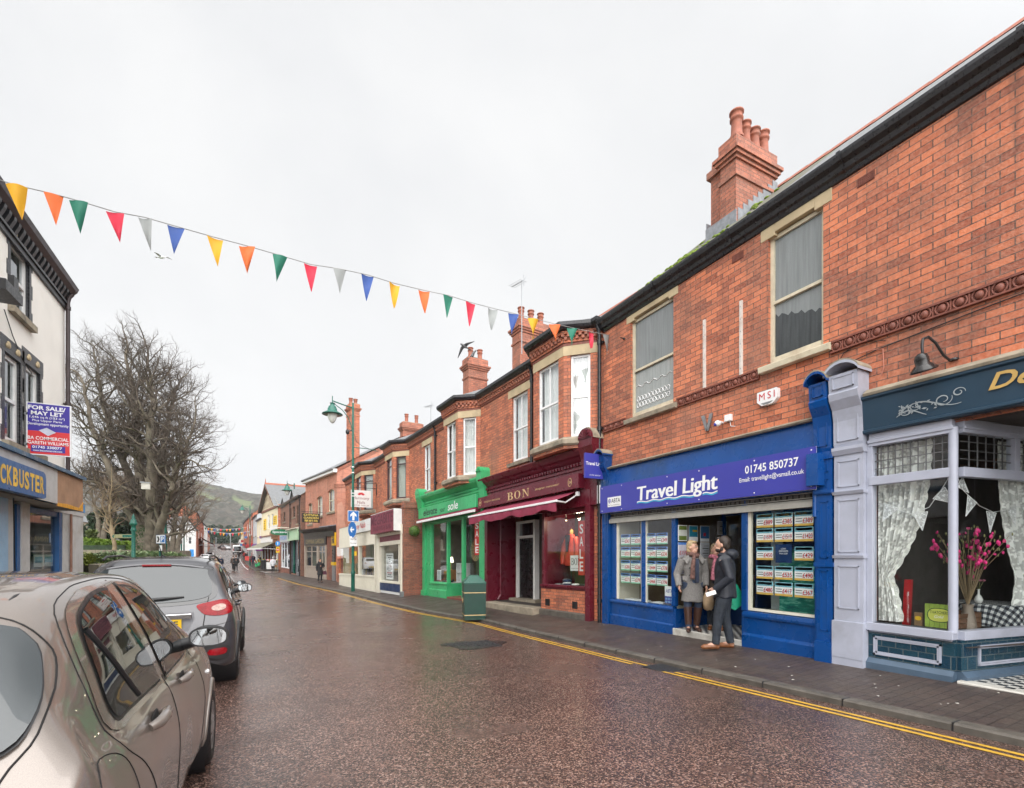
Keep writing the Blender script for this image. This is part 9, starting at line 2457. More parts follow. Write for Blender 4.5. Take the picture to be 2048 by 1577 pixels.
MIC=[(0.0,0.62,0.58,0.6,0.6,0.56,0.5,0.34),(0.05,0.76,0.72,0.74,0.74,0.7,0.62,0.28),(0.13,0.93,0.87,0.9,0.79,0.745,0.655,0.24),(0.24,1.09,0.96,1.04,0.815,0.765,0.65,0.22),(0.4,1.28,0.975,1.19,0.825,0.725,0.6,0.21),(0.58,1.385,0.9799999999999999,1.31,0.83,0.725,0.575,0.21),(0.85,1.445,0.975,1.385,0.82,0.725,0.565,0.21),(1.3,1.475,0.965,1.425,0.8,0.725,0.56,0.21),(1.8,1.47,0.95,1.415,0.8,0.725,0.56,0.21),(2.1,1.415,0.94,1.36,0.8,0.725,0.565,0.21),(2.4,1.28,0.9299999999999999,1.225,0.815,0.725,0.59,0.21),(2.7,1.13,0.94,1.07,0.83,0.725,0.655,0.21),(2.95,0.985,0.925,0.955,0.83,0.725,0.695,0.21),(3.2,0.905,0.885,0.89,0.82,0.74,0.68,0.22),(3.45,0.82,0.77,0.795,0.8,0.71,0.6,0.24),(3.62,0.72,0.66,0.69,0.73,0.63,0.5,0.26),(3.72,0.56,0.52,0.54,0.56,0.48,0.4,0.32)]
c1x,c1y=-.33-.83,1.38
cf1=CarFr((c1x,c1y),road_near(-1.1,c1y)-.01,PI/2,-.030)
c1=Car('parked_hatchback','champagne beige rounded hatchback parked by the empty blue and white shop','car',cf1,MIC,(.54,2.98),.29,CHAMP,10,8)
c1.dx=-.10
for sg in(-1,1):
 RW=[(.78,.985),(.775,1.13),(.86,1.29),(1.04,1.355),(1.18,1.38),(1.32,1.385),(1.355,1.36),(1.54,.985),(1.51,.955),(1.3,.96),(.95,.97)]
 FW=[(1.70,.965),(1.515,1.365),(1.57,1.39),(1.8,1.372),(2.04,1.295),(2.3,1.175),(2.5,1.045),(2.47,.95),(2.1,.942),(1.7,.947)]
 c1.patch('window_surround','side',[(.70,.96),(.70,1.14),(.80,1.315),(1.0,1.39),(1.2,1.414),(1.5,1.425),(1.82,1.40),(2.07,1.325),(2.33,1.205),(2.56,1.07),(2.58,.96),(2.5,.918),(2.1,.912),(1.5,.925),(1.0,.935)],pm('trim_champagne',(.20,.17,.148),.25,.05,9,0,metal=.3,coat=1),sg,.003,smooth=4,rings=10)
 for W_ in(RW,FW):
  c=(sum(p[0]for p in W_)/len(W_),sum(p[1]for p in W_)/len(W_))
  c1.patch('window_rubber','side',[(c[0]+(p[0]-c[0])*1.03,c[1]+(p[1]-c[1])*1.06)for p in W_],BLACK,sg,.006,smooth=4,rings=9)
  c1.patch('side_window','side',W_,CGL,sg,.009,smooth=4,rings=9)
 c1.seam('quarter_bar','side',[(.86,1.27),(.98,1.12),(1.12,.975)],BLACK,.009,sg,eps=.010)
 c1.seam('door_gap','side',[(.655,.97),(.66,1.15),(.77,1.335),(.98,1.405),(1.2,1.430),(1.5,1.44),(1.84,1.415),(2.1,1.338),(2.36,1.215),(2.6,1.07),(2.7,.98)],SEAMM,.002,sg)
 c1.seam('door_gap','side',[(.655,.98),(.70,.89),(.82,.80),(.90,.68),(.94,.5),(.96,.30)],SEAMM,.002,sg)
 c1.seam('door_gap','side',[(1.44,1.43),(1.63,.97),(1.68,.75),(1.66,.5),(1.64,.28)],SEAMM,.002,sg)
 c1.seam('door_gap','side',[(2.60,.95),(2.64,.7),(2.62,.5),(2.52,.28)],SEAMM,.002,sg)
 for hx in(1.06,1.94):
  p,nr=c1.side(hx,.86,sg);dy=sg*.035
  mb=MB(cf1);mb.tube([(hx+.11,p.y+sg*.006,.86),(hx+.09,p.y+dy,.872),(hx,p.y+dy+sg*.006,.872),(hx-.09,p.y+dy,.87),(hx-.12,p.y+sg*.008,.86)],[.012,.019,.021,.022,.015],CHAMP,10);mb.build('door_handle',c1.root)
  mb=MB(cf1);mb.ell((hx+.02,p.y+sg*.002,.868),(.07,.006,.03),SEAMM,12,6);mb.build('handle_recess',c1.root)
 if sg<0:
  c1.seam('fuel_flap','side',[(.42,.93),(.58,.92),(.66,.86),(.66,.75),(.58,.70),(.44,.70),(.36,.76),(.36,.88)],SEAMM,.0018,sg,True)
 p,nr=c1.side(2.78,.73,sg);mb=MB(cf1);mb.ell((2.78,p.y+sg*.004,.73),(.028,.012,.018),UPVC,10,6);mb.build('side_repeater',c1.root)
 mb=MB(cf1);mb.tube([tuple(c1.bvh.ray_cast(Vector((x_,sg*y_,3)),Vector((0,0,-1)))[0])for x_,y_,z_ in((.50,.47,1.30),(.7,.475,1.405),(1.3,.47,1.452),(1.8,.475,1.442),(2.1,.49,1.39))],.0045,BLACK,6);mb.build('roof_channel',c1.root)
for ax in(.54,2.98):c1.arch(ax,.29,CHAMP,.014)
RWN=[(-.64,1.08),(-.615,1.18),(-.565,1.275),(-.46,1.315),(0,1.335),(.46,1.315),(.565,1.275),(.615,1.18),(.64,1.08),(.585,1.02),(.35,.975),(0,.96),(-.35,.975),(-.585,1.02)]
c1.patch('rear_window_rubber','back',[(y*1.008,1.16+(z-1.16)*1.03)for y,z in RWN],BLACK,-1,.010,smooth=4,rings=26)
c1.patch('rear_window','back',RWN,CGR,-1,.020,smooth=4,rings=26)
c1.seam('tailgate_gap','back',[(-.36,1.37),(-.52,1.33),(-.60,1.26),(-.64,1.17),(-.66,1.06),(-.62,.98),(-.60,.85),(-.59,.70)],SEAMM,.0028)
c1.seam('tailgate_gap','back',[(.36,1.37),(.52,1.33),(.60,1.26),(.64,1.17),(.66,1.06),(.62,.98),(.60,.85),(.59,.70)],SEAMM,.0028)
c1.seam('tailgate_gap','back',[(-.36,1.37),(0,1.385),(.36,1.37)],SEAMM,.0028)
for sg in(-1,1):c1.patch('tail_light','back',[(sg*.70,.74),(sg*.73,.66),(sg*.72,.58),(sg*.66,.56),(sg*.65,.70)],pm('tail_red',(.4,.01,.015),.12,.1,coat=1),-1,.01)
c1.mirror(2.42,.985,-1,BPLAST,1.05);c1.mirror(2.42,.985,1,BPLAST,1.05)
CAP=[(0.00,.60,.56,.58,.66,.62,.56,.36),(.05,.78,.74,.76,.80,.76,.70,.30),(.14,.98,.92,.95,.865,.81,.73,.27),(.24,1.13,1.02,1.09,.88,.80,.70,.26),(.40,1.34,1.06,1.27,.885,.79,.665,.25),(.56,1.505,1.075,1.40,.885,.79,.635,.25),(.72,1.555,1.08,1.445,.885,.79,.625,.25),(1.1,1.585,1.075,1.475,.885,.79,.62,.25),(1.6,1.59,1.06,1.485,.885,.79,.62,.25),(2.1,1.565,1.045,1.455,.885,.79,.62,.25),(2.4,1.50,1.03,1.385,.885,.79,.63,.25),(2.75,1.32,1.01,1.23,.885,.79,.67,.25),(3.05,1.13,.985,1.075,.885,.78,.71,.25),(3.4,1.03,.95,1.0,.87,.76,.69,.26),(3.75,.93,.86,.90,.84,.72,.62,.28),(3.98,.78,.70,.74,.76,.64,.5,.30),(4.12,.58,.53,.56,.58,.5,.4,.36)]
c2y=7.02;c2x=-.27-.885
cf2=CarFr((c2x,c2y),road_near(-1.1,c2y)-.01,PI/2,-.026,1.07)
c2=Car('parked_crossover','dark silver grey crossover with black lower trim, parked behind the beige hatchback','car',cf2,CAP,(.74,3.34),.335,GREYP,8,7)
TLR=pm('tail_lens_red',(.24,.003,.008),.25,.25,14,0,spec=.3);TLW=pm('tail_lens_clear',(.42,.26,.22),.25,.35,30,0)
RG=[(-.60,1.10),(-.615,1.2),(-.56,1.36),(-.50,1.43),(0,1.455),(.50,1.43),(.56,1.36),(.615,1.2),(.60,1.10),(.48,1.05),(.25,1.025),(0,1.02),(-.25,1.025),(-.48,1.05)]
c2.patch('rear_surround','back',[(y*1.09,1.23+(z-1.23)*1.12)for y,z in RG],pm('gloss_black',(.012,.012,.014),.1,.1,coat=1),-1,.004,smooth=4,rings=12)
c2.patch('rear_window','back',[(y*.985,1.235+(z-1.235)*.93)for y,z in RG],CGR,-1,.009,smooth=4,rings=12)
c2s=c2.seam('spoiler','back',[(y_*.1,1.475-.055*(y_/5.4)**2)for y_ in range(-5,6)],GREYP,.022,eps=.0,sm=3)
q=c2.back(0,1.465)[0];mb=MB(cf2);mb.box(q.x-.026,q.x,-.15,.15,1.458,1.478,TLR);mb.build('high_brake_light',c2s)
mb=MB(cf2);mb.tube([(c2.back(.10,1.075)[0].x-.025,.10,1.075),(c2.back(-.1,1.085)[0].x-.03,-.1,1.085),(c2.back(-.32,1.10)[0].x-.025,-.32,1.10)],[.022,.017,.008],BPLAST,8);mb.build('rear_wiper',c2.root)
for sg in(-1,1):
 TL=[(sg*.46,.995),(sg*.60,1.03),(sg*.73,1.05),(sg*.79,1.03),(sg*.835,.95),(sg*.815,.895),(sg*.70,.87),(sg*.56,.885),(sg*.49,.935)]
 tl_=c2.patch('tail_light','back',TL,TLR,-1,.008,smooth=4,rings=8,bulge=.012)
 c2.patch('tail_light_lens','back',[(sg*.62,.965),(sg*.70,.995),(sg*.76,.985),(sg*.765,.945),(sg*.70,.92),(sg*.63,.93)],TLW,-1,.022,parent=tl_,smooth=3)
 c2.patch('reflector','back',[(sg*.60,.49),(sg*.76,.505),(sg*.78,.46),(sg*.74,.43),(sg*.60,.43)],TLR,-1,.022,smooth=2)
 SW=[(.50,1.14),(.55,1.27),(.66,1.37),(.95,1.425),(1.4,1.445),(1.9,1.43),(2.2,1.37),(2.5,1.25),(2.78,1.09),(2.74,1.06),(2.2,1.075),(1.4,1.10),(.8,1.12)]
 c2.patch('side_window','side',SW,CGL,sg,.006,smooth=4,rings=10)
 for x0,x1 in((1.02,1.10),(1.86,1.98)):c2.patch('window_pillar','side',[(x0-.03,1.09),(x0+.02,1.44),(x0+.08,1.445),(x0+.06,1.085)],BLACK,sg,.01,smooth=1)
 c2.seam('door_gap','side',[(.96,1.10),(1.0,.8),(1.08,.6),(1.1,.35)],SEAMM,.005,sg);c2.seam('door_gap','side',[(1.92,1.09),(1.93,.7),(1.9,.35)],SEAMM,.005,sg)
 for hx in(1.2,2.08):
  p,nr=c2.side(hx,.93,sg);mb=MB(cf2);mb.tube([(hx+.1,p.y+sg*.01,.93),(hx+.07,p.y+sg*.035,.935),(hx-.07,p.y+sg*.035,.935),(hx-.1,p.y+sg*.01,.93)],.015,GREYP,8);mb.build('door_handle',c2.root)
 c2.patch('sill_trim','side',[(1.12,.30),(1.10,.46),(2.0,.46),(2.94,.44),(2.94,.28),(2.0,.28)],BPLAST,sg,.008,smooth=1)
 mb=MB(cf2);mb.tube([(.62,sg*.56,1.535),(.72,sg*.55,1.575),(1.4,sg*.545,1.60),(2.1,sg*.55,1.575),(2.25,sg*.555,1.53)],.014,BPLAST,6);mb.build('roof_rail',c2.root)
for ax in(.74,3.34):c2.arch(ax,.335,BPLAST,.03)
c2.patch('bumper_trim','back',[(-.70,.36),(-.80,.42),(-.80,.52),(-.62,.555),(-.3,.59),(0,.60),(.3,.59),(.62,.555),(.80,.52),(.80,.42),(.70,.36),(0,.33)],BPLAST,-1,.014,smooth=3,rings=9)
c2.seam('tailgate_gap','back',[(-.58,1.09),(-.55,.9),(-.53,.74),(-.50,.66),(0,.64),(.50,.66),(.53,.74),(.55,.9),(.58,1.09)],SEAMM,.006)
c2.seam('bumper_gap','back',[(-.83,.80),(-.7,.77),(-.54,.75)],SEAMM,.0028);c2.seam('bumper_gap','back',[(.83,.80),(.7,.77),(.54,.75)],SEAMM,.0028)
c2.patch('plate_recess','back',[(-.43,.92),(.33,.92),(.36,.85),(.30,.72),(-.38,.72),(-.44,.85)],pm('recess_grey',(.11,.11,.12),.4,.1),-1,.004,smooth=1,rings=5)
px_=min(c2.back(0,.73)[0].x,c2.back(0,.80)[0].x)
mb=MB(cf2);mb.box(px_-.03,px_-.005,-.42,.32,.86,.915,CHROME);mb.build('chrome_strip',c2.root,bevel=.008)
npt=MB(cf2);npt.box(px_-.022,px_-.01,-.315,.205,.745,.855,pm('plate_yellow',(.70,.45,.01),.35,.03,4,0));npl=npt.build('number_plate',c2.root)
q=MB();q.text('CX60 UNF',0,1,0,1,0,TBLACK,.02)
mb=MB(cf2);mb.mesh([(px_-.0235,.17-.45*p[0],.763+.075*p[2])for p in q.v],q.f,TBLACK);mb.build('plate_lettering',npl)
mb=MB(cf2);bx_=c2.back(0,.955)[0].x;mb.mesh([(bx_-.02,y_,z_)for y_,z_ in((0,1.01),(.045,.955),(0,.90),(-.045,.955))]+[(bx_+.0,y_,z_)for y_,z_ in((0,1.01),(.045,.955),(0,.90),(-.045,.955))],[(0,1,2,3),(0,1,5,4),(1,2,6,5),(2,3,7,6),(3,0,4,7)],CHROME);mb.build('badge',c2.root)
c2.mirror(2.50,1.06,-1,BPLAST,1.0);c2.mirror(2.50,1.06,1,BPLAST,1.0)
mb=MB(cf2);mb.tube([(.9,0,1.575),(.62,0,1.72)],[.008,.004],BLACK,6);mb.ell((.92,0,1.575),(.05,.03,.02),BPLAST,8,5);mb.build('aerial',c2.root)
def simple_car(name,label,p,z,ang,paint,st=MIC,axles=(.54,2.98),wr=.29,wind=True):
 fr=CarFr(p,z,ang);c=Car(name,label,'car',fr,st,axles,wr,paint,3,2)
 zc=st[6][3];zb=st[6][2];xr,xf=st[4][0]+.3,st[-5][0]-.35
 for sg in(-1,1):
  c.patch('side_window','side',[(xr,zb+.05),(xr+.25,zc-.02),(xf-.75,zc-.02),(xf,zb+.05)],CGL,sg,.012,smooth=1,rings=4)
  c.patch('tail_light','back',[(sg*.52,zb-.22),(sg*.70,zb-.2),(sg*.70,zb-.06),(sg*.54,zb-.06)],TLR,-1,.02,smooth=1,rings=3)
  c.patch('headlight','back',[(sg*.40,zb-.32),(sg*.58,zb-.32),(sg*.58,zb-.22),(sg*.42,zb-.20)],TLW,1,.02,smooth=1,rings=3)
 c.patch('rear_window','back',[(-.5,zb+.08),(-.45,zc-.02),(.45,zc-.02),(.5,zb+.08)],CGL,-1,.015,smooth=1,rings=4)
 c.patch('windscreen','back',[(-.58,zb+.12),(-.5,zc-.04),(.5,zc-.04),(.58,zb+.12)],CGL,1,.015,smooth=1,rings=4)
 c.mirror(xf+.05,zb+.03,-1,paint);c.mirror(xf+.05,zb+.03,1,paint)
 fx=c.back(0,.50)[0].x;mb=MB(fr);mb.box(fx-.03,fx-.01,-.26,.26,.46,.57,MATS['plate_yellow']);mb.build('number_plate',c.root)
 return c
SIL=carpaint('silver_paint',(.5,.5,.51),.5);WHT=carpaint('white_car_paint',(.75,.75,.75),0.0);DRK=carpaint('dark_paint',(.03,.033,.04),.3);SIX=carpaint('bronze_paint',(.13,.115,.10),.5)
def left_lane(y,off):
 best=min(range(len(RK)),key=lambda i:abs(depth(*RK[i])-y));i=max(0,min(len(RK)-2,best));
 j=i+1 if depth(*RK[i])<=y else i-1
 q=(y-depth(*RK[i]))/(depth(*RK[j])-depth(*RK[i]));a,b=kerb_pt(i,RKW[i]-off),kerb_pt(j,RKW[j]-off);p=(a[0]+(b[0]-a[0])*q,a[1]+(b[1]-a[1])*q);k,m=(i,j)if j>i else(j,i)
 d=(RK[m][0]-RK[k][0],RK[m][1]-RK[k][1]);return p,math.atan2(d[1],d[0])
for y,paint,st,lab in((11.6,SIX,MIC,'dark bronze hatchback parked just beyond the grey crossover'),(34,SIL,MIC,'nearest pale silver hatchback in the row up the left kerb'),(41,WHT,MIC,'white hatchback in the row up the left kerb, second in line'),(49,WHT,CAP,'white crossover in the row up the left kerb, behind two hatchbacks'),(66,DRK,MIC,'dark hatchback in the row up the left kerb'),(82,SIL,CAP,'silver crossover far up the left kerb'),(100,WHT,MIC,'small white hatchback farthest up the left kerb')):
 if y<20:p,ang=(-.42-.885,12.6),PI/2
 else:p,ang=left_lane(y,1.15)
 simple_car('parked_car',lab,p,road_z(p[1],.85)-.01,ang,paint,st,(.74,3.34)if st is CAP else(.54,2.98),.335 if st is CAP else.29)
for u,y,ang,paint,lab in((446,164,PI*.5+.55+PI,SIL,'pale car coming down the far end of the street'),(456,172,PI*.5+.9,DRK,'dark car turning at the far end of the street')):
 p=W(u,y);simple_car('distant_car',lab,p,road_z(p[1],.5),ang,paint)
p=W(474.5,126);z=road_z(p[1],.2);vf=CarFr(p,z,PI/2+.05);v=thing('van','white van seen from behind with a black rear, stopped at the top of the street','van',(*p,z))
mb=MB(vf);mb.prism([(0,.35),(4.6,.35),(4.75,.6),(4.7,1.0),(4.1,1.25),(3.5,2.0),(3.2,2.25),(.1,2.3),(0,2.1)],1,-.95,.95,WHT);mb.build('body',v,bevel=.08)
mb=MB(vf);mb.box(-.02,.02,-.82,.82,.75,2.05,CGL);mb.build('rear_doors',v)
for sg in(-1,1):
 mb=MB(vf);mb.box(-.03,.05,sg*.84-.07,sg*.84+.07,.8,1.5,TLR);mb.build('tail_light',v)
 mb=MB(vf);mb.quad((3.0,sg*.955,1.3),(3.9,sg*.955,1.3),(3.4,sg*.955,1.95),(3.0,sg*.955,2.0),CGL);mb.build('side_window',v)
 for ax in(.8,3.8):
  mb=MB(vf);n=18;mb.loft([[(ax+r*cos(2*PI*i/n),yy,.34+r*sin(2*PI*i/n))for i in range(n)]for r,yy in((.2,sg*.98),(.33,sg*.97),(.34,sg*.75))],RUBBER);mb.build('wheel',v)
mb=MB(vf);mb.box(-.03,.0,-.26,.26,.5,.62,MATS['plate_yellow']);mb.build('number_plate',v);mb=MB(vf);mb.box(-.1,.1,-.95,.95,.33,.6,BPLAST);mb.build('bumper',v)
def person(label,p,z,face,h,skin=SKIN,top=None,bottom=None,shoe=None,hair=None,pose=None,coat=False,long=False,near=False,hairlen=0,hood=False,scarf=None,boots=None,group=None,topname='jacket',bulk=1.0,hemz=None):
 """a standing or walking figure; local x = its right, y = forward. Returns (thing, local->world function)"""
 t=thing('person',label,'person',(p[0],p[1],z),group);ca,sa=cos(face),sin(face)
 class PF:
  def pt(s,x,y,zz):return(p[0]+h*(x*sa+y*ca),p[1]+h*(-x*ca+y*sa),z+h*zz)
 pf=PF();J=dict(hip=(0,0,.53),hl=(-.052,0,.515),hr=(.052,0,.515),kl=(-.056,.012,.285),kr=(.056,.012,.285),al=(-.058,-.012,.045),ar=(.058,-.012,.045),fl=(-.066,.085,.016),fr=(.066,.085,.016),ch=(0,.0,.70),nk=(0,.0,.825),hd=(0,.018,.925),sl=(-.108,0,.795),sr=(.108,0,.795),el=(-.135,-.015,.635),er=(.135,-.015,.635),wl=(-.14,.03,.49),wr=(.14,.03,.49),yaw=0)
 if pose:J.update(pose)
 def fin(mb,name,vox,parent=t,sm=6):
  o=mb.build(name,parent);r=o.modifiers.new('r','REMESH');r.mode='VOXEL';r.voxel_size=vox;r.use_smooth_shade=True
  s_=o.modifiers.new('s','SMOOTH');s_.iterations=sm;s_.factor=.5;return o
 V_=.008 if near else.022
 yaw=J['yaw'];hc=Vector(J['hd']);rm=Matrix.Rotation(yaw,3,'Z')
 def H(x,y,zz):v=hc+rm@Vector((x,y,zz));return tuple(v)
 mb=MB(pf);n=10
 def limbs(mb,keys,rad,mat):mb.tube([J[k]if isinstance(k,str)else k for k in keys],rad,mat,n)
 def ball(mb,c,r,mat):mb.ell(c,r if isinstance(r,tuple)else(r,r,r),mat,12,8)
 mb.ell(H(0,.0,.012),(.043,.054,.062),skin,16,10,rm);mb.ell(H(0,.022,-.035),(.032,.036,.034),skin,12,8,rm)
 mb.ell(H(0,.056,-.008),(.0075,.014,.014),skin,8,6,rm);mb.ell(H(0,.046,.022),(.03,.012,.008),skin,8,6,rm);mb.ell(H(0,.05,-.038),(.016,.009,.008),skin,8,6,rm)
 for s_ in(-1,1):mb.ell(H(s_*.043,-.004,-.002),(.006,.013,.018),skin,8,6,rm)
 mb.tube([J['nk'],tuple(Vector(J['nk']).lerp(hc,.5)),H(0,-.008,-.03)],[.034,.030,.030],skin,n)
 mb.tube([J['hip'],(J['hip'][0],J['hip'][1],.60),J['ch'],(J['nk'][0],J['nk'][1],.81)],[.072,.068,.082,.05],skin,12)
 for s_ in 'lr':
  mb.tube([J['ch'],J['s'+s_]],[.07,.042],skin,n);mb.tube([J['s'+s_],J['e'+s_],J['w'+s_]],[.036,.027,.017],skin,n)
  mb.tube([J['hip'],J['h'+s_],J['k'+s_],J['a'+s_]],[.06,.058,.034,.02],skin,n);mb.tube([J['a'+s_],J['f'+s_]],[.022,.017],skin,8)
  e,w=Vector(J['e'+s_]),Vector(J['w'+s_]);d=(w-e).normalized();sd=1 if s_=='r'else-1;sx=d.cross(Vector((0,1,0)));sx=sx.normalized()if sx.length>.1 else Vector((1,0,0));sy=d.cross(sx).normalized()
  mb.ell(tuple(w+d*.024),(.012,.022,.026),skin,10,7)
  if near:
   for k,(off,L)in enumerate(((-.014,.036),(-.005,.042),(.005,.040),(.014,.032))):
    b=w+d*.042+sy*off;mb.tube([tuple(b),tuple(b+d*L*.5-sx*.003*sd),tuple(b+d*L-sx*.012*sd)],[.0052,.005,.004],skin,6)
   b=w+d*.018+sy*-.02;mb.tube([tuple(b),tuple(b-sy*.012+d*.014),tuple(b-sy*.014+d*.03)],[.006,.0055,.0045],skin,6)
 body=fin(mb,'body',V_*(.72 if near else 1),sm=3)
 if near:
  for s_ in(-1,1):
   mb=MB(pf);mb.ell(H(s_*.017,.0515,.010),(.0068,.005,.0042),pm('eye_white',(.55,.52,.5),.3),8,6,rm);mb.ell(H(s_*.017,.0555,.010),(.0032,.0025,.0036),pm('iris',(.03,.025,.02),.2),8,6,rm);mb.build('eye',t)
   mb=MB(pf);mb.tube([H(s_*.008,.056,.024),H(s_*.018,.0555,.027),H(s_*.028,.049,.024)],.0025,hair,5);mb.build('eyebrow',t)
  mb=MB(pf);mb.ell(H(0,.058,-.038),(.013,.004,.0032),pm('lips',(.42,.14,.12),.5),8,5,rm);mb.build('mouth',t)
 mb=MB(pf)
 mb.tube([J['hip'],(J['hip'][0],J['hip'][1],.57)],[.083,.082],bottom,12)
 for s_ in 'lr':mb.tube([J['hip'],J['h'+s_],tuple(Vector(J['h'+s_]).lerp(Vector(J['k'+s_]),.5)),J['k'+s_],tuple(Vector(J['k'+s_]).lerp(Vector(J['a'+s_]),.5)),J['a'+s_]],[.068,.066,.055,.043,.037,.034],bottom,n)
 fin(mb,'trousers',V_,sm=4)
 for s_ in 'lr':
  a,f=Vector(J['a'+s_]),Vector(J['f'+s_]);d=(f-a);d.z=0;d=d.normalized()if d.length>1e-4 else Vector((0,1,0));zf=f.z-.016
  mb=MB(pf);sk=lambda q,w_,zz,hh:mb.ell((a.x+d.x*q,a.y+d.y*q,zz),(w_,w_,hh),shoe,10,6)
  mb.tube([(a.x-d.x*.03,a.y-d.y*.03,zf+.020),(a.x,a.y,zf+.026),(a.x+d.x*.05,a.y+d.y*.05,zf+.022),(a.x+d.x*.10,a.y+d.y*.10,zf+.016),(a.x+d.x*.125,a.y+d.y*.125,zf+.012)],[.02,.026,.025,.024,.012],shoe,10)
  mb.tube([(a.x,a.y,zf+.02),(a.x,a.y,zf+.05)],[.027,.026],shoe,10)
  if boots:mb.tube([(a.x,a.y,zf+.04),tuple(a.lerp(Vector(J['k'+s_]),.5)),tuple(a.lerp(Vector(J['k'+s_]),.93))],[.032,.042,.047],boots,10)
  fin(mb,'boot'if boots else 'shoe',V_*.8,sm=3)
 mb=MB(pf);hem=hemz or(.44 if not long else.33)
 C=J['ch']
 if coat or long:
  rings=[]
  for zz,a,b in((hem,.125 if long else.105,.105 if long else.085),(hem+.08,.115 if long else.10,.095 if long else.08),(.56,.10,.078),(.63,.092,.074),(.70,.104,.078),(.77,.106,.07),(.81,.08,.055),(.83,.05,.042)):
   q=(zz-.53)/.3;cx,cy=J['hip'][0]+(J['nk'][0]-J['hip'][0])*q,J['hip'][1]+(J['nk'][1]-J['hip'][1])*q;rings.append([(cx+a*bulk*cos(2*PI*i/20),cy+b*bulk*sin(2*PI*i/20)*(1 if True else 0),zz+(.012*sin(i*1.7)if zz==hem else 0))for i in range(20)])
  mb.loft(rings,top)
 else:mb.tube([(J['hip'][0],J['hip'][1],.50),(J['hip'][0],J['hip'][1],.60),C,(J['nk'][0],J['nk'][1],.81)],[.09,.084,.10,.055],top,14)
 for s_ in 'lr':
  mb.tube([(C[0],C[1],.745),J['s'+s_]],[.08,.055],top,n);w=Vector(J['w'+s_]);e=Vector(J['e'+s_]);mb.tube([J['s'+s_],J['e'+s_],tuple(w+(w-e).normalized()*.005)],[.05,.042,.032],top,n)
 tp_=fin(mb,topname,V_,sm=5)
 if hood:
  mb=MB(pf);mb.ell((J['nk'][0],J['nk'][1]-.05,.845),(.085,.065,.05),top,14,9);mb.ell((J['nk'][0],J['nk'][1]+.0,.835),(.07,.065,.03),top,14,9);fin(mb,'hood',V_,sm=4)
 if scarf:
  mb=MB(pf);mb.tube([(J['nk'][0]+.055*cos(a),J['nk'][1]+.052*sin(a)+.008,.842+.012*sin(a*2))for a in[i*PI/6 for i in range(13)]],.026,scarf,8);mb.tube([(.0,J['nk'][1]+.06,.83),(.022,J['ch'][1]+.10,.72),(.03,J['ch'][1]+.105,.58)],[.02,.024,.028],scarf,8);fin(mb,'scarf',V_,sm=3)
 if hair:
  mb=MB(pf);mb.ell(H(0,-.016,.032),(.0495,.054,.054),hair,16,10,rm)
  for s_ in(-1,1):mb.ell(H(s_*.036,-.026,.008),(.014,.028,.036),hair,10,7,rm)
  mb.ell(H(0,-.035,-.005),(.04,.03,.05),hair,12,8,rm);mb.ell(H(.01,.034,.060),(.034,.022,.016),hair,10,7,rm)
  if hairlen:mb.ell(H(0,-.032,-.03),(.05,.032,.055*hairlen),hair,12,8,rm)
  fin(mb,'hair',V_*.8,sm=2)
 return t,pf,J,fin
def ang_to(dx,dy):return math.atan2(dy,dx)
WOOL=pm('grey_wool',(.205,.195,.185),.95,.28,60,.5,160);DENIM=pm('blue_denim',(.035,.055,.10),.85,.3,20,.2);BOOT=pm('brown_leather_boot',(.060,.026,.017),.35,.3,14,.1);BLOND=pm('blond_hair',(.42,.31,.17),.6,.4,40,.3,120);DHAIR=pm('dark_brown_hair',(.028,.018,.013),.55,.4,40,.3,120);QUILT=pm('navy_quilted',(.014,.017,.026),.55,.4,30,.8,26);JEANS=pm('charcoal_jeans',(.022,.028,.038),.85,.35,16,.3);TANS=pm('tan_shoe',(.20,.075,.028),.4,.3,20,.1);SCARFC=pm('plum_tan_scarf',(.16,.085,.07),.95,.6,22,.3);PINKS=pm('pink_scarf',(.50,.17,.22),.95,.5,30,.3);PUFF=pm('navy_padded',(.02,.03,.06),.6,.3,12,.3)
wp=(7.06,6.42);WZ=.058
tw,pw,JW,fn=person('woman in a grey wool coat and brown knee boots standing on the travel agent step',wp,WZ,ang_to(-.55,-.83),1.655,SKIN,WOOL,DENIM,BOOT,BLOND,dict(yaw=.8,wr=(.165,.075,.50),er=(.165,-.02,.625),wl=(-.135,.03,.505),el=(-.14,-.02,.645),al=(-.045,-.03,.045),fl=(-.055,.07,.016),ar=(.052,.03,.045),fr=(.075,.12,.016),hd=(.008,.02,.922)),coat=True,long=True,near=True,hairlen=.7,scarf=SCARFC,boots=BOOT,topname='coat')
mb=MB(pw);mb.mesh([(-.045,.086,.80),(.02,.086,.80),(.0,.090,.66),(-.005,.094,.54),(-.045,.094,.54),(-.045,.090,.66)],[(0,1,2,5),(5,2,3,4)],PUFF);o=mb.build('padded_waistcoat',tw);so2=o.modifiers.new('s','SOLIDIFY');so2.thickness=.02
mb=MB(pw);mb.mesh([(-.06,.055,.845),(-.115,.06,.80),(-.08,.095,.745),(-.045,.088,.80)],[(0,1,2,3)],WOOL);mb.mesh([(.06,.055,.845),(.115,.06,.80),(.085,.095,.745),(.05,.088,.80)],[(0,1,2,3)],WOOL);o=mb.build('lapel',tw);so2=o.modifiers.new('s','SOLIDIFY');so2.thickness=.012
mb=MB(pw);mb.mesh([(.075,.093,.60),(.125,.07,.615),(.125,.075,.57),(.08,.098,.555)],[(0,1,2,3)],WOOL);o=mb.build('pocket_flap',tw);so2=o.modifiers.new('s','SOLIDIFY');so2.thickness=.01
for zz in(.70,.62):
 mb=MB(pw);mb.ell((.055,.096,zz),(.009,.005,.009),BLACK,8,5);mb.build('button',tw)
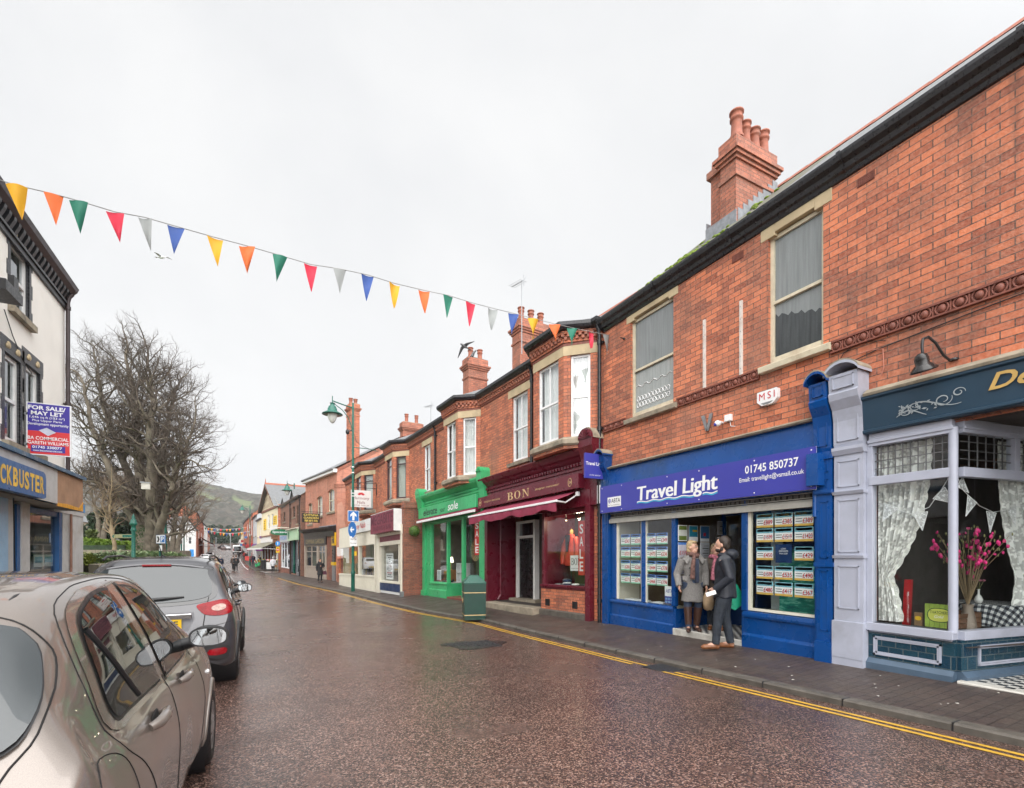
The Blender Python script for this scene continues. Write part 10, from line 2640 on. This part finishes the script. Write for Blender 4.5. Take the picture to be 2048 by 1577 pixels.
q=pw.pt(-.155,.045,.455);mb=MB();KRAFT=pm('kraft_paper',(.36,.25,.15),.8,.25,10,.4,14)
mb.loft([[(q[0]+a*cos(2*PI*i/14),q[1]+b*sin(2*PI*i/14),q[2]+zz+.008*sin(i*2.1))for i in range(14)]for zz,a,b in((-.36,.06,.05),(-.33,.10,.07),(-.2,.12,.08),(-.1,.105,.07),(-.04,.07,.05))],KRAFT);mb.tube([(q[0]-.04,q[1],q[2]-.05),(q[0]-.02,q[1],q[2]+.02),(q[0]+.02,q[1],q[2]+.02),(q[0]+.04,q[1],q[2]-.05)],.006,KRAFT,5)
tag(mb.build('carrier_bag',None,(q[0],q[1],q[2]-.36)),'crumpled brown paper carrier bag hanging from the hand of the woman in grey','bag')
mp=W(1450,7.86);mz=pav_z(*mp)+.006
tm,pmn,JM,fn=person('bearded man in a dark quilted jacket and tan shoes, hands in his pockets',mp,mz,ang_to(-.62,.80),1.80,SKIN,QUILT,JEANS,TANS,DHAIR,dict(yaw=-.15,wl=(-.125,.075,.535),el=(-.15,-.045,.64),wr=(.125,.07,.53),er=(.15,-.05,.635),al=(-.07,.075,.045),fl=(-.095,.175,.016),ar=(.055,-.045,.045),fr=(.06,.055,.016),kl=(-.062,.055,.285),kr=(.056,.0,.285),hd=(0,.022,.927)),coat=True,near=True,hood=True,topname='quilted_jacket',bulk=1.16,hemz=.465)
mb=MB(pmn);hdv=Vector(JM['hd']);mb.ell((hdv.x,hdv.y+.028,hdv.z-.045),(.031,.031,.024),DHAIR,12,8)
for s_ in(-1,1):mb.ell((hdv.x+s_*.034,hdv.y+.004,hdv.z-.036),(.008,.014,.022),DHAIR,8,6)
fn(mb,'beard',.008,sm=2)
q=pmn.pt(-.16,.10,.50);mb=MB();mb.quad((q[0]-.06,q[1]+.05,q[2]-.05),(q[0]+.05,q[1]-.04,q[2]),(q[0]+.03,q[1]-.03,q[2]+.06),(q[0]-.08,q[1]+.06,q[2]+.01),CARDW);o=mb.build('folded_paper',None,q);so2=o.modifiers.new('s','SOLIDIFY');so2.thickness=.004;tag(o,'folded white paper held at the hip of the bearded man','paper')
q=W(1473,8.1);zb=Zv(1218,8.1);mb=MB();GBG=pm('green_carrier',(.01,.30,.17),.35,.25,6,.4,12)
pts=[Vector((q[0],q[1],zb))+Vector((.888,-.4595,0))*a+Vector((0,0,b))for a,b in((-.12,.02),(-.02,-.03),(.15,.10),(.17,.13),(.02,.40),(-.05,.44),(-.09,.22))]
nv=Vector((.4595,.888,0))*.05;m=len(pts)
mb.mesh([tuple(v)for v in pts]+[tuple(v+nv)for v in pts],[tuple(range(m)),tuple(range(m,2*m))]+[(i,(i+1)%m,m+(i+1)%m,m+i)for i in range(m)],GBG);tag(mb.build('carrier_bag',None,(q[0],q[1],zb),bevel=.012),'bright green carrier bag hanging behind the bearded man','bag')
tp3,pp3,JP,fn=person('third person with a pink scarf, half hidden behind the man in the lobby',W(1431,9.1),.06,ang_to(-.75,-.65),1.60,SKIN,pm('olive_brown_coat',(.085,.065,.05),.9,.3),JEANS,TANS,pm('ash_blond_hair',(.34,.25,.15),.6,.3,40),dict(yaw=.3),coat=True,near=True,hairlen=1.0,scarf=PINKS,topname='coat')
BLK=pm('black_coat',(.016,.016,.018),.7,.3,12,.2);NVY=pm('navy_coat',(.016,.022,.045),.8,.3);WHJ=pm('white_jacket',(.62,.63,.65),.7,.06);DTR=pm('dark_trousers',(.02,.02,.024),.85,.25);GREYH=pm('grey_hair',(.45,.43,.41),.7,.2);RED_=pm('red_jacket',(.32,.03,.03),.7);BRH=pm('brown_hair',(.10,.05,.025),.6,.3)
def walk(k):return dict(kl=(-.05,.05*k,.29),kr=(.05,-.01*k,.29),al=(-.05,.08*k,.05),ar=(.05,-.10*k,.06),fl=(-.055,.17*k,.02),fr=(.055,-.01*k,.02),wl=(-.15,-.05*k,.5),wr=(.15,.07*k,.5))
UP=ang_to(*[b-a for a,b in zip(W(546,48),W(520,62))])
FOLK=[((640,1165),33.6,1.64,-PI*.5+.25,BLK,DTR,BRH,dict(wl=(-.10,.09,.62),el=(-.15,0,.645),**{}),True,'woman in a long black coat with a fur edged hood walking towards the camera',BLK),((546,1148),49,1.65,UP,WHJ,DTR,GREYH,walk(.8),False,'person in a white jacket and dark trousers walking away past the optician',BLK),((472,1141),53,1.74,UP+.1,BLK,DTR,BRH,walk(1.1),False,'person in a black jacket crossing the road, right one of the pair',BLK),((466.5,1139),54.5,1.68,UP+.2,pm('brown_jacket',(.07,.045,.035),.8),DTR,BRH,walk(-1.0),False,'person in a brown jacket crossing the road, left one of the pair',BLK),((477.5,1117.5),103,1.7,UP,BLK,DTR,BRH,walk(1),False,'dark dressed person walking behind the white van',BLK),((506.5,1132),70,1.66,UP,NVY,DTR,GREYH,walk(.8),True,'person in a navy coat carrying a red and a green bag up the hill',BLK),((519,1133),64,1.62,UP+2.4,BLK,DTR,DHAIR,None,True,'person in black standing by the flower stall',BLK),((441,1141),50,1.74,UP+.3,NVY,DTR,GREYH,walk(.6),True,'grey haired man in a navy coat beside the row of parked cars',BLK),((434,1140),52,1.66,UP+.3,pm('tan_coat',(.25,.17,.11),.8),DTR,GREYH,walk(-.6),True,'person in a tan coat beside the parked cars, left of the navy coat',BLK),((489,1118),96,1.7,UP,RED_,DTR,BRH,walk(1),False,'person in a red jacket far up the right pavement',BLK),((485.5,1112),112,1.7,UP,BLK,DTR,BRH,walk(-1),False,'small dark figure farthest up the right pavement',BLK),((492.5,1121),90,1.68,UP,BLK,DTR,GREYH,None,True,'dark coated figure next to the red jacket up the right pavement',BLK)]
for(uv,y,h,fa,tm_,bm_,hr_,ps,lg,lab,sh_)in FOLK:
 q=W(uv[0],y);z=Zv(uv[1],y)
 near_g=pav_z(*q)if uv[0]>484 and uv[0]!=0 else road_z(q[1],.5)
 tt,pf,J_,fn=person(lab,q,near_g+.01,fa,h,SKIN,tm_,bm_,sh_,hr_,ps,coat=True,long=lg,hood='hood'in lab,hairlen=.8 if 'woman'in lab else 0)
 for cond,off,col,lb_ in(('fur edged'in lab,(-.17,.02,.40),(.07,.015,.03),'dark red handbag on the arm of the woman in black'),('white jacket'in lab,(.17,0,.42),(.22,.11,.05),'brown shoulder bag of the person in white'),('red bag'in lab,(-.17,0,.26),(.45,.03,.03),'red shopping bag of the person in navy'),('red bag'in lab,(.18,0,.24),(.05,.35,.12),'green shopping bag of the person in navy')):
  if cond:
   b=pf.pt(*off);mb=MB();mb.prism([(b[0]-.17,b[2]-.12),(b[0]+.17,b[2]-.12),(b[0]+.13,b[2]+.13),(b[0]-.13,b[2]+.13)],1,b[1]-.07,b[1]+.07,pm('bag_'+lb_[:8].replace(' ','_'),col,.6));mb.tube([(b[0]-.1,b[1],b[2]+.12),(b[0],b[1],b[2]+.3),(b[0]+.1,b[1],b[2]+.12)],.012,BLACK,5);tag(mb.build('bag',None,b),lb_,'bag')
